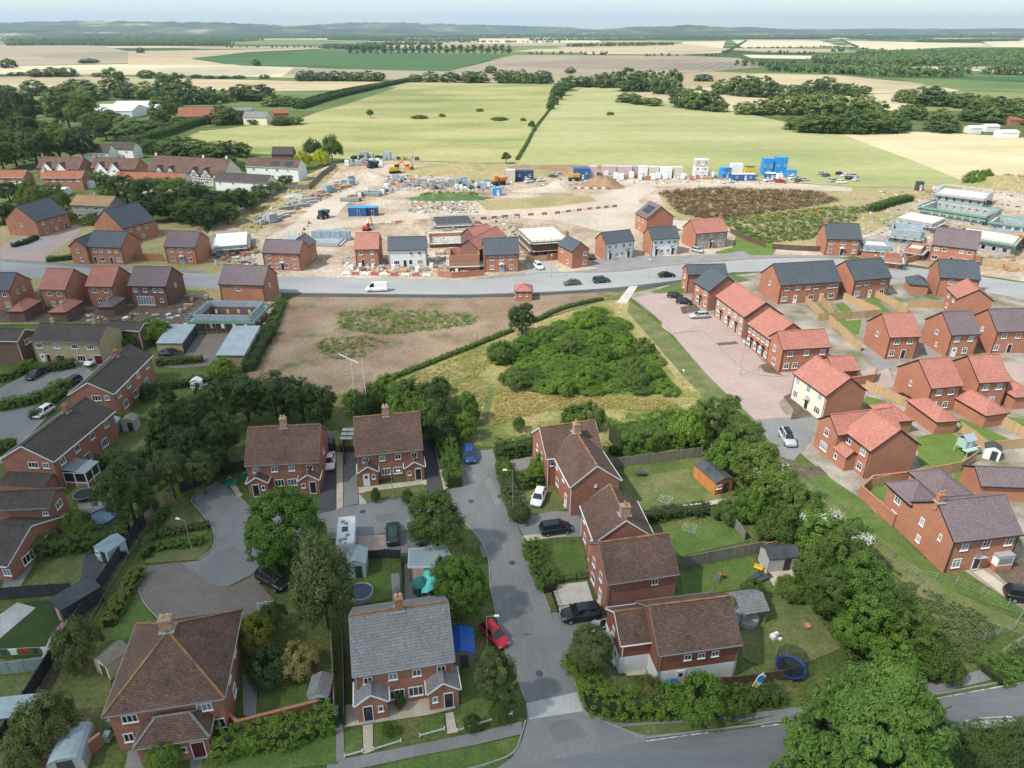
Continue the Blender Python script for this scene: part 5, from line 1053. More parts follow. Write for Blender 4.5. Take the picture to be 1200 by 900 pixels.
 if kind == 'far':        # light version for the distance, 10 m high
  lobes = [(0,0,4.5,3.4,3.4,4.6)] + [(2.4 * math.cos(a),2.4 * math.sin(a), g.uniform(1.4,5.8), g.uniform(1.5,2.2), g.uniform(1.5,2.2), g.uniform(1.5,2.4)) for a in [i * 1.25 + g.uniform(-.4,.4) for i in range(5)]]
  C, N_ = on_lobes(lobes, 120, seed, -0.95,.06); return lobes, C, N_, np.random.default_rng(seed).uniform(0.6,1.1, len(C)),30,0.30, dict(), trunk_mesh(5,0.3,2, seed)
 if kind == 'farpoplar':
  lobes = [(0,0, z, rr, rr, 1.6) for z, rr in ((2.4,.9),(4,1.2),(5.6,1.25),(7.2,1.0),(8.6,.7))]
  C, N_ = on_lobes(lobes, 30, seed, -0.6); return lobes, C, N_, np.random.default_rng(seed).uniform(0.5,0.8, len(C)),20,0.4, dict(), trunk_mesh(6,0.22,0, seed)
NAMES = {'broad': 'tree', 'round': 'tree', 'dark': 'tree', 'conifer': 'conifer_tree', 'tall': 'tree', 'birch': 'birch_tree', 'bush': 'bush', 'far': 'tree', 'farpoplar': 'poplar_tree'}
CATS = {'conifer': 'conifer', 'bush': 'bush', 'birch': 'birch tree', 'farpoplar': 'poplar tree'}
PROTO = {}
def tree(kind, mat, var, loc, h, w=None, label=None, group=None, rz=None, cat=None, rng=random.Random(11)):
 """one tree or bush of height h and width w at a ground point; crown and trunk are its parts"""
 k = (kind, mat, var); base_h = {'bush': 3.7}.get(kind, 9.6 if kind != 'conifer' else 10.2); base_w = {'bush': 6.2, 'conifer': 5.2, 'tall': 4.6, 'birch': 6.2, 'farpoplar': 2.8}.get(kind, 8.2)
 if k not in PROTO:
  lo, C, N_, rd, per, sz, kw, tr = tree_proto(kind, 100 + var * 7 + len(kind))
  PROTO[k] = (leaf_cloud('crown', C, rd, N_, per, sz, M[mat], 50 + var, **kw), tr)
 cr, tr = PROTO[k]
 root = empty(NAMES[kind], loc, rng.uniform(0,6.28) if rz is None else rz, label, cat or CATS.get(kind, 'tree'), group)
 s = h / base_h; sw = s if w is None else w / base_w; root.scale = (sw, sw, s)
 link('crown', cr, root); link('trunk' if kind != 'bush' else 'stems', tr, root); return root
def ht(u, v, top):
 """height of something standing at pixel (u, v) whose top shows at row top"""
 p = P(u, v); lo, hi = 0.2,60
 for _ in range(30):
  m_ = (lo + hi) / 2; p.z = m_
  lo, hi = (m_, hi) if PJ(p)[1] > top else (lo, m_)
 return lo
def tree_px(kind, mat, var, u, v, top, wpx, label, group=None, **kw):
 h = ht(u, v, top); mid = P(u, v); mid.z = h * 0.6; d = mid.y * math.cos(PITCH) + (CAMH - mid.z) * math.sin(PITCH)
 return tree(kind, mat, var, P(u, v), h, wpx * d / F, label, group, **kw)
def hedge(pts, w, h, mat, label, px=True, group=None, name='hedge', size=0.11, dens=1.0, z0=0.0, cat='hedge', seed=3, wob=0.12):
 """a hedge along ground points: leafy surface over a twiggy core"""
 q = [P(u, v) for u, v in pts] if px else [Vector((*p, 0)) for p in pts]
 q = smooth_line(q, 5); g = np.random.default_rng(seed + int(abs(q[0].x) * 10)); C, N_ = [], []; o = q[0].copy()
 core = MB(); cw, ch = w * 0.7, h * 0.8; L_, R_ = [], []
 for i, p in enumerate(q):
  t = q[min(i + 1, len(q) - 1)] - q[max(i - 1,0)]; t.normalize(); s = Vector((-t.y, t.x, 0)); L_.append(p - o + s * cw / 2); R_.append(p - o - s * cw / 2)
 for i in range(len(q) - 1):
  a, b, c, d = R_[i], R_[i + 1], L_[i + 1], L_[i]; up = Vector((0,0, ch)); z = Vector((0,0, z0))
  core.face([a + up, b + up, c + up, d + up], M['twigs']); core.face([a + z, b + z, b + up, a + up], M['twigs']); core.face([c + z, d + z, d + up, c + up], M['twigs'])
 core.face([L_[0] , R_[0], R_[0] + up, L_[0] + up], M['twigs']); core.face([R_[-1], L_[-1], L_[-1] + up, R_[-1] + up], M['twigs'])
 for i in range(len(q) - 1):
  e = q[i + 1] - q[i]; l = e.length; t = e.normalized(); s = Vector((-t.y, t.x, 0))
  for _ in range(max(2, int(l * (w + 2 * h) * 6.5 * dens))):
   f = g.random(); k = g.random() * (w + 2 * h)
   p = q[i] - o + e * f; wb = 1 + wob * math.sin((p.x + o.x) * 0.9 + (p.y + o.y) * 1.3) + wob * 0.6 * math.sin((p.x + o.x) * 2.3)
   if k < w: pp = p + s * (k - w / 2); pp.z = h * wb; n = Vector((0,0,1))
   elif k < w + h: pp = p + s * (w / 2) * wb; pp.z = k - w; n = s.copy()
   else: pp = p - s * (w / 2) * wb; pp.z = k - w - h; n = -s
   C.append(pp[:]); N_.append((n * 0.8 + Vector((0,0,.35)))[:])
 C = np.array(C); N_ = np.array(N_); C[:, 2] += z0
 me = leaf_cloud('foliage', C, np.full(len(C),(0.2 + 0.03 * w) * (1 if size < .2 else 2)), N_, 22 if size < .2 else 12, size * (.68 if size < .2 else .9), M[mat], seed)
 root = empty(name, o, 0, label, cat, group); link('foliage', me, root); core.build('twigs', root); return root
M['twigs'] = mottled('twigs and inner leaves', [(0.3,(0.022,0.035,0.012)),(0.7,(0.045,0.06,0.022))], 1.5,8,0.4)

# --- trees that stand alone in the old close
def big_conifer():
 g = np.random.default_rng(5); C, N_ = [], []
 prof = [(0.6,5.4),(3,6.0),(6,5.7),(8.5,4.9),(11,3.8),(13,2.7),(15,1.5),(16.4,0.4)]
 zs = [p[0] for p in prof]; rs = [p[1] for p in prof]
 for _ in range(1300):
  z = 16.2 * (g.random() ** 1.15); r = np.interp(z, zs, rs); a = g.random() * 6.283
  lump = 1 + 0.13 * math.sin(3 * a + z * 0.8) + 0.12 * math.sin(5 * a - z * 1.7) + 0.10 * math.sin(9 * a + 2.3 * z) + g.normal() * .05
  k = lump * (1 - 0.35 * g.random() ** 2); C.append((math.cos(a) * r * k, math.sin(a) * r * k, z)); N_.append((math.cos(a) * .8, math.sin(a) * .8,.6))
 C = np.array(C); N_ = np.array(N_)
 me = leaf_cloud('crown', C, g.uniform(0.3,0.75, len(C)), N_, 80,0.11, M['leaf_conifer'], 9, aspect=2.0, droop=0.9, flatten=0.7)
 root = empty('conifer_tree', P(1004,935),0, 'huge bushy conifer in the foreground beside the main road', 'conifer'); link('crown', me, root); link('trunk', trunk_mesh(11,0.5,6,3), root)
big_conifer()
tree_px('round', 'leaf_bright', 0,341,668,577,86, 'round bright green tree by the turning circle, in front of the porches')
tree_px('broad', 'leaf_mid', 1,514,655,578,70, 'broad green tree at the junction shading the dark parked car')
tree_px('round', 'leaf_bright', 2,541,726,655,62, 'compact bright green round tree beside the turquoise tarpaulin')
tree_px('birch', 'leaf_olive', 3,386,738,632,80, 'drooping grey green birch beside the motorhome and round pool')
tree_px('broad', 'leaf_olive', 4,582,838,765,56, 'small olive green tree in the corner garden by the red car')
tree_px('dark', 'leaf_dark', 5,160,618,540,68, 'dark blue green tree overhanging the round garden pool')
tree_px('broad', 'leaf_olive', 6,690,786,735,56, 'small dusty green tree in front of the small silver hatchback')
tree_px('dark', 'leaf_dark', 7,612,392,356,33, 'dark round tree standing alone just below the brick kiosk')
tree_px('broad', 'leaf_mid', 8,623,153,141,9, 'small lone tree on the path between the two pastures')
tree_px('broad', 'leaf_mid', 9,593,192,178,12, 'small dark tree at the pasture edge above the blue site cabins')
tree_px('broad', 'leaf_mid', 9,434,139,128,9, 'small lone tree in the left of the pasture')
DK = 'dark garden trees behind the close'
spots = [(205,505,447,34, 'conifer', 'tall pointed dark conifer nearest the garages'),(196,545,480,40, 'conifer', 'pointed dark conifer in front of the tallest pointed one'),(228,520,462,48, 'dark', None),(262,500,445,52, 'dark', None),
   (292,494,440,52, 'dark', None),(325,492,433,54, 'dark', None),(356,494,440,52, 'dark', None),(378,500,450,40, 'dark', None),(228,556,498,52, 'dark', None),(262,540,480,52, 'dark', None),(206,585,528,46, 'broad', None),(242,580,530,40, 'broad', None),(258,566,520,36, 'dark', None)]
q = [s for s in spots if s[5] is None]
for i, (u, v, top, w, k, lab) in enumerate(spots):
 lab = lab or 'dense dark tree in the clump behind the dark fence, ' + nth(sorted([x[0] * 1000 + x[1] for x in q]).index(u * 1000 + v), len(q))
 tree_px(k, 'leaf_dark' if k != 'broad' else 'leaf_olive', i % 3, u, v, top, w, lab, DK)
# --- the line of big bushes between the old gardens and the new estate
HB = 'big hawthorn bushes along the boundary'
pts = [(806,522,470,58),(838,512,458,66),(868,540,482,64),(846,556,505,52),(884,572,512,72),(905,600,535,74),(880,612,566,56),(930,625,560,66),(905,640,590,56),(955,655,592,72),(985,680,606,74),(950,690,630,60),(1000,715,640,78),(965,725,662,66),
  (1035,745,675,74),(1000,765,690,72),(1060,775,712,64),(1090,795,748,56),(1040,800,740,70),(1110,797,765,40),(782,512,478,40)]
order = sorted(range(len(pts)), key=lambda i: pts[i][1])
for r_, i in enumerate(order):
 u, v, top, w = pts[i]; white = i in (9,10); top += (v - top) * .13; w *= .86
 o = tree_px('dark' if w > 52 else 'bush', 'leaf_mid' if i % 3 else 'leaf_bright', i % 3, u, v, top, w, ('bush topped with drifts of white blossom, %s of the two' % ('left' if i == 9 else 'right')) if white else 'green bush in the boundary line by the mown verge, ' + ORD[r_].replace('leftmost', 'first') + ' from the far end', HB, cat='bush')
 if white or i == 5:
  me = leaf_cloud('blossom', np.array([(-1.6 + 1.3 * j, -1.4 + .5 * math.sin(j * 2),7.6 + .8 * math.cos(j * 1.4)) for j in range(4)]), np.full(4,1.15), np.tile((0,-.4,1.0),(4,1)),260 if white else 50,0.1, M['blossom'], 5); link('blossom', me, o)
# --- the thicket in the scrub meadow
TH = 'scrub bushes in the meadow'
rng = random.Random(21); T = []
poly = [(640,392),(668,372),(700,362),(718,366),(730,380),(742,400),(762,420),(785,445),(786,462),(740,460),(700,462),(640,462),(620,458),(625,440),(655,436),(600,430),(575,420),(580,405),(610,402)]
def inside(p, poly):
 c = False; j = len(poly) - 1
 for i in range(len(poly)):
  if (poly[i][1] > p[1]) != (poly[j][1] > p[1]) and p[0] < (poly[j][0] - poly[i][0]) * (p[1] - poly[i][1]) / (poly[j][1] - poly[i][1]) + poly[i][0]: c = not c
  j = i
 return c
while len(T) < 74:
 p = (rng.uniform(565,795), rng.uniform(360,466))
 if inside(p, poly) and all(abs(p[0] - a) / 13 + abs(p[1] - b) / 7 > 1 for a, b in T): T.append(p)
 elif rng.random() < 0.002: break
for i, (u, v) in enumerate(T):
 big = rng.random() < 0.22
 tree_px('bush', ['leaf_bright', 'leaf_bright', 'leaf_mid', 'leaf_bright'][i % 4], i % 3, u, v, v - (19 if big else 8) * (v / 420),(32 if big else 30) * (v / 420), 'green bush in the thicket filling the scrub meadow', TH)
for i, (u, v, top, w, lab) in enumerate(((588,424,400,36, 'bush at the left end of the thicket below the dark round tree'),(605,452,432,44, 'wide low bush standing in dry grass left of the thicket'),(608,505,488,16, 'tiny round bush alone in the mown grass'),(690,500,472,44, 'bush just behind the T ridged house roof'),(672,500,476,34, 'dark bush behind the roof ridge of the street row'))):
 tree_px('bush', 'leaf_mid', i % 3, u, v, top, w, lab)
LH = 'bushes of the thicket left of the meadow'
L2 = [(455,470,440,46),(480,480,446,52),(505,478,450,44),(470,500,462,46),(500,505,466,50),(525,500,466,46),(545,495,460,40),(440,478,448,34),(520,520,486,44),(545,515,482,30),(515,462,442,28),(430,490,462,30),(415,478,456,30)]
for i, (u, v, top, w) in enumerate(L2): tree_px('bush', ['leaf_bright', 'leaf_mid', 'leaf_dark'][i % 3], i % 3, u, v, top, w, 'leafy bush in the thicket behind the white doored pair, ' + nth(sorted(x[0] * 1000 + x[1] for x in L2).index(u * 1000 + v), len(L2)), LH)
# --- garden bushes
for i, (k, m_, u, v, top, w, lab) in enumerate((('bush', 'leaf_bright', 633,560,530,30, 'green shrub against the wall of the T ridged house'),('bush', 'leaf_bright', 594,560,540,20, 'tall bright shrub behind the street lamp on the right'),('bush', 'leaf_olive', 610,612,590,26, 'round shrub at the street edge left of the white car'),('bush', 'leaf_mid', 842,540,522,26, 'small shrub beside the orange timber garden cabin'),
  ('bush', 'leaf_mid', 850,610,588,36, 'dark shrub at the end of the flower border'),('bush', 'leaf_mid', 925,700,678,40, 'shrub below the patio with the stone shed'),('bush', 'leaf_mid', 880,705,680,34, 'shrub between the gazebo and the patio'),('bush', 'leaf_bright', 822,836,798,70, 'large clipped bright bush at the corner of the main road hedge'),
  ('bush', 'leaf_olive', 760,820,796,38, 'pale grey green shrub against the white wall'),('bush', 'leaf_mid', 862,832,812,36, 'loose bush below the banner sign'),('bush', 'leaf_yellow', 305,765,722,48, 'yellow green shrub beside the hipped house'),('bush', 'leaf_mid', 322,735,706,34, 'rounded shrub behind the black car on the block paving'),
  ('bush', 'leaf_straw', 348,786,758,56, 'tangle of yellowing overgrown shrub in the small back garden'),('bush', 'leaf_dark', 320,795,762,60, 'dark shrub above the small lawn with the grey shed'),('bush', 'leaf_bright', 195,905,876,46, 'bright shrub between the blue and maroon doors'),('bush', 'leaf_olive', 62,870,818,76, 'large loose bush behind the grey domed shed'),('bush', 'leaf_olive', 40,895,855,60, 'loose bush at the bottom left corner'),
  ('bush', 'leaf_olive', 98,780,730,58, 'leafy bush between the dark alley fence and the hipped house garden'),('bush', 'leaf_bright', 455,862,845,16, 'small clipped bush in the front garden of the grey roofed pair'),('bush', 'leaf_mid', 470,830,812,14, 'little shrub under the middle windows of the grey roofed pair'),('bush', 'leaf_mid', 553,855,838,22, 'small bush at the front garden corner by the road'),('bush', 'leaf_mid', 586,845,822,26, 'bush beside the small olive tree at the kerb'),
  ('bush', 'leaf_mid', 336,660,632,46, 'low bright bush under the round tree on the turning circle'),('bush', 'leaf_mid', 522,682,655,40, 'dark bush behind the blue grey carport roof'),('bush', 'leaf_bright', 180,400,372,44, 'green bush between the dark annex and the garages'),('bush', 'leaf_bright', 160,405,384,34, 'green bush in front of the dark annex'),('bush', 'leaf_mid', 75,425,413,16, 'round dark bush in front of the yellow brick pair'),
  ('bush', 'leaf_bright', 262,442,420,34, 'green bush below the right garage block'),('bush', 'leaf_dark', 176,470,450,22, 'dark garden bush beside the paved garden shed'),('bush', 'leaf_mid', 95,628,600,40, 'garden bush left of the round above ground pool'),('bush', 'leaf_mid', 478,590,572,16, 'little bush left of the lamp post near the white door'),('bush', 'leaf_olive', 441,588,572,12, 'reddish little bush beside the white front door'),
  ('bush', 'leaf_yellow', 42,250,218,42, 'golden green rounded tree in the left village garden'),('bush', 'leaf_yellow', 82,262,248,22, 'pale green round shrub below the tan roofed pair'),('bush', 'leaf_mid', 112,262,250,32, 'green shrub right of the pale round shrub'),('bush', 'leaf_mid', 76,250,222,22, 'tall dark shrub between the golden tree and the tan roofed pair'),
  ('bush', 'leaf_gold', 356,198,176,24, 'vivid golden yellow tree beside the white house, left of two'),('bush', 'leaf_gold', 377,194,175,20, 'vivid golden yellow tree beside the white house, right of two'),('bush', 'leaf_mid', 390,190,158,26, 'green tree behind the golden trees'),('bush', 'leaf_dark', 368,185,162,26, 'dark tree behind the two golden trees'),
  ('bush', 'leaf_bright', 1140,217,200,26, 'bright green bush on the sandy field edge, left of its pair'),('bush', 'leaf_mid', 1153,213,198,18, 'green bush on the sandy field edge, right of its pair'))):
 tree_px(k, m_, i % 3, u, v, top, w, lab, cat='tree' if 'tree' in lab and 'beside the small olive' not in lab and 'under' not in lab and 'between' not in lab else 'bush')
# --- hedges
for pts, w, h, m_, lab in (([(521,518),(527,545),(533,572)], 2.6,2.3, 'leaf_bright', 'tall clipped bright green hedge beside the blue car'),([(582,536),(605,533),(638,526)], 2.6,2.6, 'leaf_mid', 'dark hedge across the top of the street by the T ridged house'),
  ([(588,545),(594,572),(603,598),(608,612)], 2.0,1.5, 'leaf_olive', 'low hedge along the street under the street lamp'),([(607,572),(632,566)], 2.2,2.0, 'leaf_bright', 'short bright hedge above the white car'),([(622,642),(632,668),(645,694)], 2.2,1.5, 'leaf_bright', 'clipped hedge beside the front lawn of the squeezed house'),
  ([(672,776),(690,806),(706,830),(760,832),(800,830)], 2.6,1.9, 'leaf_bright', 'long clipped hedge turning the corner from the street to the main road'),([(850,830),(880,822),(912,818)], 2.0,1.6, 'leaf_mid', 'low hedge along the pavement under the banner sign'),
  ([(252,880),(300,872),(350,862),(394,845)], 2.6,1.8, 'leaf_bright', 'thick clipped hedge below the brick garden wall'),([(45,650),(100,641),(154,630)], 3.0,2.3, 'leaf_mid', 'tall straight hedge above the left lawn and white shed'),([(180,644),(212,640),(239,636)], 1.3,0.9, 'leaf_bright', 'lower hedge of the two by the footpath near the street lamp'),
  ([(186,628),(215,623),(246,617)], 1.3,0.8, 'leaf_olive', 'upper hedge of the two by the footpath near the street lamp'),([(128,735),(148,700),(165,672)], 1.5,1.2, 'leaf_yellow', 'ragged hedge between the alley and the block paved yard'),([(172,655),(180,625),(196,600)], 1.2,1.0, 'leaf_mid', 'ragged hedge along the alley by the two footpath hedges'),
  ([(80,452),(46,470),(0,480)], 2.4,1.6, 'leaf_bright', 'curved hedge at the left edge behind the dark car'),([(0,448),(22,440),(36,428)], 1.6,1.5, 'leaf_bright', 'upper hedge at the left edge near the yellow brick pair'),([(38,436),(62,434),(88,430)], 2.2,1.6, 'leaf_mid', 'hedge along the front of the yellow brick pair'),
  ([(0,535),(14,522)], 2.4,1.6, 'leaf_bright', 'short hedge end at the left edge by the brown brick gable'),([(40,492),(56,478),(76,462)], 1.6,1.3, 'leaf_bright', 'low hedge left of the white parked car by the brown pair'),([(184,428),(208,426),(238,424)], 1.8,1.4, 'leaf_olive', 'hedge below the left garage block'),([(165,462),(200,455),(240,450),(272,446)], 1.8,1.5, 'leaf_mid', 'long garden hedge left of the dark conifers'),
  ([(126,500),(146,498),(164,494)], 2.4,1.8, 'leaf_mid', 'clipped hedge block behind the conservatory'),([(112,548),(140,545),(170,540)], 2.4,1.8, 'leaf_mid', 'clipped hedge behind the garden greenhouse'),([(55,307),(75,305),(92,303)], 1.8,1.4, 'leaf_bright', 'clipped hedge in front of the cross gabled slate pair'),
  ([(15,290),(30,286),(44,280)], 1.8,1.3, 'leaf_dark', 'dark shrub row under the gable of the left slate pair'),([(1020,248),(1045,240),(1066,235)], 3.5,2.2, 'leaf_mid', 'strip of green hedge at the edge of the scaffolded plots'),([(715,532),(760,526),(815,518)], 1.6,1.4, 'leaf_mid', 'garden hedge behind the lawn with the orange timber cabin'),
  ([(745,612),(780,606),(832,600)], 1.8,1.3, 'leaf_dark', 'dark planted border between the two back lawns'),([(318,390),(304,412),(292,436)], 2.6,1.8, 'leaf_dark', 'dark hedge down the side of the right garage block'),([(330,355),(324,372),(318,388)], 2.0,1.4, 'leaf_mid', 'rough hedge at the upper left corner of the bare field'),
  ([(440,452),(500,428),(560,404),(600,388)], 1.3,0.7, 'leaf_mid', 'low rough hedge along the lower edge of the bare field'),([(625,378),(660,362),(706,351)], 1.3,0.7, 'leaf_mid', 'low rough hedge between the bare field and the thicket'),([(1108,886),(1160,880),(1240,872)], 4.0,1.6, 'leaf_mid', 'dark hedge beyond the lay by at the lower right'),
  ([(1080,924),(1150,912),(1240,900)], 5.0,2.0, 'leaf_mid', 'dark wide hedge at the lower right corner'),([(720,524),(770,516),(806,506)], 7.0,3.4, 'leaf_bright', 'broad high hedge behind the street row gardens'),([(1160,795),(1200,775),(1250,745)], 3.0,1.0, 'leaf_bright', 'low grassy hedge right of the path to the estate')):
 hedge(pts, w, h, m_, lab)
hedge([(350,128),(400,113),(480,95)], 6,3.5, 'leaf_far', 'long dark clipped field hedge left of the pasture', size=0.45, dens=0.25)
hedge([(352,122),(400,108),(470,96)], 4,2.5, 'leaf_far', 'second long field hedge just behind the longest one', size=0.45, dens=0.25)
hedge([(145,172),(190,160),(225,148),(255,143)], 6,4, 'leaf_mid', 'thick winding hedge below the farm field', size=0.35, dens=0.4)
hedge([(606,188),(618,168),(628,150),(645,128)], 1.5,.8, 'leaf_far', 'thin scrubby line along the path between the pastures', size=0.3, dens=0.3)
# --- belts of trees further off, each tree a thing
def belt(lst, lab, grp, kind='far', mats=('leaf_far',)):
 xs = sorted((a[0], i) for i, a in enumerate(lst))
 rank = {i: r_ for r_, (_, i) in enumerate(xs)}
 for i, (u, v, top, w) in enumerate(lst):
  tree_px(kind, mats[i % len(mats)], i % 3, u, v, top, w * (1.3 if kind == 'far' else 1),(lab + ', ' + nth(rank[i], len(lst))) if len(lst) <= 20 else lab, grp)
belt([(418,95,83,18),(432,95,82,18),(444,95,84,14),(487,96,86,14),(505,96,83,18),(528,96.5,84,20),(552,97,82,22),(563,97,83,18),(588,97.5,81,18),(602,97.5,81,18),(612,98,80,12),(622,98,85,12),(636,98,81,20)], 'tree in the hedge line behind the left pasture', 'trees behind the left pasture', mats=('leaf_far', 'leaf_farlight', 'leaf_far'))
belt([(645,128,118,8),(648,123,110,10),(651,117,103,12),(656,112,96,16),(662,106,91,18),(668,102,88,18)], 'tree in the dark line running down between the pastures', 'trees between the pastures')
belt([(684,102,88,18),(697,102,86,16),(708,103,84,16),(722,103,82,18),(735,107,78,26),(748,106,82,18),(760,107,80,18),(774,110,82,18),(788,112,80,18)], 'tall dark tree behind the right pasture', 'trees behind the right pasture')
belt([(575,86,76,12),(668,86,78,10),(11,80,68,14),(165,62,55,8),(301,77,69,8)], 'lone round tree standing in the open fields', 'lone field trees')
belt([(737,120,108,24),(750,122,112,20),(765,124,114,18),(800,126,100,26),(815,128,100,26),(830,130,106,24),(842,131,116,18)], 'rounded green tree at the right pasture corner', 'trees at the pasture corner', mats=('leaf_farlight', 'leaf_far'))
belt([(824,95,86,18),(846,110,92,20),(862,112,88,20),(878,113,86,22),(894,114,88,22),(908,114,96,18),(930,112,98,16),(948,110,93,18),(966,110,89,24),(984,110,96,18),(996,112,97,18),(1012,110,100,14)], 'tree in the row before the stubble field on the right', 'trees before the stubble')
belt([(872,134,118,22),(890,134,116,24),(905,132,112,22),(922,134,104,26),(940,134,108,26),(958,135,106,28),(976,136,108,26),(994,138,106,28),(1010,139,110,24),(1026,140,116,22)], 'pale green tree in the copse beyond the right pasture', 'pale trees of the copse', mats=('leaf_farlight',))
belt([(932,152,136,22),(946,155,132,26),(962,156,130,28),(978,156,131,26),(994,156,128,28),(1010,156,128,28),(1026,156,130,26),(1042,155,132,26),(1054,154,136,18)], 'dark tree along the front of the copse', 'dark trees of the copse', mats=('leaf_far', 'leaf_mid'))
belt([(1060,120,103,22),(1075,122,100,24),(1090,124,100,24),(1108,124,106,22),(1125,126,110,20),(1060,138,122,20),(1072,140,120,20),(1100,142,126,20),(1130,126,108,26),(1150,128,110,26),(1170,130,112,24),(1190,130,114,24),(1140,142,120,26),(1160,144,120,26),(1180,145,122,24),(1200,146,122,24),(1105,155,135,26),(1092,152,140,18),(1060,152,141,12)], 'green tree among the sheds at the right edge', 'trees near the right hand sheds', mats=('leaf_far', 'leaf_farlight'))
# left village wood
belt([(10,140,102,24),(20,195,150,40),(45,196,148,44),(72,190,145,44),(98,190,148,40),(0,180,135,44),(30,175,132,40),(60,172,140,36),(82,150,108,34),(100,152,106,36),(35,150,104,26),(112,160,130,30),(125,165,140,26),(5,200,165,36),(90,205,190,26),(145,180,165,22),(165,178,160,30),(180,180,162,30),(8,160,118,30)], 'big dark tree in the village wood', 'trees of the village wood', 'dark', ('leaf_dark', 'leaf_mid'))
belt([(42,112,92,22),(62,120,104,20),(78,118,98,28),(95,116,90,32),(110,118,96,28),(137,114,78,24),(152,116,94,22),(172,116,94,24),(188,118,98,20),(200,120,84,26),(214,122,84,28),(232,122,100,22),(246,122,100,20),(265,120,103,14),(285,118,98,26),(304,118,97,30),(322,124,110,24),(338,124,112,20),(350,126,114,18)], 'tree in the belt above the farm buildings', 'trees above the farm', mats=('leaf_far', 'leaf_farlight', 'leaf_mid'))
belt([(192,142,110,24),(205,132,116,18),(262,146,122,24),(278,145,128,18),(240,145,134,18),(212,146,136,20),(165,158,138,32),(185,156,140,28),(150,166,145,30),(345,146,136,18),(330,147,136,18),(300,146,138,14),(205,182,158,30),(222,182,160,32),(238,184,164,24),(254,184,164,26),(270,182,164,24),(284,184,166,18)], 'green tree around the farm and the field below it', 'trees around the farm', mats=('leaf_mid', 'leaf_dark', 'leaf_far'))
belt([(150,238,202,42),(180,250,206,48),(210,250,205,56),(235,252,210,48),(200,258,225,40),(225,262,230,44),(255,256,222,40),(275,250,220,36),(290,246,222,30),(170,262,234,32),(245,268,240,36),(268,262,236,30),(305,236,216,26),(335,216,205,20),(322,226,212,18)], 'dark tree in the clump behind the left new houses', 'dark clump behind the left new houses', 'dark', ('leaf_dark', 'leaf_dark', 'leaf_mid'))
belt([(410 + i * 8.1,63.2,52 + (i % 3) * 0.7,7.5) for i in range(24)], 'slim tall tree in the straight plantation row behind the dark green crop', 'plantation row', 'farpoplar', ('leaf_far',))
belt([(20,88,84,16),(46,90,80,20),(62,90,78,18),(80,90,78,18),(105,74,68,18),(115,90,85,14),(172,92,81,16),(190,92,84,14),(230,92,87,12),(245,92,88,12),(262,92,88,12),(280,92,88,12),(310,92,87,10),(355,95,82,14),(365,95,82,14),(378,95,83,14),(392,95,82,14),(404,95,83,14)], 'bush like tree in the hedge across the stubble fields', 'hedge trees across the stubble')
belt([(12,236,212,30),(30,228,210,26),(62,232,214,26),(70,208,192,24),(100,212,198,22),(118,216,200,24),(140,222,204,28),(158,205,190,22),(232,212,200,20),(5,262,236,34),(70,262,240,26),(128,234,216,26),(240,196,180,22),(270,196,182,20),(282,200,188,16),(322,200,186,18)], 'garden tree between the older village houses', 'village garden trees', 'dark', ('leaf_dark', 'leaf_mid', 'leaf_mid'))
belt([(18,124,108,26),(30,134,114,28),(55,132,114,30),(74,136,116,28),(118,140,122,26),(130,146,130,24),(4,112,98,24),(148,150,134,24),(90,126,106,24)], 'tree scattered in the grass left of the white barns', 'trees left of the barns', mats=('leaf_far', 'leaf_farlight', 'leaf_mid'))
# low cover in the pasture
for u, v, w_ in ((492,139,22),(518,137,9),(585,141,22),(562,131,10),(613,142,8),(715,135,10)):
 tree_px('bush', 'leaf_mid', 1, u, v, v - 4, w_, 'low scrub patch lying in the pasture', 'scrub patches in the pasture')
# --- stuff nobody could count: far woods, brambles, dry docks
def far_wood(rows, label, seed, mat='leaf_far', size=2.6):
 """woods and hedges towards the horizon: crowns along pixel rows, each (u0, v0, u1, v1, height m, depth m, step m)"""
 g = np.random.default_rng(seed); C, Rr = [], []
 for (u0, v0, u1, v1, h, dep, step) in rows:
  a, b = P(u0, v0), P(u1, v1); n = max(2, int((b - a).length / step) * max(1, int(dep / step)))
  for _ in range(n):
   p = a.lerp(b, g.random()); p.y += g.random() * dep; hh = h * g.uniform(0.65,1.15)
   for k in range(3): C.append((p.x + g.normal() * hh * .2, p.y + g.normal() * hh * .2, hh * (0.3 + 0.25 * k))); Rr.append(hh * .34)
 C = np.array(C); N_ = np.tile((0,-.5,.75),(len(C),1))
 o = link('far_wood', leaf_cloud('far_wood', C, np.array(Rr), N_, 7, size, M[mat], seed)); return tag(o, label, None, None, 'stuff')
far_wood([(0,53.6,130,53,14,260,13),(120,53.4,255,53.4,14,240,13),(110,50,262,50,14,700,22),(0,50,30,50,14,700,22),(0,46,260,46,13,900,30),(255,46,400,45.5,13,500,30),(255,53.5,275,53.5,10,30,12),(265,56,380,56,8,20,14),(375,57,445,58.5,14,160,12),(380,47,470,46,12,300,16)], 'dark far woods at the left below the hills', 1)
far_wood([(665,55,790,53,12,60,12),(685,64.5,718,64.5,8,14,12),(620,64,690,63.5,8,16,13),(750,66,840,66,6,12,14),(863,77,935,79,11,24,12),(905,84,1012,88,12,60,11),(1010,90,1140,91,15,60,11),(1010,80,1140,76,15,260,14),(1130,88,1300,89,14,40,11),(1130,80,1300,76,13,260,14),(1060,70,1300,66,13,300,15)], 'dark far woods at the right beyond the stubble', 2)
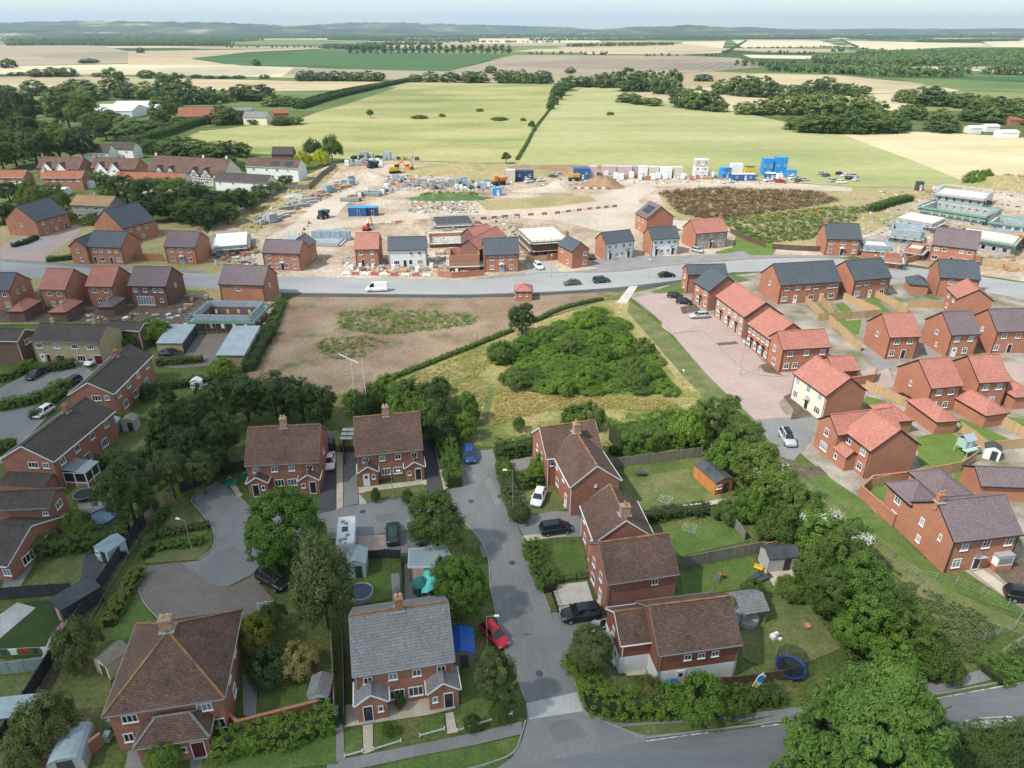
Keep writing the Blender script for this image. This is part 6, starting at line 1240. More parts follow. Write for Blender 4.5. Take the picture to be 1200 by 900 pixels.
far_wood([(850,63,875,48,6,8,14),(860,57,985,55.5,5,8,16),(985,47,1005,56,6,8,16),(950,46,975,45.5,16,60,12),(1000,46,1095,46.5,12,120,14),(1090,50,1200,48,12,160,14),(890,62.5,960,64,8,20,14),(960,55,1040,59,5,8,16),(975,61,990,61,12,30,12)], 'far hedges and copses between the stubble fields', 3)
far_wood([(0,42,1200,42.5,10,500,34),(0,44.5,560,44,11,300,26),(450,50,660,50,9,60,22),(480,45,900,44,10,240,28),(0,39.8,1200,39.8,12,900,70),(-200,38.6,1400,38.6,13,1500,130),(-200,37.6,1400,37.6,14,2500,240),(700,47,850,47,9,60,20)], 'bands of hazy woodland towards the horizon', 4, size=3.5)
far_wood([(-300,37.2,1500,37.2,16,2200,210),(-300,38,1500,38,15,1500,150),(-300,39,700,38.8,15,900,95),(300,39.6,1500,39.4,14,600,90),(-200,40.6,520,40.4,15,500,58),(560,41,1500,41,13,380,60),(-200,43,250,42.8,14,300,36),(420,43.4,1000,43.2,12,160,40),(0,48.5,250,48,13,160,18),(420,53,520,52.6,10,60,14),(800,44.4,1300,44.6,13,200,34)], 'dense far woods just below the horizon', 5, size=5)
far_wood([(-100,42.6,420,42,16,1100,30),(-100,40.4,440,39.8,16,1800,52),(120,44.6,400,44.4,14,500,26),(560,42.6,820,42.4,14,300,30),(760,46.4,960,45.8,12,120,16),(1000,44.4,1300,44,14,500,34),(620,47.6,760,47.2,11,90,16),(430,48.4,560,48,11,160,18)], 'dark layered woods at the far edge of the plain', 6, size=4)
def cover(name, poly, n, rad, size, mat, label, seed, zk=0.35, per=16):
 g = random.Random(seed); C = []; us = [p[0] for p in poly]; vs = [p[1] for p in poly]
 while len(C) < n:
  p = (g.uniform(min(us), max(us)), g.uniform(min(vs), max(vs)))
  if inside(p, poly): q = P(*p); C.append((q.x, q.y, rad * zk))
 C = np.array(C); o = link(name, leaf_cloud(name, C, np.full(len(C), rad), np.tile((0,0,1.0),(len(C),1)), per, size, M[mat], seed, flatten=0.9)); return tag(o, label, None, None, 'stuff')
cover('dry_docks', [(772,226),(800,222),(850,220),(960,225),(985,236),(940,244),(880,252),(830,258),(796,250)], 2300,1.0,0.26, 'leaf_brown', 'dense brown dry dock stems on the site mound', 7)
cover('dry_docks', [(1160,205),(1200,207),(1220,220),(1150,218)], 130,1.0,0.35, 'leaf_brown', 'brown dry plants at the right edge of the site', 8)
cover('weeds', [(830,254),(900,250),(985,242),(1020,244),(1000,262),(960,280),(890,286),(858,268)], 1300,0.8,0.24, 'leaf_mid', 'rank green weeds below the brown dry docks', 9)
cover('weeds', [(860,256),(930,248),(985,242),(960,252),(890,262)], 180,0.8,0.28, 'leaf_straw', 'tawny seed heads among the green weeds', 10)
cover('tall_grass', [(448,458),(482,440),(560,410),(584,418),(560,440),(575,455),(552,512),(520,500),(500,468)], 1500,0.42,0.1, 'leaf_straw', 'tall dry straw coloured grass left of the thicket', 11)
cover('tall_grass', [(580,455),(625,462),(760,468),(790,470),(800,490),(720,478),(640,482),(575,500)], 1500,0.42,0.1, 'leaf_straw', 'tall dry straw coloured grass below the thicket', 12)
cover('brambles', poly, 2300,0.9,0.14, 'leaf_bright', 'low green brambles between the thicket bushes', 13)
cover('tall_grass', [(590,425),(640,395),(720,366),(760,420),(795,462),(640,466)], 500,0.5,0.1, 'leaf_straw', 'dry grass showing between the thicket bushes', 21)
cover('brambles', [(422,480),(450,455),(500,452),(545,480),(552,512),(520,525),(470,515),(430,500)], 350,0.8,0.18, 'leaf_mid', 'low green brambles behind the white doored pair', 14)
cover('brambles', [(800,500),(850,490),(900,540),(960,600),(1040,690),(1120,760),(1110,800),(1010,790),(960,720),(900,640),(850,560)], 700,0.8,0.18, 'leaf_mid', 'low green brambles under the boundary bushes', 15)
cover('tall_grass', [(1000,620),(1060,680),(1150,720),(1170,740),(1140,780),(1100,760),(1050,710)], 350,0.4,0.14, 'leaf_olive', 'long olive grass inside the curved wire fence', 16)
cover('weeds', [(275,265),(330,226),(376,202),(398,198),(380,214),(340,244),(300,272)], 160,0.5,0.25, 'leaf_straw', 'tawny weeds along the site boundary fence', 17)

cover('weeds', [(392,368),(430,362),(500,364),(562,371),(556,380),(520,386),(470,392),(440,392),(400,386)], 900,0.6,0.16, 'leaf_bright', 'green weeds in the upper part of the bare field', 18, per=10)
cover('weeds', [(380,396),(430,394),(455,402),(430,418),(395,422),(365,408)], 300,0.5,0.15, 'leaf_mid', 'green weeds in the lower part of the bare field', 19, per=10)
cover('weeds', [(490,229),(510,225),(560,226),(562,231),(500,233)], 110,0.8,0.3, 'leaf_mid', 'green weeds on the long site spoil bank', 20)

# ------------------------------------------------------------------ vehicles
def paint(name, c): return plain('paint ' + name, c, 0.28,0.0,0.6)
PAINT = dict(red=paint('red', (0.50,0.012,0.025)), black=paint('black', (0.012,0.013,0.016)), white=paint('white', (0.78,0.78,0.78)), silver=paint('silver', (0.42,0.43,0.45)), blue=paint('blue', (0.02,0.055,0.19)),
    dgreen=paint('dark green', (0.02,0.045,0.045)), grey=paint('grey', (0.085,0.09,0.10)), navy=paint('navy', (0.014,0.02,0.038)), yellow=paint('yellow', (0.62,0.36,0.02)), orange=paint('orange', (0.62,0.20,0.02)), lblue=paint('pale blue', (0.25,0.42,0.55)))
M['tyre'] = plain('tyre rubber', (0.018,0.018,0.018),0.85); M['rim'] = plain('alloy', (0.45,0.46,0.47),0.35,0.6)
M['lamp_clear'] = plain('clear lamp', (0.65,0.66,0.66),0.15,0,0.7); M['lamp_red'] = plain('red lamp', (0.32,0.012,0.012),0.2,0,0.6)
M['carglass'] = plain('car glass', (0.012,0.015,0.018),0.05,0,0.9)
def loft(b, secs, m, cap=True):
 """skin between closed sections [(x, [(y, z), ...]), ...]"""
 for (x1, s1),(x2, s2) in zip(secs[:-1], secs[1:]):
  n = len(s1)
  for i in range(n):
   j = (i + 1) % n; b.face([(x1, *s1[i]),(x2, *s2[i]),(x2, *s2[j]),(x1, *s1[j])], m, smooth=True)
 if cap:
  b.face([(secs[0][0], *p) for p in secs[0][1]], m); b.face([(secs[-1][0], *p) for p in secs[-1][1]][::-1], m)
CARS = {'hatch': dict(L=3.95, W=1.72, H=1.48, hood=.62, belt=.93, xb=(-1.82,0.98), xt=(-1.5,0.28), bonnet=.90, boot=.93), 'suv': dict(L=4.6, W=1.88, H=1.70, hood=.8, belt=1.08, xb=(-2.12,1.12), xt=(-1.85,0.5), bonnet=1.05, boot=1.08),
  'saloon': dict(L=4.6, W=1.80, H=1.44, hood=.7, belt=.93, xb=(-1.75,1.05), xt=(-.95,.25), bonnet=.90, boot=.96), 'estate': dict(L=4.7, W=1.82, H=1.5, hood=.7, belt=.95, xb=(-2.2,1.05), xt=(-1.9,.3), bonnet=.91, boot=.95), 'mpv': dict(L=4.3, W=1.8, H=1.65, hood=.8, belt=1.02, xb=(-2.0,1.3), xt=(-1.75,.5), bonnet=1.0, boot=1.02),
  'van': dict(L=5.6, W=2.0, H=2.35, hood=.9, belt=1.25, xb=(-2.7,2.0), xt=(-2.62,1.25), bonnet=1.2, boot=1.25)}
CARM = {}
def car_meshes(kind, col):
 k = (kind, col)
 if k in CARM: return CARM[k]
 c = CARS[kind]; L, W_, H = c['L'] / 2, c['W'] / 2, c['H']; pm = PAINT[col]; zb = 0.24; b = MB()
 def sec(w, zt, z0=zb, r=.1): return [(-w * .9, z0),(-w, z0 + .16),(-w, zt - r),(-w * .88, zt),(w * .88, zt),(w, zt - r),(w, z0 + .16),(w * .9, z0)]
 bf, bt, be_ = c['bonnet'], c['belt'], c['boot']; x0, x1 = c['xb']; xt0, xt1 = c['xt']
 hull = [(-L, sec(W_ * .84, be_ - .12,.42)),(-L + .12, sec(W_ * .94, be_ - .02)),(-L + .5, sec(W_ * .985, be_)),(x0 + .8, sec(W_, bt)),(x1 - .5, sec(W_, bt)),(x1, sec(W_ * .99, bf)),(L - .45, sec(W_ * .95, bf - .13)),(L - .12, sec(W_ * .88, bf - .25,.28)),(L, sec(W_ * .76, bf - .36,.36))]
 loft(b, hull, pm)
 gw, tw = W_ * .86, W_ * .70; z1, z2 = bt - .03, H
 B4 = [(x0,-gw, z1),(x1,-gw, z1),(x1, gw, z1),(x0, gw, z1)]; T4 = [(xt0,-tw, z2 - .05),(xt1,-tw, z2 - .05),(xt1, tw, z2 - .05),(xt0, tw, z2 - .05)]
 # roof shell and pillars
 rs = [(xt0 - .06, [(-tw * .9, z2 - .07),(-tw * .7, z2 - .03),(tw * .7, z2 - .03),(tw * .9, z2 - .07)]),(xt0 + .2, [(-tw * 1.02, z2 - .06),(-tw * .8, z2),(tw * .8, z2),(tw * 1.02, z2 - .06)]),(xt1 - .2, [(-tw * 1.02, z2 - .06),(-tw * .8, z2),(tw * .8, z2),(tw * 1.02, z2 - .06)]),(xt1 + .05, [(-tw * .9, z2 - .08),(-tw * .7, z2 - .05),(tw * .7, z2 - .05),(tw * .9, z2 - .08)])]
 loft(b, rs, pm)
 for i in range(4): b.bar(B4[i], T4[i], .09,.07, pm)
 for s in (-1,1):
  for t in ((.42,) if kind in ('hatch', 'saloon') else (.38,.68)):
   xm, xn = x0 + (x1 - x0) * t, xt0 + (xt1 - xt0) * t; b.bar((xm, s * gw, z1),(xn, s * tw, z2 - .06),.08,.05, pm)
 if kind == 'van':
  for s in (-1,1): b.face([(x0, s * (gw + .012), z1),(.55, s * (gw + .012), z1),(.55, s * (tw + .03), z2 - .05),(xt0, s * (tw + .03), z2 - .05)][::(1 if s < 0 else -1)], pm)
  b.face([(x0 - .012, gw, z1),(x0 - .012,-gw, z1),(xt0 - .02,-tw, z2 - .06),(xt0 - .02, tw, z2 - .06)], pm)
 for s in (-1,1): b.box((x1 - .42, s * (W_ + .07), bt + .02),(.16,.16,.12), pm)
 g = MB(); k_ = .985
 for q in ((0,1),(1,2),(2,3),(3,0)): g.face([B4[q[0]], B4[q[1]], T4[q[1]], T4[q[0]]], M['carglass'])
 wr = .33 if kind in ('suv', 'van') else .30; w = MB(); w.tube((0,-.1,0),(0,.1,0), wr, M['tyre'], n=14); r = MB(); r.tube((0,-.112,0),(0,.112,0), wr * .62, M['rim'], n=12)
 hl = MB(); hl.box((0,0,0),(.14,.34,.13), M['lamp_clear']); tl = MB(); tl.box((0,0,0),(.1,.22,.2), M['lamp_red'])
 CARM[k] = (b.mesh('body', True), g.mesh('windows'), w.mesh('wheel'), r.mesh('rim'), hl.mesh('headlight'), tl.mesh('tail_light'), wr, c); return CARM[k]
def car(kind, col, rear, front, label, group='parked cars', name='parked_car', cat='car', z=0.07):
 """a car between ground pixels rear and front (only the direction and the middle count)"""
 a, b_ = P(*rear), P(*front); mid = (a + b_) / 2; d = b_ - a; mid.z = z
 bo, gl, wh, rm, hl, tl, wr, c = car_meshes(kind, col); root = empty(name, mid, math.atan2(d.y, d.x), label, cat, group)
 link('body', bo, root); link('windows', gl, root)
 for sx in (-1,1):
  for sy in (-1,1):
   w = link('wheel', wh, root, (c['L'] * (.31 if sx > 0 else -.30), sy * (c['W'] / 2 - .1), wr)); link('rim', rm, w)
 for sy in (-1,1):
  link('headlight', hl, root, (c['L'] / 2 - .1, sy * c['W'] * .31, c['bonnet'] - .36)); link('tail_light', tl, root, (-c['L'] / 2 + .04, sy * c['W'] * .36, c['boot'] - .22))
 return root
for a in (('hatch', 'red', (569,736),(591,761), 'bright red hatchback at the kerb under the street lamp'),('mpv', 'blue', (549,529),(552,545), 'blue car at the top of the street beside the clipped hedge'),('saloon', 'white', (387,536),(386,553), 'white car on the narrow drive between the two brown tiled pairs'),
   ('hatch', 'white', (635,577),(627,597), 'white hatchback on grass behind the low street hedge'),('mpv', 'navy', (633,626),(669,621), 'dark navy car on the drive between the T ridged and the squeezed houses'),('suv', 'black', (703,721),(658,727), 'black four by four on the drive next to the small silver hatchback'),
   ('hatch', 'silver', (726,745),(699,739), 'small silver hatchback with its nose to the black car'),('suv', 'black', (304,675),(337,694), 'black four by four on the block paved turning area'),('estate', 'dgreen', (461,641),(461,617), 'dark green estate car parked right of the motorhome'),
   ('mpv', 'grey', (497,640),(484,620), 'grey people carrier half hidden under the broad junction tree'),('suv', 'silver', (915,506),(929,529), 'silver four by four with a black roof box on the grey yard'),('saloon', 'grey', (680,333),(660,334.5), 'dark grey saloon on the estate road, left of the dark four by four'),
   ('suv', 'dgreen', (693,332),(716,330), 'dark four by four in the middle of three on the estate road'),('saloon', 'black', (771,325),(791,324), 'black saloon on the estate road above the lawn corner'),('suv', 'white', (626,310),(636,319), 'white four by four on the drive by the timber fence'),
   ('estate', 'silver', (828,372),(810,373), 'silver estate parked on the pink paving near the terrace'),('hatch', 'black', (782,348),(800,350), 'black car at the top of the pink paving, farther of two'),('hatch', 'black', (792,355),(811,357), 'black car on the pink paving, nearer of two'),
   ('hatch', 'silver', (810,294),(824,297), 'pale car beside the stone fronted house'),('saloon', 'black', (52,436),(34,447), 'black saloon by the kerb on the left estate road'),('saloon', 'black', (190,417),(212,417), 'black saloon at the end of the left garage block'),('hatch', 'white', (60,481),(44,491), 'white car beside the low hedge, left of the brown brick pair'),
   ('hatch', 'navy', (92,447),(78,455), 'dark car by the garden in front of the white gabled brown pair'),('hatch', 'white', (118,422),(103,430), 'white car under the front of the yellow brick pair'),('hatch', 'black', (1052,469),(1068,478), 'black car half hidden behind the timber fence and red garage'),('suv', 'black', (1190,702),(1212,706), 'black car cut by the right edge by the buff path'),
   ('saloon', 'grey', (1080,301),(1086,296), 'dark car between the brick walls and the wide purple roofed house'),('hatch', 'grey', (695,306),(691,300), 'dark car tucked beside the slate roofed gable house')):
 car(*a)
c = car_meshes('suv', 'silver'); r = [o for o in bpy.data.objects if o.get('label', '').startswith('silver four by four with')][0]
b = MB(); b.box((-.4,0,1.86),(2.0,.8,.32), M['black'], taper=.86)
for x_ in (-1.0,.2): b.box((x_, 0,1.69),(.08,1.2,.05), M['black'])
b.build('roof_box', r)
car('van', 'white', (456,341),(428,341.5), 'white panel van standing on the estate road above the bare field', 'vans', 'parked_van', 'van')
# cars in the site car park
SP = [(856,214, 'white'),(900,212, 'white'),(914,213, 'red'),(928,210, 'white'),(936,213, 'grey'),(942,211, 'silver'),(968,207, 'grey'),(976,213, 'silver'),(984,204, 'black'),(990,207, 'white'),(996,210, 'navy'),(1000,207, 'silver'),(1003,212, 'white'),(962,204, 'silver'),(986,214, 'white'),(620,214, 'white'),(634,212, 'white'),(648,207, 'grey'),(655,206, 'silver')]
seen = {}
for i, (u, v, col) in enumerate(SP):
 same = sorted(x[0] for x in SP if x[2] == col); n = len(same); lab = ('the only red car in the distant site car park' if col == 'red' else '%s car in the distant site car park, %s' % (col if col != 'navy' else 'navy blue', nth(same.index(u), n) + ' of its colour') if n > 1 else '%s car in the distant site car park, alone in that colour' % col)
 car(['hatch', 'saloon', 'estate', 'suv'][i % 4], col, (u - 6, v + 1),(u + 6, v - 1 + (i % 3)), lab, 'cars in the site car park')
# motorhome
a = P(407,653); b_ = P(409,626); mid = (a + b_) / 2; d = b_ - a; root = empty('motorhome', (mid.x, mid.y, 0.07), math.atan2(d.y, d.x), 'white motorhome with roof vents and a dark solar panel on its roof', 'motorhome')
b = MB(); wm = PAINT['white']
def sec4(w, z0, z1, r=.1): return [(-w, z0),(-w, z1 - r),(-w + r, z1),(w - r, z1),(w, z1 - r),(w, z0)]
loft(b, [(-3.0, sec4(1.08,.55,2.55)),(-2.85, sec4(1.15,.45,2.75)),(1.6, sec4(1.15,.45,2.8)),(2.5, sec4(1.12,1.75,2.72)),(2.75, sec4(1.02,1.95,2.45))], wm)
loft(b, [(1.5, sec4(1.02,.4,1.9)),(2.1, sec4(1.0,.4,1.85)),(2.75, sec4(.96,.4,1.2)),(3.4, sec4(.86,.4,1.0))], wm); b.build('body', root, weld=True)
b = MB(); b.box((-.3,.1,2.85),(.9,.75,.06), M['solar']); b.build('solar_panel', root)
for x_, y_ in ((-2.2,0),(-1.5,-.3),(.9,0),(1.3,.45),(-2.4,.55)):
 b = MB(); b.box((x_, y_, 2.83),(.5,.5,.1), M['glass_pale'], taper=.85); b.build('roof_vent', root)
for s in (-1,1):
 for x_ in (-1.9,.2): b = MB(); b.box((x_, s * 1.16,1.8),(1.0,.04,.55), M['carglass']); b.build('side_window', root)
b = MB(); b.face([(2.13,-.9,1.82),(2.13,.9,1.82),(2.76,.86,1.24),(2.76,-.86,1.24)][::-1], M['carglass']); b.build('windscreen', root, (.02,0,.03))
for x_ in (2.5,-1.6):
 for s in (-1,1): b = MB(); b.tube((x_, s * .82,.36),(x_, s * 1.06,.36),.36, M['tyre'], n=14); b.build('wheel', root)

# ------------------------------------------------------------------ fences, walls, sheds and garden things
def wood(name, a, b_): return mottled(name, [(0.3, a),(0.7, b_)], 0.8,7,0.22, stretch=((3,3,0.25),0))
M['fence_dark'] = wood('dark grey fence boards', (0.035,0.04,0.045),(0.062,0.068,0.075)); M['fence_tan'] = wood('new timber', (0.40,0.27,0.145),(0.50,0.35,0.20)); M['fence_grey'] = wood('weathered timber', (0.16,0.145,0.125),(0.25,0.225,0.195))
M['fence_brown'] = wood('brown timber', (0.10,0.065,0.045),(0.155,0.105,0.075)); M['fence_green'] = wood('pale green fence', (0.20,0.26,0.25),(0.28,0.34,0.32)); M['timber_orange'] = wood('orange stained timber', (0.42,0.17,0.05),(0.52,0.23,0.075))
M['coping'] = bricky('brick coping', (0.42,0.17,0.10),(0.34,0.13,0.08),(0.35,0.25,0.2),0.1,0.3,0.01); M['teal'] = mottled('turquoise tarpaulin', [(0.3,(0.10,0.50,0.46)),(0.7,(0.16,0.60,0.55))], 0.8,5,0.06)
M['green_pl'] = plain('green plastic', (0.02,0.20,0.13),0.5); M['blue_pl'] = plain('blue plastic', (0.012,0.09,0.40),0.45); M['red_pl'] = plain('red plastic', (0.50,0.04,0.03),0.5); M['pink_pl'] = plain('pink plastic', (0.62,0.18,0.28),0.5); M['yellow_pl'] = plain('yellow plastic', (0.65,0.42,0.03),0.5); M['purple_pl'] = plain('lilac plastic', (0.25,0.17,0.36),0.5)
M['water'] = plain('dark pool cover', (0.03,0.05,0.09),0.3); M['pool_blue'] = plain('pool cover blue', (0.10,0.16,0.23),0.4); M['net'] = plain('dark net', (0.02,0.025,0.03),0.8); M['steel'] = plain('galvanised steel', (0.36,0.37,0.37),0.5,0.3); M['mint'] = plain('mint paint', (0.36,0.50,0.46),0.6); M['paleblue'] = plain('pale blue paint', (0.42,0.52,0.55),0.6); M['teal_dk'] = plain('dark green canvas', (0.02,0.17,0.15),0.7)
POSTM = {}
def post_mesh(h, w, m):
 k = (round(h, 2), w, m.name)
 if k not in POSTM: b = MB(); b.box((0,0, h / 2),(w, w, h), m); b.box((0,0, h + .02),(w + .04, w + .04,.04), m); POSTM[k] = b.mesh('post')
 return POSTM[k]
def fence(pts, h, m, label, step=1.9, style='board', px=True, group='fences', posts=True, postm=None, cat='fence', name=None):
 q = [P(u, v) for u, v in pts] if px else [Vector((*p, 0)) for p in pts]; o = q[0].copy(); root = empty(name or {'wire': 'wire_fence', 'rail': 'railing'}.get(style, 'timber_fence'), o, 0, label, cat, group); b = MB(); m = M[m]; pm = M[postm] if postm else m
 for i in range(len(q) - 1):
  a, c = q[i] - o, q[i + 1] - o; l = (c - a).length; t = (c - a).normalized(); s = Vector((-t.y, t.x, 0)); n = max(1, round(l / step)); up = Vector((0,0,1))
  if style == 'board':
   b.bar(a + up * (h / 2 + .03), c + up * (h / 2 + .03),.05, h - .06, m); b.bar(a + up * h, c + up * h, .09,.05, m)
   for z in (.35, h * .55, h - .25): b.bar(a + up * z + s * .04, c + up * z + s * .04,.05,.08, m)
  elif style == 'wire':
   for z in (.3,.75, h - .05): b.bar(a + up * z, c + up * z, .014,.014, m)
  elif style == 'rail':
   for z in (.12, h - .04): b.bar(a + up * z, c + up * z, .05,.05, m)
   for k in range(int(l / .16)): p = a + t * (.08 + .16 * k); b.bar(p + up * .1, p + up * (h - .02),.025,.025, m)
  elif style == 'low':
   for z in (.2, h - .05): b.bar(a + up * z, c + up * z, .03,.05, m)
  if posts:
   pmh = post_mesh(h + .08,.1 if style not in ('wire', 'low') else .06, pm)
   for k in range(n + (1 if i == len(q) - 2 else 0)): link('post', pmh, root, a + t * (l * k / n))
 b.build('wires' if style == 'wire' else 'rails' if style in ('rail', 'low') else 'panel', root); return root
def bwall(pts, h, m, label, w=.24, px=True, coping='coping'):
 q = [P(u, v) for u, v in pts] if px else [Vector((*p, 0)) for p in pts]; o = q[0].copy(); root = empty('brick_wall', o, 0, label, 'garden wall', 'brick garden walls'); b = MB(); c = MB(); d = 0
 for i in range(len(q) - 1):
  a, e = q[i] - o, q[i + 1] - o; t = (e - a).normalized(); a = a - t * (w / 2 if i else 0); s = Vector((-t.y, t.x, 0)) * w / 2; l = (e - a).length; up = Vector((0,0, h - .001 * i))
  for sg in (-1,1):
   f = [a + s * sg, e + s * sg, e + s * sg + up, a + s * sg + up]; f = f if sg < 0 else [f[1], f[0], f[3], f[2]]; b.face(f, M[m], uv=[(d, 0),(d + l, 0),(d + l, h),(d, h)])
  b.face([a + s, a - s, a - s + up, a + s + up], M[m]); b.face([e - s, e + s, e + s + up, e - s + up], M[m]); c.bar(a + up + Vector((0,0,.05)), e + up + Vector((0,0,.05)), w + .08,.1, M[coping]); d += l
 b.build('wall', root); c.build('coping', root); return root
GF = 'old garden fences'
fence([(212,578),(240,567),(264,557),(288,551)], 1.8, 'fence_dark', 'dark grey fence curving round the head of the turning circle', group=GF)
fence([(170,612),(118,692),(62,778),(0,880)], 1.8, 'fence_dark', 'long dark grey fence down the left side of the alley', 2.4, group=GF)
fence([(196,590),(150,662),(110,730),(74,800)], 1.1, 'fence_grey', 'low grey post fence down the right side of the alley', 3.0, 'low', group=GF)
fence([(-5,704),(40,700),(86,697)], 1.8, 'fence_dark', 'dark fence across the left gardens above the dark turf', group=GF)
fence([(-5,792),(30,788),(58,784)], 1.7, 'fence_green', 'pale green slatted fence across the left gardens below the washing line', group=GF)
fence([(714,549),(760,543),(822,535)], 1.7, 'fence_grey', 'weathered fence between the hedge lawn and the orange cabin garden', group=GF)
fence([(798,666),(845,657),(893,648)], 1.8, 'fence_grey', 'weathered fence behind the lawn with the swing set', group=GF)
fence([(895,650),(922,643),(946,684)], 1.8, 'fence_tan', 'pale timber fence round the stone patio', group=GF)
fence([(855,612),(866,625),(872,634)], 1.5, 'fence_grey', 'short grey fence at the end of the flower border lawn', group=GF)
fence([(800,811),(870,804),(926,796)], 1.5, 'fence_brown', 'brown fence with pale top rail behind the banner sign', group=GF)
fence([(738,612),(790,605),(850,598)], 1.2, 'fence_brown', 'low brown fence behind the planted border', group=GF)
fence([(388,730),(391,785),(394,850)], 1.7, 'fence_grey', 'grey fence left of the narrow passage by the grey tiled pair', group=GF)
fence([(403,745),(404,800),(405,850)], 1.7, 'fence_dark', 'dark fence right of the narrow passage by the grey tiled pair', group=GF)
fence([(470,655),(472,690),(474,712)], 1.7, 'fence_dark', 'dark fence between the pool lawn and the patio with tarpaulins', group=GF)
fence([(432,656),(452,654),(470,655)], 1.4, 'fence_dark', 'dark slatted screen at the end of the motorhome drive', group=GF)
fence([(400,505),(404,540),(404,545)], 1.7, 'fence_dark', 'dark fence beside the black garden shed', group=GF)
fence([(404,888),(425,882)], .38, 'white', 'short white rail left of the front path of the grey tiled pair', 3, 'low', group='low front garden rails')
fence([(438,880),(470,870)], .38, 'white', 'white rail between the two front paths of the grey tiled pair', 3, 'low', group='low front garden rails')
fence([(492,864),(521,856)], .38, 'white', 'white rail right of the middle path of the grey tiled pair', 3, 'low', group='low front garden rails')
fence([(536,858),(560,850),(600,838)], .38, 'white', 'white rail round the corner garden by the main road', 3, 'low', group='low front garden rails')
fence([(644,688),(654,718),(696,712)], 1.0, 'black', 'black railing round the gravel pad by the black car', 1.6, 'rail', group='railings')
fence([(646,684),(690,678)], 1.0, 'black', 'black railing between the front lawn and the gravel pad', 1.6, 'rail', group='railings')
fence([(541,520),(562,518),(578,517)], 1.1, 'fence_grey', 'grey timber barrier closing the top of the street', 1.5, 'low', group=GF)
fence([(304,716),(322,712),(330,716)], 1.1, 'white', 'small white picket by the bushes next to the block paving', 1.0, 'rail', group='railings')
fence([(150,655),(120,657)], 1.2, 'fence_dark', 'short dark fence by the white garden shed', group=GF)
bwall([(266,845),(281,858),(373,834),(394,818)], 1.5, 'brick_old', 'orange coped brick wall round the lawn with the grey shed')
bwall([(10,912),(104,886),(122,872)], 1.5, 'brick_old', 'orange coped brick wall below the grey domed shed')
bwall([(1090,562),(1020,570),(1007,582),(1046,617)], 1.8, 'brick_new', 'curved brick wall of the large purple roofed house garden')
bwall([(143,304),(166,305),(192,306)], 1.8, 'brick_new', 'brick wall between the cross gabled pair and the double fronted house')
bwall([(1008,303),(1062,309),(1076,305)], 1.8, 'brick_new', 'brick wall right of the white doored slate house across the road')
bwall([(513,324),(530,326),(568,323)], 1.5, 'brick_new', 'bowed brick wall beside the grey green doored slate house')
bwall([(980,455),(1022,449),(1026,440)], 1.8, 'brick_new', 'brick wall behind the cream fronted house')
bwall([(640,306),(656,304)], 1.8, 'brick_new', 'short brick wall left of the gable on slate house')
NF = 'timber fences of the new estate'
for i, (pts, lab) in enumerate((([(940,352),(964,374)], 'at the left of the three narrow lawns'),([(958,350),(976,372)], 'between the first and second narrow lawns'),([(986,350),(1030,370)], 'between the long slate pair and shorter slate pair gardens'),([(1020,346),(1062,367)], 'right of the narrow lawns of the shorter slate pair'),
  ([(958,376),(1013,373),(1030,371)], 'along the rear of the narrow lawns'),([(971,378),(998,402)], 'beside the cross ridged terrace end'),([(1064,360),(1109,362)], 'across the garden with the dark car port'),([(1013,456),(1045,470),(1071,482)], 'running diagonally past the red garage'),
  ([(1016,574),(1050,566),(1086,560)], 'with rails exposed behind the large red house'),([(1086,560),(1124,553),(1142,541)], 'curving past the mint playhouse lawn'),([(1124,506),(1140,517),(1155,530)], 'between the playhouse lawn and the long striped lawn'),([(1156,529),(1200,525),(1230,522)], 'behind the white garden shed at the right'),
  ([(1172,498),(1200,514),(1230,530)], 'right of the long striped lawn'),([(990,398),(1008,412)], 'behind the terrace near the grey driveway'),([(1050,362),(1072,385)], 'left of the purple roofed house with the arched door'),([(62,265),(88,263)], 'at the end of the left pink yard'),([(160,288),(164,276),(186,276)], 'round the small yellow gardens on the left'),
  ([(616,308),(640,306)], 'beside the drive with the white four by four'),([(1150,310),(1200,318)], 'at the far right beyond the estate road'))):
 fence(pts, 1.8, 'fence_tan', 'new tan timber fence ' + lab, group=NF)
fence([(240,269),(284,252),(305,238),(334,222),(362,222),(378,206),(394,195)], 2.0, 'fence_grey', 'long grey boundary fence between the village gardens and the site', 3.0, group=GF)
fence([(855,273),(875,282),(896,290)], 1.6, 'fence_brown', 'dark brown fence beside the lawn of the stone fronted house', group=GF)
fence([(905,292),(935,294),(966,295)], 1.6, 'fence_brown', 'dark brown fence left of the white doored slate house', group=GF)
WF = 'wire fences by the verge'
fence([(738,356),(770,396),(800,432),(812,446)], 1.3, 'steel', 'wire fence with pale posts along the footpath by the thicket', 2.6, 'wire', group=WF, postm='fence_grey')
fence([(925,548),(985,600),(1045,655),(1095,702),(1150,752)], 1.3, 'steel', 'long wire fence with pale posts between bushes and verge', 2.8, 'wire', group=WF, postm='fence_grey')
fence([(1072,676),(1120,685),(1180,712),(1196,724),(1186,740),(1152,752)], 1.2, 'steel', 'curved steel wire fence round the rough grass corner', 2.4, 'wire', group=WF, postm='steel')
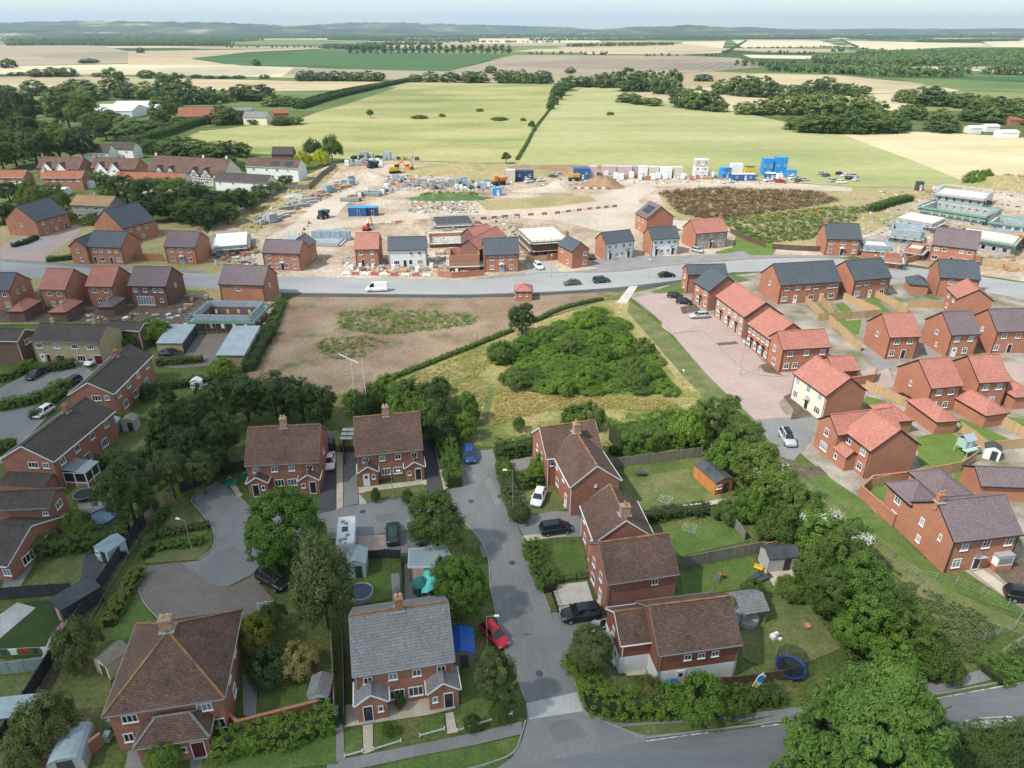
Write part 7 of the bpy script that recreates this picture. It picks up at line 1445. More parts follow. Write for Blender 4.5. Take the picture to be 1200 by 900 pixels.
# sheds
def shed(u, v, w, d, h, rz, wm, rm, label, rise=.6, ridge='y', door='fence_dark', name='garden_shed', cat='shed', group='garden sheds', win=False, px=True):
 p = P(u, v); bl = Block(p, R(rz), w, d, h, rise, ridge, oe=.12, og=.08)
 root = empty(name, p, R(rz), label, cat, group); parts, x, y = wall_parts(bl, M[wm])
 for nm, b in parts: b.build(nm, root)
 roof_mb(bl, M[rm], .06).build('roof', root)
 b = MB(); dw = min(.85, w * .45); b.box((w * .12,-y - .02, min(.95, h * .45)),(dw, .04, min(1.8, h * .85)), M[door]); b.box((w * .12 + dw * .36,-y - .05,.95),(.04,.03,.14), M['steel']); b.build('door', root)
 if win: f, pn = win_mesh(.8,.6,2,0); o = link('window', f, root, (-w * .27,-y, h * .62)); link('pane', pn, o)
 return root
shed(133,652,2.6,2.8,2.1,-25, 'paleblue', 'flat_roof', 'pale blue grey shed at the end of the left lawn', win=True)
shed(93,712,3.0,4.6,2.2,-33, 'fence_dark', 'felt_dark', 'dark garden room with tan door beside the alley fence', door='fence_tan', rise=.4)
shed(136,782,2.4,2.8,2.0,-28, 'cream_wall', 'fence_grey', 'cream sided small hut beside the big hipped house', door='fence_brown')
shed(378,820,2.2,2.6,2.0,2, 'grey_wall', 'roof_grey', 'grey gabled shed on the little lawn inside the brick wall')
shed(420,668,2.5,3.0,2.2,4, 'paleblue', 'flat_roof', 'pale blue green shed just below the motorhome')
shed(384,530,2.4,2.6,2.3,2, 'fence_dark', 'felt_dark', 'black gabled shed at the end of the drive with the white car')
shed(834,567,3.2,5.4,2.2,22, 'timber_orange', 'felt_dark', 'orange timber garden cabin with dark felt roof and pale windows', win=True, name='garden_cabin', cat='cabin')
shed(911,662,4.2,2.6,2.2,8, 'grey_wall', 'felt_dark', 'grey stone shed with dark roof on the paved patio', ridge='x')
shed(165,567,2.2,2.6,2.0,-20, 'fence_grey', 'felt_dark', 'grey felt roofed shed under the dark overhanging trees')
shed(1160,536,2.4,2.0,1.9,-30, 'white_wall', 'felt_dark', 'small white shed with dark roof in the far right garden')
shed(130,505,3.4,2.2,1.9,6, 'grey_wall', 'flat_roof', 'pale grey low shed behind the conservatory, beside its twin')
shed(155,502,2.4,2.2,1.9,6, 'grey_wall', 'fence_grey', 'greyer low shed behind the conservatory, right of its twin')
shed(243,466,2.6,1.8,1.9,4, 'paleblue', 'flat_roof', 'pale roofed shed by the garden hedge near the dark conifers')
shed(540,768,3.0,3.6,2.1,6, 'fence_grey', 'blue_pl', 'grey shed under a bright blue tarpaulin roof beside the grey tiled pair', rise=.5)
shed(25,845,5.0,2.6,2.1,8, 'fence_grey', 'flat_roof', 'pale flat topped shed in the lower left garden', rise=.25, ridge='x')
shed(232,468 - 12,2.0,1.4,1.8,4, 'white_wall', 'tin_roof', 'white greenhouse like shed beside the garden hedge', win=True)
shed(28,222,6.0,4,2.6,0, 'white_wall', 'tin_roof', 'white garden room with turquoise tint behind the left orange row', rise=.8, ridge='x', win=True)
shed(96,220,10,4,2.6,0, 'white_wall', 'tin_roof', 'white flat roofed extension in front of the orange roofed row', rise=.2, ridge='x')
shed(72,228,6,5,2.5,0, 'white_wall', 'tin_roof', 'white lean to roof near the golden tree', rise=.3, ridge='x')
shed(176,272,5,3,2.2,0, 'grey_wall', 'flat_roof', 'grey low shed behind the small yellow gardens', rise=.3, ridge='x')
shed(24,634,4.4,3.0,2.3,0, 'white_wall', 'glass_pale', 'white framed glazed lean to between the left edge brick houses', rise=.5, ridge='x', name='garden_room')
# domed shed
p = P(88,886); root = empty('garden_shed', p, R(14), 'grey domed plastic shed inside the brick wall at bottom left', 'shed', 'garden sheds'); b = MB(); n = 8
prof = [(1.5 * math.cos(pi * i / n),1.45 + .75 * math.sin(pi * i / n)) for i in range(n + 1)]
for i in range(n): (x1, z1),(x2, z2) = prof[i], prof[i + 1]; b.face([(x1,-1.9, z1),(x1,1.9, z1),(x2,1.9, z2),(x2,-1.9, z2)], M['flat_roof'], smooth=True)
b.build('roof', root); b = MB()
for s in (-1,1): b.face(([(1.5, s * 1.85,0)] + [(x, s * 1.85, z - .01) for x, z in prof] + [(-1.5, s * 1.85,0)])[::(1 if s > 0 else -1)], M['grey_wall']); b.face([(s * 1.47,-1.85,0),(s * 1.47,1.85,0),(s * 1.47,1.85,1.46),(s * 1.47,-1.85,1.46)][::s], M['grey_wall'])
b.build('wall', root); b = MB(); b.box((0,-1.88,.9),(1.3,.05,1.8), M['dkgrey']); b.build('door', root)
# garages with flat roofs
def garage_block(c4_, label, h=2.5, doors=5, side='right'):
 q = [P(u, v, h) for u, v in c4_]; o = sum(q, Vector()) / 4; o.z = 0; root = empty('garage_block', o, 0, label, 'garages', 'flat roofed garage blocks'); b = MB(); g = [(p.x - o.x, p.y - o.y) for p in q]
 for i in range(4): a, c = g[i], g[(i + 1) % 4]; l = math.hypot(c[0] - a[0], c[1] - a[1]); b.face([(*a, 0),(*c, 0),(*c, h - .16),(*a, h - .16)], M['brick_buff'] if i == 0 else M['pebble'], uv=[(0,0),(l, 0),(l, h),(0, h)])
 b.build('wall', root); b = MB(); k = 1.03; b.face([(x * k, y * k, h) for x, y in g], M['flat_roof'])
 for i in range(4): a, c = g[i], g[(i + 1) % 4]; b.face([(a[0] * k, a[1] * k, h - .18),(c[0] * k, c[1] * k, h - .18),(c[0] * k, c[1] * k, h),(a[0] * k, a[1] * k, h)], M['dkgrey'])
 b.face([(x * k, y * k, h - .18) for x, y in g[::-1]], M['dkgrey']); b.build('roof', root)
 a, c = (Vector((*g[1], 0)), Vector((*g[2], 0))) if side == 'right' else (Vector((*g[3], 0)), Vector((*g[0], 0))); t = (c - a).normalized(); nrm = Vector((t.y, -t.x, 0))
 for i in range(doors):
  m_ = a + (c - a) * ((i + .5) / doors) + nrm * .03; d = MB(); hw = (c - a).length / doors * .42; d.bar(m_ - t * hw + Vector((0,0,1.05)), m_ + t * hw + Vector((0,0,1.05)),.06,2.05, M['navy_door']); d.build('garage_door', root)
M['navy_door'] = plain('navy garage door', (0.025,0.035,0.06),0.5)
garage_block([(183,402),(213,402),(229,380),(199,380)], 'left flat roofed garage block with navy doors'); garage_block([(253,416),(286,416),(304.5,382),(274,382)], 'right flat roofed garage block beside the bare field hedge', doors=6, side='left')
# carport, tarpaulin tent, canvas playhouse
p = P(508,672); root = empty('carport', p, R(5), 'blue grey flat roofed carport beside the turquoise tarpaulin', 'carport'); b = MB(); b.face([(-2.9,-1.5,2.5),(2.9,-1.7,2.35),(1.6,1.9,2.55),(-2.9,1.6,2.7)], M['flat_roof']); b.face([(-2.9,-1.5,2.38),(-2.9,1.6,2.58),(1.6,1.9,2.43),(2.9,-1.7,2.23)], M['dkgrey'])
for a, c in (((-2.9,-1.5,2.44),(2.9,-1.7,2.29)),((2.9,-1.7,2.29),(1.6,1.9,2.49)),((1.6,1.9,2.49),(-2.9,1.6,2.64)),((-2.9,1.6,2.64),(-2.9,-1.5,2.44))): b.bar(a, c, .06,.2, M['white'])
b.build('roof', root)
for x_, y_ in ((-2.7,-1.4),(2.6,-1.5),(1.4,1.7),(-2.7,1.4)): b = MB(); b.box((x_, y_, 1.2),(.1,.1,2.35), M['fence_brown']); b.build('post', root)
p = P(509,693); root = empty('tarpaulin_shelter', p, R(-6), 'turquoise tarpaulin stretched over a ridge behind the grey tiled pair', 'tarpaulin'); b = MB()
b.face([(-.2,-2.4,2.0),(-.1,1.6,2.6),(-1.5,1.5,1.7),(-1.1,-1.8,1.3)][::-1], M['teal']); b.face([(-.2,-2.4,2.0),(1.9,.9,1.6),(1.9,2.0,1.7),(-.1,1.6,2.6)], M['teal']); b.build('sheet', root)
for x_, y_, z_ in ((-1.45,1.45,1.7),(-1.05,-1.75,1.3),(1.85,.95,1.6),(-.1,1.6,2.6),(-.2,-2.35,2.0)): b = MB(); b.tube((x_, y_, 0),(x_, y_, z_ - .02),.04, M['steel'], n=6); b.build('pole', root)
p = P(494,694); root = empty('play_tent', p, .2, 'dark green canvas play tent on the patio beside the turquoise sheet', 'play tent'); b = MB(); b.lathe([(1.0,0),(1.05,1.5)], M['teal_dk'], n=6, smooth=False); b.build('side_panel', root); b = MB(); b.lathe([(1.15,1.45),(.6,2.0),(0,2.4)], M['teal_dk'], n=6, smooth=False); b.build('roof', root)
# gazebo
p = P(873,722); root = empty('gazebo', p, R(12), 'grey roofed open timber gazebo behind the tile hung house', 'gazebo'); bl = Block(Vector((0,0,0)),0,3.4,3.6,2.2,1.0, 'x'); roof_mb(bl, M['roof_grey'], .08).build('roof', root)
for x_ in (-1.5,1.5):
 for y_ in (-1.5,1.5): b = MB(); b.box((x_, y_, 1.15),(.14,.14,2.3), M['fence_grey']); b.build('post', root)
p = P(874,728); root = empty('hot_tub', p, 0, 'grey round tub standing under the gazebo', 'hot tub'); b = MB(); b.lathe([(1.3,0),(1.35,.75),(1.25,.85),(0,.86)], M['grey_wall'], n=18); b.build('shell', root); b = MB(); b.lathe([(1.2,.87),(1.2,.93),(0,.95)], M['lead'], n=18); b.build('cover', root)
# solar pergola
p = P(409,524); root = empty('pergola', p, 0, 'small timber frame topped with pale solar panels left of the white doored pair', 'pergola')
for x_ in (-1,1):
 for y_ in (-1.4,1.4): b = MB(); b.box((x_, y_, 1.2 + y_ * .12),(.1,.1,2.4 + y_ * .24), M['fence_brown']); b.build('post', root)
for i in range(2):
 for j in range(3): b = MB(); x_, y_ = -.5 + i, -.95 + j * .95; b.box((x_, y_, 2.5 + y_ * .22),(.94,.9,.05), M['glass_pale']); b.build('solar_panel', root)
b = MB(); b.box((0,-1.5,.55),(2.2,.08,1.1), M['fence_brown']); b.build('planter_front', root)
# pools and trampolines
def pool(u, v, r, h, rim, top, label, name='garden_pool', cat='pool'):
 root = empty(name, P(u, v),0, label, cat); b = MB(); b.lathe([(r, 0),(r, h),(r - .12, h + .03),(r - .12, h - .1)], M[rim], n=28); b.build('rim', root); b = MB(); b.lathe([(r - .12, h - .1),(0, h - .08)], M[top], n=28); b.build('cover', root)
pool(121,611,1.9,.85, 'blue_pl', 'pool_blue', 'round above ground pool with a blue grey cover'); pool(423,698,1.5,.7, 'grey_wall', 'water', 'round dark pool with a pale rim beside the birch')
def trampoline(u, v, r, label, pad, net=True, sc=1):
 root = empty('trampoline', P(u, v),.3, label, 'trampoline', 'trampolines'); b = MB(); b.lathe([(r - .2,.82),(r, .85),(r, .78),(r - .2,.80)], M[pad], n=24); b.build('pad', root); b = MB(); b.lathe([(r - .18,.80),(0,.79)], M['net'], n=24); b.build('mat', root)
 for i in range(6):
  a = i * pi / 3; b = MB(); b.tube((r * .95 * math.cos(a), r * .95 * math.sin(a),0),(r * .95 * math.cos(a), r * .95 * math.sin(a),.8),.03, M['steel'], n=6)
  if net: b.tube((r * math.cos(a), r * math.sin(a),.7),(r * .98 * math.cos(a), r * .98 * math.sin(a),2.5),.025, M['dkgrey'], n=6)
  b.build('leg', root)
 if net:
  m = M.get('mesh_net')
  if not m:
   m, n, l, bs = newmat('safety net'); M['mesh_net'] = m; bs.inputs['Base Color'].default_value = (.015,.018,.02,1); tr = n.new('ShaderNodeBsdfTransparent'); mx = n.new('ShaderNodeMixShader'); mx.inputs[0].default_value = .45; l.new(tr.outputs[0], mx.inputs[1]); l.new(bs.outputs[0], mx.inputs[2]); l.new(mx.outputs[0], n['Material Output'].inputs['Surface'])
  b = MB(); b.lathe([(r - .02,.86),(r - .04,2.45)], m, n=24); b.build('safety_net', root)
trampoline(925,788,1.55, 'trampoline with blue pad and dark net behind the conifer', 'blue_pl'); trampoline(100,584,1.5, 'small grey blue trampoline in the left garden behind the round pool', 'pool_blue', False)
# street lamps
def lamp(u, v, top, label, rz=0, arm=.9):
 h = ht(u, v, top); root = empty('street_lamp', P(u, v), rz, label, 'street lamp', 'street lamps'); b = MB(); b.tube((0,0,0),(0,0,1.2),.075, M['steel'], n=8); b.tube((0,0,1.2),(0,0, h),.05, M['steel'], .04, n=8); b.tube((0,0, h - .05),(arm, 0, h + .05),.03, M['steel'], n=6); b.build('pole', root); b = MB(); b.box((arm + .15,0, h + .06),(.6,.26,.12), M['white'], taper=.8); b.build('lamp_head', root)
lamp(226,648,610, 'street lamp on the grass by the turning circle footpath', pi * .9); lamp(461,586,552, 'street lamp in front of the white doored pair'); lamp(601,604,551, 'street lamp at the right kerb above the white hatchback', pi); lamp(571,760,722, 'street lamp beside the red hatchback')
for u, v, top, lab in ((646,326,300, 'thin lamp column by the drive with the white four by four'),(760,327,305, 'thin lamp column on the estate road near the black saloon'),(867,440,402, 'thin lamp column at the kerb of the pink paved road'),(800,452,436, 'short white lamp column by the footpath below the thicket'),(1022,322,300, 'thin lamp column behind the shorter slate pair')): lamp(u, v, top, lab, pi / 2,.5)
# antenna masts
for (u, v, top, lab) in ((417,476,421, 'tall thin radio mast with a long white boom on top'),(431,484,420, 'tall thin radio mast without a boom, right of the other')):
 h = ht(u, v, top); root = empty('radio_mast', P(u, v),0, lab, 'radio mast', 'radio masts'); b = MB(); b.tube((0,0,0),(0,0, h * .5),.09, M['white'], .06, n=6); b.tube((0,0, h * .5),(0,0, h),.05, M['white'], .035, n=6); b.build('pole', root)
 if u == 417:
  b = MB(); b.bar((-2.2,.9, h + .6),(1.4,-.9, h - .25),.09,.09, M['white'])
  for i in range(7): t = i / 6; c_ = Vector((-2.2,.9, h + .6)).lerp(Vector((1.4,-.9, h - .25)), t); b.bar(c_ + Vector((-.2,-.45,0)), c_ + Vector((.2,.45,0)),.025,.025, M['white'])
  b.build('antenna_boom', root)
 b = MB(); b.box((0,0, h * .33),(.3,.3,.5), M['lead']); b.build('junction_box', root)
# banner board by the hedge
p = P(884,816); root = empty('sale_board', p, R(10), 'white, blue and yellow sale board on a leaning post by the brown fence', 'sign'); root.scale = (1.35,1.35,1.1); b = MB(); b.bar((-.25,0,0),(.0,0,1.2),.08,.08, M['white']); b.build('post', root); b = MB(); b.bar((-.12,0,.75),(.32,0,2.75),.04,.9, M['white']); b = MB()
q = [(-.35,0,1.35),(.1,0,.95),(.62,0,2.45),(.35,0,2.9),(0,0,2.6)]; b.face(q, M['white']); b.face([(x, .05, z) for x, y, z in q[::-1]], M['white'])
for i in range(5): a, c = q[i], q[(i + 1) % 5]; b.face([a, (a[0], .05, a[2]),(c[0], .05, c[2]), c], M['white'])
b.build('panel', root); b = MB(); b.face([(.22 + .3 * math.cos(i * pi / 8),-.012,2.2 + .42 * math.sin(i * pi / 8)) for i in range(16)], M['sign_blue'] if 'sign_blue' in M else plain('sign blue', (.02,.28,.62),.4)); b.build('blue_disc', root); b = MB(); b.face([(-.35,-.012,1.34),(-.1,-.012,1.12),(.02,-.012,1.7),(-.18,-.012,1.95)], M['yellow_pl']); b.build('yellow_patch', root)
# bins, toys, small things
def wbin(u, v, col, label, rz=0):
 root = empty('wheelie_bin', P(u, v, .07), rz, label, 'wheelie bin', 'wheelie bins'); b = MB(); b.box((0,0,.5),(.48,.55,.95), M[col], taper=1.12); b.build('body', root); b = MB(); b.box((0,-.03,1.01),(.56,.66,.07), M[col]); b.build('lid', root)
 for s in (-1,1): b = MB(); b.tube((s * .2,.3,.1),(s * .27,.3,.1),.1, M['tyre'], n=8); b.build('wheel', root)
for u, v, c_, lab in ((288,561, 'green_pl', 'green wheelie bin by the dark fence at the turning circle'),(782,808, 'green_pl', 'green wheelie bin against the white corner house wall'),(789,806, 'blue_pl', 'blue wheelie bin against the white corner house wall'),(133,850, 'fence_green', 'grey green bin beside the left wall of the hipped house'),(128,868, 'fence_green', 'grey green water butt shaped bin by the coped brick wall'),(700,682, 'blue_pl', 'blue wheelie bin at the side of the plain gabled house'),(394,838, 'fence_green', 'pale green bin in the passage gateway'),(1132,558, 'black', 'black wheelie bin by the curved timber fence')): wbin(u, v, c_, lab)
b = MB(); b.lathe([(1.0,.1),(1.05,.16),(.9,.3),(0,.34)], M['green_pl'], n=16); o = b.build('sand_pit', None, P(271,566)); tag(o, 'green round plastic sand pit lid by the dark fence', 'sand pit')
def airer(u, v, label, rz=0):
 root = empty('rotary_airer', P(u, v), rz, label, 'rotary airer', 'rotary airers'); b = MB(); b.tube((0,0,0),(0,0,1.9),.03, M['steel'], n=6); b.build('pole', root); b = MB()
 for i in range(4):
  a = i * pi / 2; b.bar((0,0,1.3),(1.2 * math.cos(a),1.2 * math.sin(a),1.95),.03,.03, M['steel'])
  for r_ in (.6,.9,1.18): z_ = 1.3 + .65 * r_ / 1.2; b.bar((r_ * math.cos(a), r_ * math.sin(a), z_),(r_ * math.cos(a + pi / 2), r_ * math.sin(a + pi / 2), z_),.012,.012, M['white'])
 b.build('arms', root)
airer(806,632, 'thin green rotary airer on the lawn below the flower border', .4); airer(778,598, 'thin rotary airer on the dry lawn with the orange cabin', .2)
b = MB(); b.box((0,0,.25),(.6,.6,.5), M['white']); b.box((.1,-.2,.75),(.4,.3,.5), M['white']); b.box((.5,-.5,.15),(.35,.3,.3), M['white']); o = b.build('toy_horse', None, P(906,748),.4); tag(o, 'white garden toy standing on the lawn near the trampoline', 'garden toy')
root = empty('fire_pit', P(945,735),0, 'rusty round fire pit on the bare lawn corner', 'fire pit'); root.scale = (.65,) * 3; b = MB(); b.lathe([(.35,.1),(.7,.45),(.65,.45),(.3,.15),(0,.14)], M['chimney_pot'], n=14); b.build('bowl', root)
for i in range(3): b = MB(); b.tube((.5 * math.cos(i * 2.1),.5 * math.sin(i * 2.1),0),(.35 * math.cos(i * 2.1),.35 * math.sin(i * 2.1),.25),.03, M['dkgrey'], n=6); b.build('leg', root)
# swing set and toys
root = empty('play_slide', P(842,680),.6, 'small lilac and yellow toddler slide on the swing lawn', 'slide'); b = MB(); b.face([(0,-.25,1.0),(0,.25,1.0),(1.4,.25,.1),(1.4,-.25,.1)][::-1], M['yellow_pl']); b.bar((0,-.27,1.05),(1.4,-.27,.15),.04,.2, M['yellow_pl']); b.bar((0,.27,1.05),(1.4,.27,.15),.04,.2, M['yellow_pl']); b.build('chute', root)
b = MB(); b.bar((-.5,-.25,0),(0,-.25,1.3),.08,.08, M['purple_pl']); b.bar((-.5,.25,0),(0,.25,1.3),.08,.08, M['purple_pl'])
for i in range(4): b.bar((-.4 + .11 * i, -.25,.25 + .25 * i),(-.4 + .11 * i, .25,.25 + .25 * i),.08,.05, M['purple_pl'])
b.build('ladder', root)
root = empty('garden_bench', P(888,668), R(-35), 'yellow cushioned timber seat with dark loungers by the patio', 'bench'); root.scale = (.6,.6,.7); b = MB(); b.box((0,0,.45),(1.8,.6,.1), M['yellow_pl']); b.build('seat', root); b = MB(); b.box((0,.3,.75),(1.8,.1,.6), M['yellow_pl']); b.build('backrest', root)
for x_ in (-.8,.8): b = MB(); b.box((x_, 0,.2),(.1,.55,.4), M['fence_brown']); b.build('leg', root)
for i, (u, v) in enumerate(((884,678),(894,680))): root = empty('sun_lounger', P(u, v), R(-60), 'dark grey sun lounger beside the yellow seat, ' + ('left' if i == 0 else 'right') + ' of two', 'lounger', 'dark loungers'); b = MB(); b.box((0,0,.35),(.65,1.9,.1), M['dkgrey']); b.build('bed', root); b = MB(); b.box((0,.95,.5),(.65,.1,.5), M['dkgrey']); b.build('backrest', root); b = MB(); b.box((0,0,.15),(.5,1.6,.3), M['dkgrey']); b.build('base', root)
root = empty('garden_sofa', P(925,688), R(-25), 'low dark grey corner sofa on the stone patio', 'sofa'); b = MB(); b.box((0,0,.22),(2.4,.8,.44), M['dkgrey']); b.build('seat', root); b = MB(); b.box((0,.42,.5),(2.4,.16,.5), M['grey']); b.build('backrest', root)
root = empty('garden_table', P(750,558),0, 'dark garden table set with chairs on the pale patio slab', 'table'); b = MB(); b.box((0,0,.72),(1.6,.9,.06), M['dkgrey']); b.build('tabletop', root)
for x_ in (-.7,.7):
 for y_ in (-.35,.35): b = MB(); b.box((x_, y_, .35),(.07,.07,.7), M['dkgrey']); b.build('leg', root)
# washing line
root = empty('washing_line', P(2,776), R(4), 'washing line with red, white and pale garments over the dark turf', 'washing line');
for x_ in (-3,7.4): b = MB(); b.tube((x_, 0,0),(x_, 0,1.9),.035, M['steel'], n=6); b.build('post', root)
b = MB(); b.bar((-3,0,1.85),(7.4,0,1.85),.015,.015, M['white']); b.build('line', root)
for x_, m_, w_ in ((.6, 'dkgrey', .5),(1.6, 'white', .7),(2.7, 'red_pl', .6),(3.8, 'dkgrey', .4),(4.8, 'white', .6),(5.7, 'dkgrey', .5),(6.6, 'teal_dk', .5)): b = MB(); b.box((x_, 0,1.4),(w_, .05,.85), M[m_], taper=.85); b.box((x_, 0,1.72),(w_ * 1.3,.04,.25), M[m_]); b.build('garment', root)
for u, v, c_, lab, n_ in ((78,745, 'pink_pl', 'pink plastic play house on the paved strip beside the dark turf', 0),(70,757, 'blue_pl', 'blue plastic ride on car on the paved strip beside the dark turf', 1)):
 root = empty('play_house' if not n_ else 'toy_car', P(u, v), R(-35), lab, 'play house' if not n_ else 'toy car'); b = MB(); b.box((0,0,.4 if n_ else .6),(1.0,1.2,.7 if n_ else 1.2), M[c_]); b.build('body', root); b = MB(); b.face([(-.6,-.7,1.2),(0,-.7,1.75),(0,.7,1.75),(-.6,.7,1.2)], M[c_]) if not n_ else b.box((0,.2,.95),(.8,.6,.1), M[c_])
 if not n_: b.face([(0,-.7,1.75),(.6,-.7,1.2),(.6,.7,1.2),(0,.7,1.75)], M[c_])
 b.build('roof', root)
 for s in (-1,1): b = MB(); b.tube((s * .52,-.4,.17),(s * .6,-.4,.17),.17, M['tyre'], n=8) if n_ else b.box((s * .51,0,.7),(.03,.5,.4), M['white']); b.build('wheel' if n_ else 'window', root)
# mint playhouse tower
root = empty('playhouse', P(1128,530), R(20), 'mint green wooden playhouse on stilts with a slide', 'playhouse'); bl = Block(Vector((0,0,0)),0,2.2,2.0,2.6,.8, 'x', oe=.15); roof_mb(bl, M['flat_roof'], .06).build('roof', root)
b = MB(); b.box((0,0,1.9),(1.9,1.6,1.4), M['mint']); b.build('wall', root); b = MB(); b.box((0,-1.1,1.15),(2.6,1.0,.1), M['mint']); b.bar((-1.3,-1.6,1.8),(1.3,-1.6,1.8),.08,.08, M['white']); b.build('balcony', root); b = MB(); b.box((0,-.83,1.95),(.6,.05,1.0), M['white']); b.build('door', root)
for x_ in (-1,1):
 for y_ in (-1.4,.75): b = MB(); b.box((x_, y_, .6),(.12,.12,1.2), M['mint']); b.build('leg', root)
b = MB(); b.bar((1.2,-1.1,1.1),(2.9,-1.4,.1),.5,.06, M['green_pl']); b.build('slide', root)
hip_garage('slate hip roofed double garage beside the small red hipped house', (1066,333),(1090,335),6.0, 'roof_slate')

# ------------------------------------------------------------------ the building site
M['cab_blue'] = plain('cabin blue', (0.03,0.11,0.30),0.5); M['cab_sky'] = plain('cabin bright blue', (0.03,0.26,0.62),0.5); M['cab_navy'] = plain('container navy', (0.02,0.05,0.12),0.5); M['cab_white'] = plain('cabin white', (0.76,0.76,0.75),0.5); M['cab_cream'] = plain('cabin cream', (0.55,0.52,0.42),0.6); M['cab_pink'] = plain('wrapped pink load', (0.52,0.40,0.40),0.7)
M['blk_grey'] = mottled('grey blocks', [(.3,(.30,.31,.32)),(.7,(.42,.43,.44))], 1,4,.15); M['blk_blue'] = mottled('blue grey blocks', [(.3,(.24,.30,.35)),(.7,(.36,.42,.46))], 1,4,.15); M['sc_green'] = plain('green mesh', (0.12,0.34,0.22),0.7); M['sc_mint'] = mottled('pale scaffold boards', [(.3,(.48,.50,.44)),(.7,(.66,.66,.58))], .5,3,.15); M['deck'] = mottled('floor deck', [(.3,(.50,.46,.40)),(.7,(.66,.62,.56))], .3,2,.12)
def pbox(name, root, c, d, m, taper=1.0, rz=0): b = MB(); b.box(c, d, m, rz, taper); return b.build(name, root)
# material stacks
STK = {}
def stack(u, v, kind, label, grp, rz, sc=1.0):
 if kind not in STK:
  m, d = {'brick': ('brick_new', (1.1,1.0,1.0)), 'grey': ('blk_grey', (1.2,1.2,1.3)), 'white': ('cab_white', (1.2,1.2,1.5)), 'blue': ('blk_blue', (2.4,1.4,2.2)), 'timber': ('fence_tan', (3.6,1.0,.7)), 'pipe': ('fence_green', (5.0,1.0,.8)), 'black': ('dkgrey', (1.4,1.2,1.0)), 'steel': ('blk_grey', (5.5,.9,.5))}[kind]
  b = MB(); b.box((0,0, d[2] / 2 + .16), d, M[m], 0,.97); l = b.mesh('load'); b = MB()
  for y in (-.4,0,.4): b.box((0, y * d[1], .08),(d[0] * .98,.1,.16), M['fence_grey'])
  STK[kind] = (l, b.mesh('pallet'))
 r = empty('material_stack', P(u, v, .05), rz, label, 'material stack', grp); r.scale = (sc, sc, sc); link('load', STK[kind][0], r); link('pallet', STK[kind][1], r)
NMS = {'brick': 'red brick pallet', 'grey': 'grey block pallet', 'white': 'white wrapped pallet', 'blue': 'blue grey block stack', 'timber': 'tan timber bundle', 'pipe': 'green grey bundle', 'black': 'dark plastic wrapped pallet', 'steel': 'long grey bundle'}
rng = random.Random(8)
def row(pts, n, spread, kinds, where, grp, rz=0.0, sc=1.3):
 for i in range(n):
  t = (i + .5) / n * (len(pts) - 1); k = min(int(t), len(pts) - 2); f = t - k; u = pts[k][0] + (pts[k + 1][0] - pts[k][0]) * f + rng.uniform(-2,2); v = pts[k][1] + (pts[k + 1][1] - pts[k][1]) * f + rng.uniform(-spread, spread); kd = kinds[rng.randrange(len(kinds))]
  stack(u, v, kd, NMS[kd] + ' ' + where, grp, rz + rng.uniform(-.15,.15), sc * rng.uniform(.75,1.2))
row([(452,212),(500,217),(540,218),(572,219)], 84,4.5, ['white', 'grey', 'black', 'brick', 'grey', 'blue', 'timber'], 'in the crowded central materials row', 'stacks in the central row', 0,1.0)
row([(408,238),(430,228),(460,224)], 22,3, ['brick', 'grey', 'white', 'pipe'], 'beside the haul road above the blue containers', 'stacks above the blue containers')
row([(306,262),(330,252),(352,240),(372,230),(398,220),(414,213)], 62,4, ['steel', 'pipe', 'grey', 'steel', 'timber', 'brick', 'blue'], 'in the long diagonal stores row by the boundary', 'stacks in the diagonal row', .75)
row([(404,193),(430,192),(450,195)], 18,2.5, ['grey', 'black', 'white', 'brick'], 'at the top end of the haul road', 'stacks at the top of the site', 0,1.5)
row([(410,186.5),(450,186),(490,187)], 16,1.2, ['grey', 'black', 'blue', 'black'], 'along the pasture edge', 'stacks at the pasture edge', 0,1.5)
row([(690,207),(730,209),(770,210),(836,208)], 34,2.2, ['white', 'white', 'brick', 'timber', 'white'], 'in the pale row along the upper haul road', 'stacks along the upper haul road', 0,1.5)
row([(1090,226),(1120,232),(1160,240)], 16,3, ['white', 'grey', 'timber', 'black'], 'behind the right hand scaffolds', 'stacks behind the scaffolds', 0,1.3)
row([(410,315),(450,317),(500,316),(545,319)], 26,3.5, ['brick', 'white', 'timber', 'grey'], 'on the verge before the white pair and red house', 'stacks beside the estate road', 0,.75)
row([(520,268),(560,275),(515,300),(540,296)], 14,4, ['brick', 'grey', 'timber'], 'among the half built plots', 'stacks among the plots', 0,.8)
row([(600,300),(640,296),(655,300)], 10,4, ['grey', 'timber', 'brick'], 'behind the timber fence of the scaffolded block', 'stacks behind the fence', 0,.8)
row([(285,300),(300,292),(262,302)], 18,4, ['brick', 'black', 'timber', 'brick'], 'beside the white decked shell on the left', 'stacks beside the left shell', 0,.9)
row([(1180,300),(1190,318),(1160,302)], 10,4, ['brick', 'timber', 'grey'], 'at the far right beyond the estate road', 'stacks at the far right', 0,.9)
row([(212,366),(228,350),(312,350),(318,362)], 14,3, ['brick', 'timber', 'grey'], 'round the pale blue block shell', 'stacks round the blue shell', 0,.7)
for i in range(7): u = 372 + i * 5.6; stack(u, 281 - (i % 2), 'blue', 'block stack in the tight blue grey row by the slab, ' + nth(i, 7), 'row of blue grey stacks', 0,1.25)
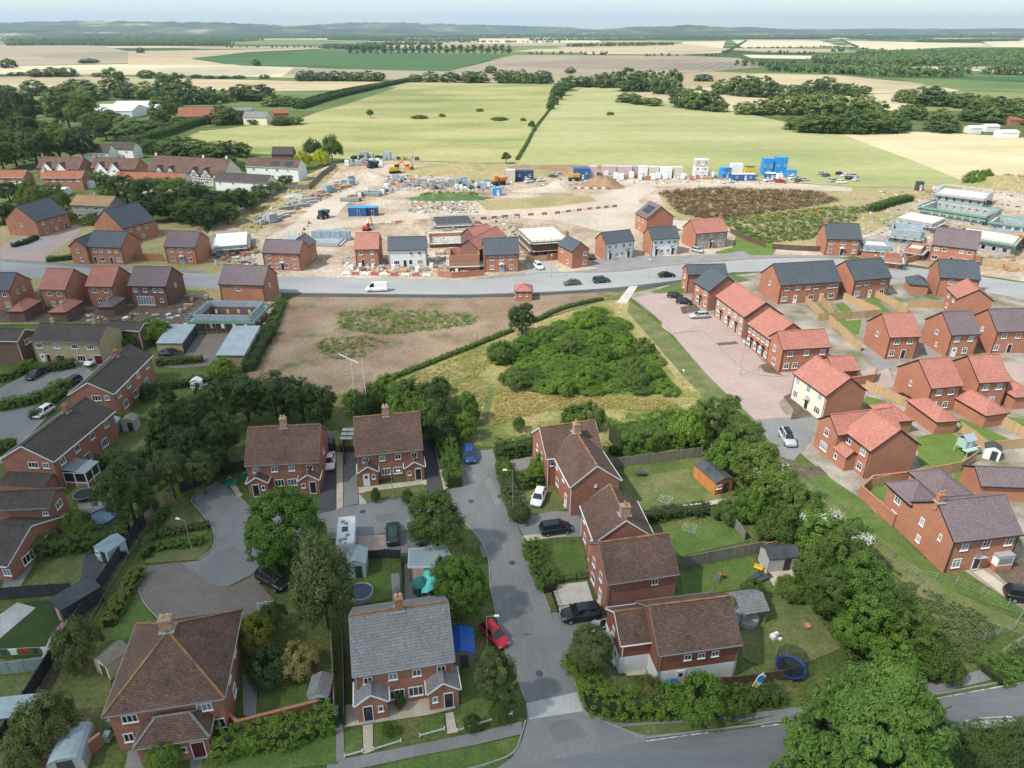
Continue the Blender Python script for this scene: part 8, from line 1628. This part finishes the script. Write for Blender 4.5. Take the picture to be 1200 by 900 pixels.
# cabins and containers
def cabin(u, v, w, d, h, m, label, rz=0, z=0, name='site_cabin', cat='cabin', win=True, rib=False, rm='cab_white'):
 r = empty(name, P(u, v) + Vector((0,0, z)), R(rz), label, cat, 'site cabins and containers'); b = MB(); b.box((0,0, h / 2 + .1),(w, d, h), M[m])
 if rib:
  for i in range(int(w / .6)): b.box((-w / 2 + .3 + .6 * i, -d / 2 - .02, h / 2 + .1),(.2,.05, h - .3), M[m])
 b.build('wall', r); pbox('roof', r, (0,0, h + .15),(w + .1, d + .1,.1), M[m if rm is None else rm])
 if win:
  f, p = win_mesh(1.0,.9,2,0)
  for x in ((-w * .3, w * .3) if w > 4 else (0,)): o = link('window', f, r, (x, -d / 2, h * .6)); link('pane', p, o)
 o = link('door', door_mesh(M['door_white' if not rib else 'door_dark'], .9), r, (w * .08,-d / 2,.1)); return r
cabin(420,252.5,6.4,3.4,2.9, 'cab_blue', 'blue ribbed container beside the site track, left of two', rib=True, win=False, name='container', cat='container', rm='cab_sky'); cabin(437,252,3.7,3.2,2.8, 'cab_navy', 'darker blue container beside the site track, right of two', rib=True, win=False, name='container', cat='container', rm='cab_sky')
cabin(614.5,211.5,8,4,4.2, 'cab_navy', 'long navy cabin with open front in the middle of the yard', rm='cab_navy'); cabin(598,213,3.9,4.5,5, 'cab_cream', 'cream tall container at the end of the central row', rm='cab_cream', win=False); cabin(583,228.5,3.6,3,2.6, 'cab_sky', 'bright blue tank shaped cabin on the spoil bank', rm='cab_sky'); cabin(681,209.5,7,4.5,4.6, 'cab_blue', 'blue cabin left of the pink wrapped loads', rm='cab_blue'); cabin(694.5,208.2,3.2,4.5,5, 'cab_pink', 'pinkish grey wrapped cabin touching the blue cabin', win=False, rm='cab_pink')
for i, (u, v, w, m, lab) in enumerate(((713,207,6.2, 'cab_pink', 'pale pink wrapped store'),(731,207.5,6.4, 'cab_pink', 'pale pink wrapped store'),(742.5,207,2.4, 'blk_grey', 'grey store'),(752,207.5,4.2, 'cab_white', 'white store'),(765,208,4.2, 'cab_cream', 'cream store'),(779,208.5,5.2, 'cab_white', 'white store'),(793,208.2,4.2, 'cab_cream', 'cream store'))): cabin(u, v, w, 4,4.6, m, lab + ' in the row along the upper haul road, ' + nth(i, 7), win=False, rm=m)
for i, (z, m) in enumerate(((0, 'cab_white'),(2.75, 'cab_white'),(5.5, 'cab_cream'))): cabin(819.5,208.5,5.8,4,2.5, m, 'white office cabin in the three high stack, ' + ['lowest', 'middle', 'topmost'][i], z=z)
cabin(849,208,4.5,3,4.2, 'cab_sky', 'slanting bright blue cabin at the left of the blue compound', 18, rm='cab_sky'); cabin(870,211,10.2,3,2.6, 'cab_blue', 'long low dark blue cabin under the white canopy', rm='cab_white'); cabin(861.5,206,5,4,5.2, 'cab_white', 'white canopy topped cabin behind the low blue one', win=False); cabin(877,207.3,4,3,4.4, 'yellow_pl', 'yellow and white cabin beside the white canopy', rm='dkgrey'); cabin(897,205,4.4,4,7.2, 'cab_sky', 'tall bright blue cabin stack, left of two', rm='cab_sky'); cabin(912.5,205.6,5,4,8.0, 'cab_sky', 'tall bright blue cabin stack, right of two', rm='cab_sky'); cabin(902,210.6,4.6,3,2.8, 'cab_blue', 'blue cabin in front of the tall blue stacks', rm='cab_white'); cabin(925.5,208.2,4.5,3,3.2, 'cab_sky', 'bright blue cabin right of the tall blue stacks', rm='cab_sky'); cabin(912.5,212.2,2.2,2.5,3, 'cab_white', 'small white cabin in front of the tall blue stacks'); cabin(1076,223,2.4,2.4,3.4, 'dkgrey', 'dark grey kiosk on the haul road left of the scaffolds', rm='dkgrey')
# machines
def digger(u, v, rz, col, label, s=1.0):
 r = empty('excavator', P(u, v), rz, label, 'excavator', 'site machines'); r.scale = (s, s, s); m = PAINT[col]
 for y in (-.95,.95): b = MB(); b.box((0, y, .42),(3.4,.55,.8), M['tyre'], 0,.86); b.build('track', r)
 pbox('body', r, (-.5,0,1.45),(2.8,2.3,1.1), m, .92); b = MB(); b.box((.5,-.55,2.1),(1.3,1.0,1.7), m, 0,.85); o = b.build('cab', r); pbox('window', o, (.52,-.55,2.25),(1.34,1.03,.8), M['carglass'], .9)
 b = MB(); b.bar((.8,.35,1.6),(3.2,.35,4.4),.35,.45, m); b.bar((3.2,.35,4.4),(5.2,.35,3.8),.33,.4, m); b.bar((5.2,.35,3.9),(5.9,.35,1.5),.26,.32, m); b.build('boom', r); b = MB(); b.bar((5.9,.35,1.5),(5.3,.35,.7),.9,.6, M['dkgrey']); b.build('bucket', r)
digger(463,203,.4, 'yellow', 'yellow excavator with raised boom at the top of the site', 1.5); digger(430,270,1.3, 'red', 'red excavator in front of the blue grey stacks', .8); digger(478,200,2.6, 'orange', 'pale orange excavator right of the yellow excavator', 1.0)
def dumper(u, v, rz, col, label, s=1.0):
 r = empty('site_dumper', P(u, v), rz, label, 'dumper', 'site machines'); r.scale = (s, s, s); m = PAINT[col]; pbox('chassis', r, (0,0,.95),(3.6,1.3,.6), M['dkgrey']); b = MB(); b.box((1.0,0,1.8),(1.9,1.9,1.0), m, 0,1.25); b.build('skip', r); b = MB(); b.box((-1.0,0,1.9),(1.2,1.2,1.5), m, 0,.85); b.build('cab', r)
 for x in (-1.2,1.1):
  for y in (-.85,.85): b = MB(); b.tube((x, y - .2,.55),(x, y + .2,.55),.55, M['tyre'], n=12); b.build('wheel', r)
dumper(585,217,.5, 'orange', 'orange dumper at the right end of the central row', 1.5); dumper(379,256,1.2, 'dgreen', 'dark green site vehicle on the haul road', 1.2); dumper(672,212,0, 'yellow', 'dull yellow site vehicle beside the blue cabin', 1.3); dumper(437,197,.8, 'dgreen', 'dark green site vehicle at the top of the haul road', 1.4); dumper(1192,290,.3, 'orange', 'bright orange machine at the far right of the site', 1.6)
# red and white barriers
BR = None; M['barrier_red'] = plain('faded red', (.42,.13,.10),.6)
def barrier(u, v, rz, lab, red):
 global BR
 if BR is None:
  BR = {}
  for k in (0,1):
   b = MB(); b.box((0,0,.55),(2.0,.16,.75), M['barrier_red' if k else 'cab_white'], 0,.95); l = b.mesh('panel'); b = MB()
   for x in (-.8,.8): b.box((x, 0,.1),(.2,.6,.2), M['red_pl' if k else 'cab_white'])
   BR[k] = (l, b.mesh('feet'))
 r = empty('barrier', P(u, v), rz, lab, 'barrier', 'plastic site barriers'); r.scale = (1.05,1.05,1.0); link('panel', BR[red][0], r); link('feet', BR[red][1], r)
for pts, n, w in (([(560,258),(600,254),(650,251),(690,246),(720,243)], 26, 'along the curving haul road'),([(660,221),(685,222),(712,222)], 12, 'below the brown soil heap'),([(405,322),(450,323),(500,324)], 9, 'on the kerb of the estate road'),([(345,288),(352,275),(362,262)], 8, 'beside the purple roofed rear wing'),([(455,262),(520,261),(560,262)], 12, 'along the track behind the white pair')):
 for i in range(n): t = i / (n - 1) * (len(pts) - 1); k = min(int(t), len(pts) - 2); f = t - k; p, q = pts[k], pts[k + 1]; a, c = P(*p), P(*q); barrier(p[0] + (q[0] - p[0]) * f, p[1] + (q[1] - p[1]) * f, math.atan2(c.y - a.y, c.x - a.x),('red' if i % 2 else 'white') + ' plastic barrier ' + w, i % 2)
# spoil heaps
def heap(u, v, w, d, h, m, label, seed=1):
 g = random.Random(seed); p = P(u, v); b = MB(); n = 28; ph = [g.uniform(0,6) for _ in range(4)]; rings = [(1,0),(.8,.25),(.58,.55),(.34,.85),(.14,1.0)]
 def pt(i, k): a = 2 * pi * i / n; r, z = rings[k]; q = r * (1 + .16 * math.sin(2 * a + ph[0]) + .1 * math.sin(5 * a + ph[1] + k) + .05 * math.sin(11 * a + ph[2] + 2 * k)); return (math.cos(a) * w / 2 * q, math.sin(a) * d / 2 * q, z * h - .05 + (.06 * h * math.sin(7 * a + ph[3]) if k else 0))
 for k in range(4):
  for i in range(n): b.face([pt(i, k), pt(i + 1, k), pt(i + 1, k + 1), pt(i, k + 1)], M[m], smooth=True)
 b.face([pt(i, 4) for i in range(n)], M[m]); o = b.build('spoil_heap', None, p, weld=True); tag(o, label, None, None, 'structure')
for a in ((706,218,20,14,4.2, 'soil_red', 'red brown soil heap'),(655,221,16,12,3.2, 'g_haul', 'pale rubble heap'),(636,224,22,8,1.6, 'g_haul', 'long pale bank'),(424,207,26,16,3, 'g_dirt', 'dirt heap'),(545,200,60,30,3.5, 'g_tawny', 'grassed mound'),(600,205,60,26,2.5, 'g_tawny', 'grassed mound'),(650,200,90,22,2.5, 'soil_red', 'brown bank'),(525,233,40,8,2.2, 'g_weeds', 'green bank'),(1180,218,40,30,4, 'g_tawny', 'sandy mound'),(330,250,20,8,1.2, 'g_tawny', 'bank'),(500,262,30,10,1.2, 'g_dirt', 'dirt bank'),(345,230,12,8,1.0, 'blk_grey', 'grey heap')):
 if a[5] == 'soil_red' and 'soil_red' not in M: M['soil_red'] = mottled('red brown soil', [(.3,(.20,.13,.085)),(.7,(.34,.22,.14))], .2,1.5,.3, bump=.1)
 heap(*a, seed=a[0])
# part built houses
def shell(A_, B_, D, h, wm, label, deck='sc_mint', top=None, lifts=(1.8,), net=False, gap=True, name='house_shell', cat='house shell', pole='steel', upw=None):
 a, c = P(*A_), P(*B_); t = c - a; w = t.length; t.normalize(); n_ = Vector((-t.y, t.x, 0)); o = (a + c) / 2 + n_ * D / 2; r = empty(name, o, math.atan2(t.y, t.x), label, cat, 'part built houses'); b = MB(); m = M[wm]; x, y, k = w / 2, D / 2,.3
 for (p, q) in (((-x, -y),(x, -y)),((x, -y),(x, y)),((x, y),(-x, y)),((-x, y),(-x, -y))):
  p, q = Vector((*p, 0)), Vector((*q, 0)); l = (q - p).length; d = (q - p).normalized(); nb = max(2, round(l / 2.6)); up = Vector((0,0,1))
  for i in range(nb):
   s0, s1 = p + d * (l * i / nb), p + d * (l * (i + 1) / nb); g_ = .32 * l / nb if gap else 0
   b.bar(s0 + up * h / 2, s0 + d * (l / nb - g_) / 1 * .5 + up * h / 2, k, h, m); b.bar(s1 - d * (l / nb - g_) * .5 + up * h / 2, s1 + up * h / 2, k, h, m)
   if gap:
    for z0 in ((0,.9),(2.1, h - .002)) if h > 2.3 else ((0,.9),): b.bar(s0 + d * (l / nb - g_) * .5 + up * (z0[0] + z0[1]) / 2, s1 - d * (l / nb - g_) * .5 + up * (z0[0] + z0[1]) / 2, k - .02, z0[1] - z0[0], m)
 b.build('wall', r); pbox('floor', r, (0,0,.15),(w - .7, D - .7,.1), M['concrete'])
 if h > 3: pbox('floor', r, (0,0,2.55),(w - .7, D - .7,.12), M['deck'])
 if top: pbox('deck', r, (0,0, h + .12),(w + .5, D + .5,.22), M[top])
 if upw:
  for k_, (cc, dd) in enumerate((((0,-y + .1),(w - .4,.2)),((0, y - .1),(w - .4,.2)),((-x + .1,0),(.2, D - .8)),((x - .1,0),(.2, D - .8)))): pbox('upper_wall', r, (*cc, h + .7),(*dd, 1.4), M[upw])
 e = 1.1; P8 = [(-x - e, -y - e),(x + e, -y - e),(x + e, y + e),(-x - e, y + e)]; b = MB(); bb = MB(); hh = max(lifts) + 1.9
 for i in range(4):
  p, q = Vector((*P8[i], 0)), Vector((*P8[(i + 1) % 4], 0)); d = (q - p).normalized(); l = (q - p).length; nn = max(2, round(l / 2.2)); inn = Vector((-d.y, d.x, 0))
  for j in range(nn): s = p + d * (l * j / nn); b.bar(s, s + Vector((0,0, hh)),.07,.07, M[pole])
  for z in lifts:
   for dz in (.0,.55,1.1): b.bar(p + Vector((0,0, z + dz)), q + Vector((0,0, z + dz)),.07,.07, M[pole])
   bb.bar(p + inn * .45 + Vector((0,0, z + .03)), q + inn * .45 + Vector((0,0, z + .03)),.85,.06, M[deck])
   if net: bb.bar(p - inn * .02 + Vector((0,0, z + .28)), q - inn * .02 + Vector((0,0, z + .28)),.03,.5, M['sc_green'])
 b.build('scaffold', r); bb.build('boards', r); return r
shell((229,389),(296,390),9.0,2.7, 'brick_brown', 'pale blue block shell ringed by green edged scaffold above the garages', lifts=(2.5,), net=True, upw='blk_blue')
shell((624,303),(664,300),15,4.8, 'brick_brown', 'brick shell with pale flat floor deck and brown scaffold lattice', top='deck', lifts=(2.2,4.4), pole='fence_brown')
shell((254,300),(290,297),15,2.6, 'blk_grey', 'left brick shell with a white deck near the boundary fence', top='cab_white', lifts=(1.8,)); shell((505,290),(552,288),12,1.2, 'brick_new', 'low brick footings between the white pair and the red roofed frames', lifts=(1.2,), gap=False); shell((528,318),(562,317),7,4.6, 'brick_new', 'solid brick shell behind the bowed brick wall', lifts=(1.4,), gap=False)
shell((512,268),(552,266),9,1.6, 'blk_grey', 'grey block footings with a dark and a white panel', top='felt_dark', lifts=(.8,), gap=False); shell((330,291 - 4),(396,300 - 12),9,.5, 'concrete', 'bare concrete slab beside the blue grey stacks', lifts=(.3,), gap=False, top='flat_roof')
for A_, B_, D, h, wm, lab, kw in (((1010,300),(1042,302),8,3.4, 'blk_blue', 'blue block shell touching the white doored slate house', dict()),((1042,284),(1076,288),9,4.4, 'blk_blue', 'blue block shell with spiky wall ties, second from left', dict()),((1035,314),(1053,316),6,3.0, 'brick_new', 'orange brick garage shell nearest the road', dict(gap=False)),((1058,302),(1076,305),7,3.2, 'brick_new', 'orange brick garage shell behind the nearest one', dict(gap=False)),
        ((1050,266),(1090,273),11,3.0, 'blk_grey', 'pale decked shell left of the central green scaffold', dict(top='deck')),((1078,252),(1150,264),14,3.0, 'blk_grey', 'long central shell with pale green scaffold decks', dict(net=True, lifts=(1.6,2.8))),((1120,290),(1182,300),11,3.6, 'blk_grey', 'right shell with green edged deck above the wide purple roof', dict(net=True, top='deck', lifts=(3.2,))),((1095,236),(1150,243),12,3.0, 'blk_grey', 'rearmost pale shell under poles at the top right', dict(top='cab_white', lifts=(2.6,4.6))),((1160,270),(1200,276),10,3.0, 'blk_blue', 'blue grey shell at the far right of the scaffolds', dict(net=True, lifts=(2.6,)))): shell(A_, B_, D, h, wm, lab, **kw)
for i, (A_, B_, L, lab) in enumerate((((557,284),(575,288),9, 'farther red roofed half built house'),((562,297),(588,290),10, 'nearer red roofed half built house'))): house('house_shell', lab + ' behind the grey green doored slate house', 'house shell', block_E(A_, B_, None, 4.8,36, D=8) if i == 2 else block_E((A_[0], A_[1] - 4),(B_[0] + 6, B_[1] - 14), None, 4.8,36, D=7), 'brick_brown', 'roof_red', 'part built houses', wins=[('front', .3,3.8,1,1),('front', .7,3.8,1,1)])
# a worker by the road and loose rubble
def person(u, v, label):
 me = bpy.data.meshes.new('body'); V = [(0,0,.95),(0,0,1.2),(0,0,1.45),(0,0,1.55),(0,.01,1.7),(.2,0,1.42),(.27,.02,1.15),(.25,-.12,.92),(-.2,0,1.42),(-.27,.02,1.15),(-.25,-.1,.92),(.1,0,.88),(.11,-.03,.5),(.12,0,.08),(.13,-.14,.04),(-.1,0,.88),(-.11,.02,.5),(-.13,.04,.08),(-.14,-.1,.04)]
 E_ = [(0,1),(1,2),(2,3),(3,4),(2,5),(5,6),(6,7),(2,8),(8,9),(9,10),(0,11),(11,12),(12,13),(13,14),(0,15),(15,16),(16,17),(17,18)]; rad = [.16,.17,.18,.07,.12,.08,.055,.045,.08,.055,.045,.11,.08,.055,.05,.11,.08,.055,.05]
 me.from_pydata(V, E_, []); o = bpy.data.objects.new('person', me); COL.objects.link(o); o.location = P(u, v, .07); o.modifiers.new('s', 'SKIN')
 for i, r in enumerate(rad): me.skin_vertices[0].data[i].radius = (r, r)
 me.skin_vertices[0].data[0].use_root = True; o.modifiers.new('d', 'SUBSURF').levels = 1; me.materials.append(M['dkgrey']); tag(o, label, 'person')
 v_ = MB(); v_.lathe([(.2,1.0),(.235,1.2),(.22,1.42),(.1,1.5)], M['orange_vest'], n=12); v_.build('vest', o); h_ = MB(); h_.lathe([(.15,1.74),(.135,1.8),(.08,1.86),(0,1.88)], M['cab_white'], n=12); h_.build('helmet', o); f = MB(); f.lathe([(.0,1.6),(.09,1.63),(.115,1.7),(.11,1.76),(0,1.8)], M['skin'], n=12); f.build('head', o)
M['orange_vest'] = plain('orange vest', (.75,.14,.02),.7); M['skin'] = plain('skin', (.45,.27,.2),.6)
person(320,330, 'worker in an orange vest standing on the estate road'); person(316,331, 'worker in an orange vest at the kerb, left of the other worker')
g = random.Random(3); b = MB()
for (u0, v0, u1, v1, n) in ((400,300,560,320,260),(300,258,420,212,300),(450,206,600,224,420),(480,236,560,250,220),(500,255,610,300,200),(250,290,300,312,120),(1000,225,1200,300,420),(690,203,940,216,260),(590,276,660,300,90),(100,368,330,384,80),(620,208,700,218,80)):
 for _ in range(int(n * 1.7)): f = g.random(); w = g.uniform(-.5,.5) * (v1 - v0 if u0 not in (300,) else 14); u = u0 + (u1 - u0) * f; v = (v0 + v1) / 2 + w if u0 != 300 else v0 + (v1 - v0) * f + w; p = P(u, v); s = g.uniform(.2,.75); b.box((p.x, p.y, s * .18 + .05),(s * g.uniform(.6,2.4), s, s * .4), M[g.choice(['brick_new', 'blk_grey', 'cab_white', 'fence_tan', 'dkgrey', 'blk_blue', 'concrete'])], g.uniform(0,3))
tag(b.build('rubble'), 'loose rubble, offcuts and wrapping scattered over the building site', None, None, 'stuff')
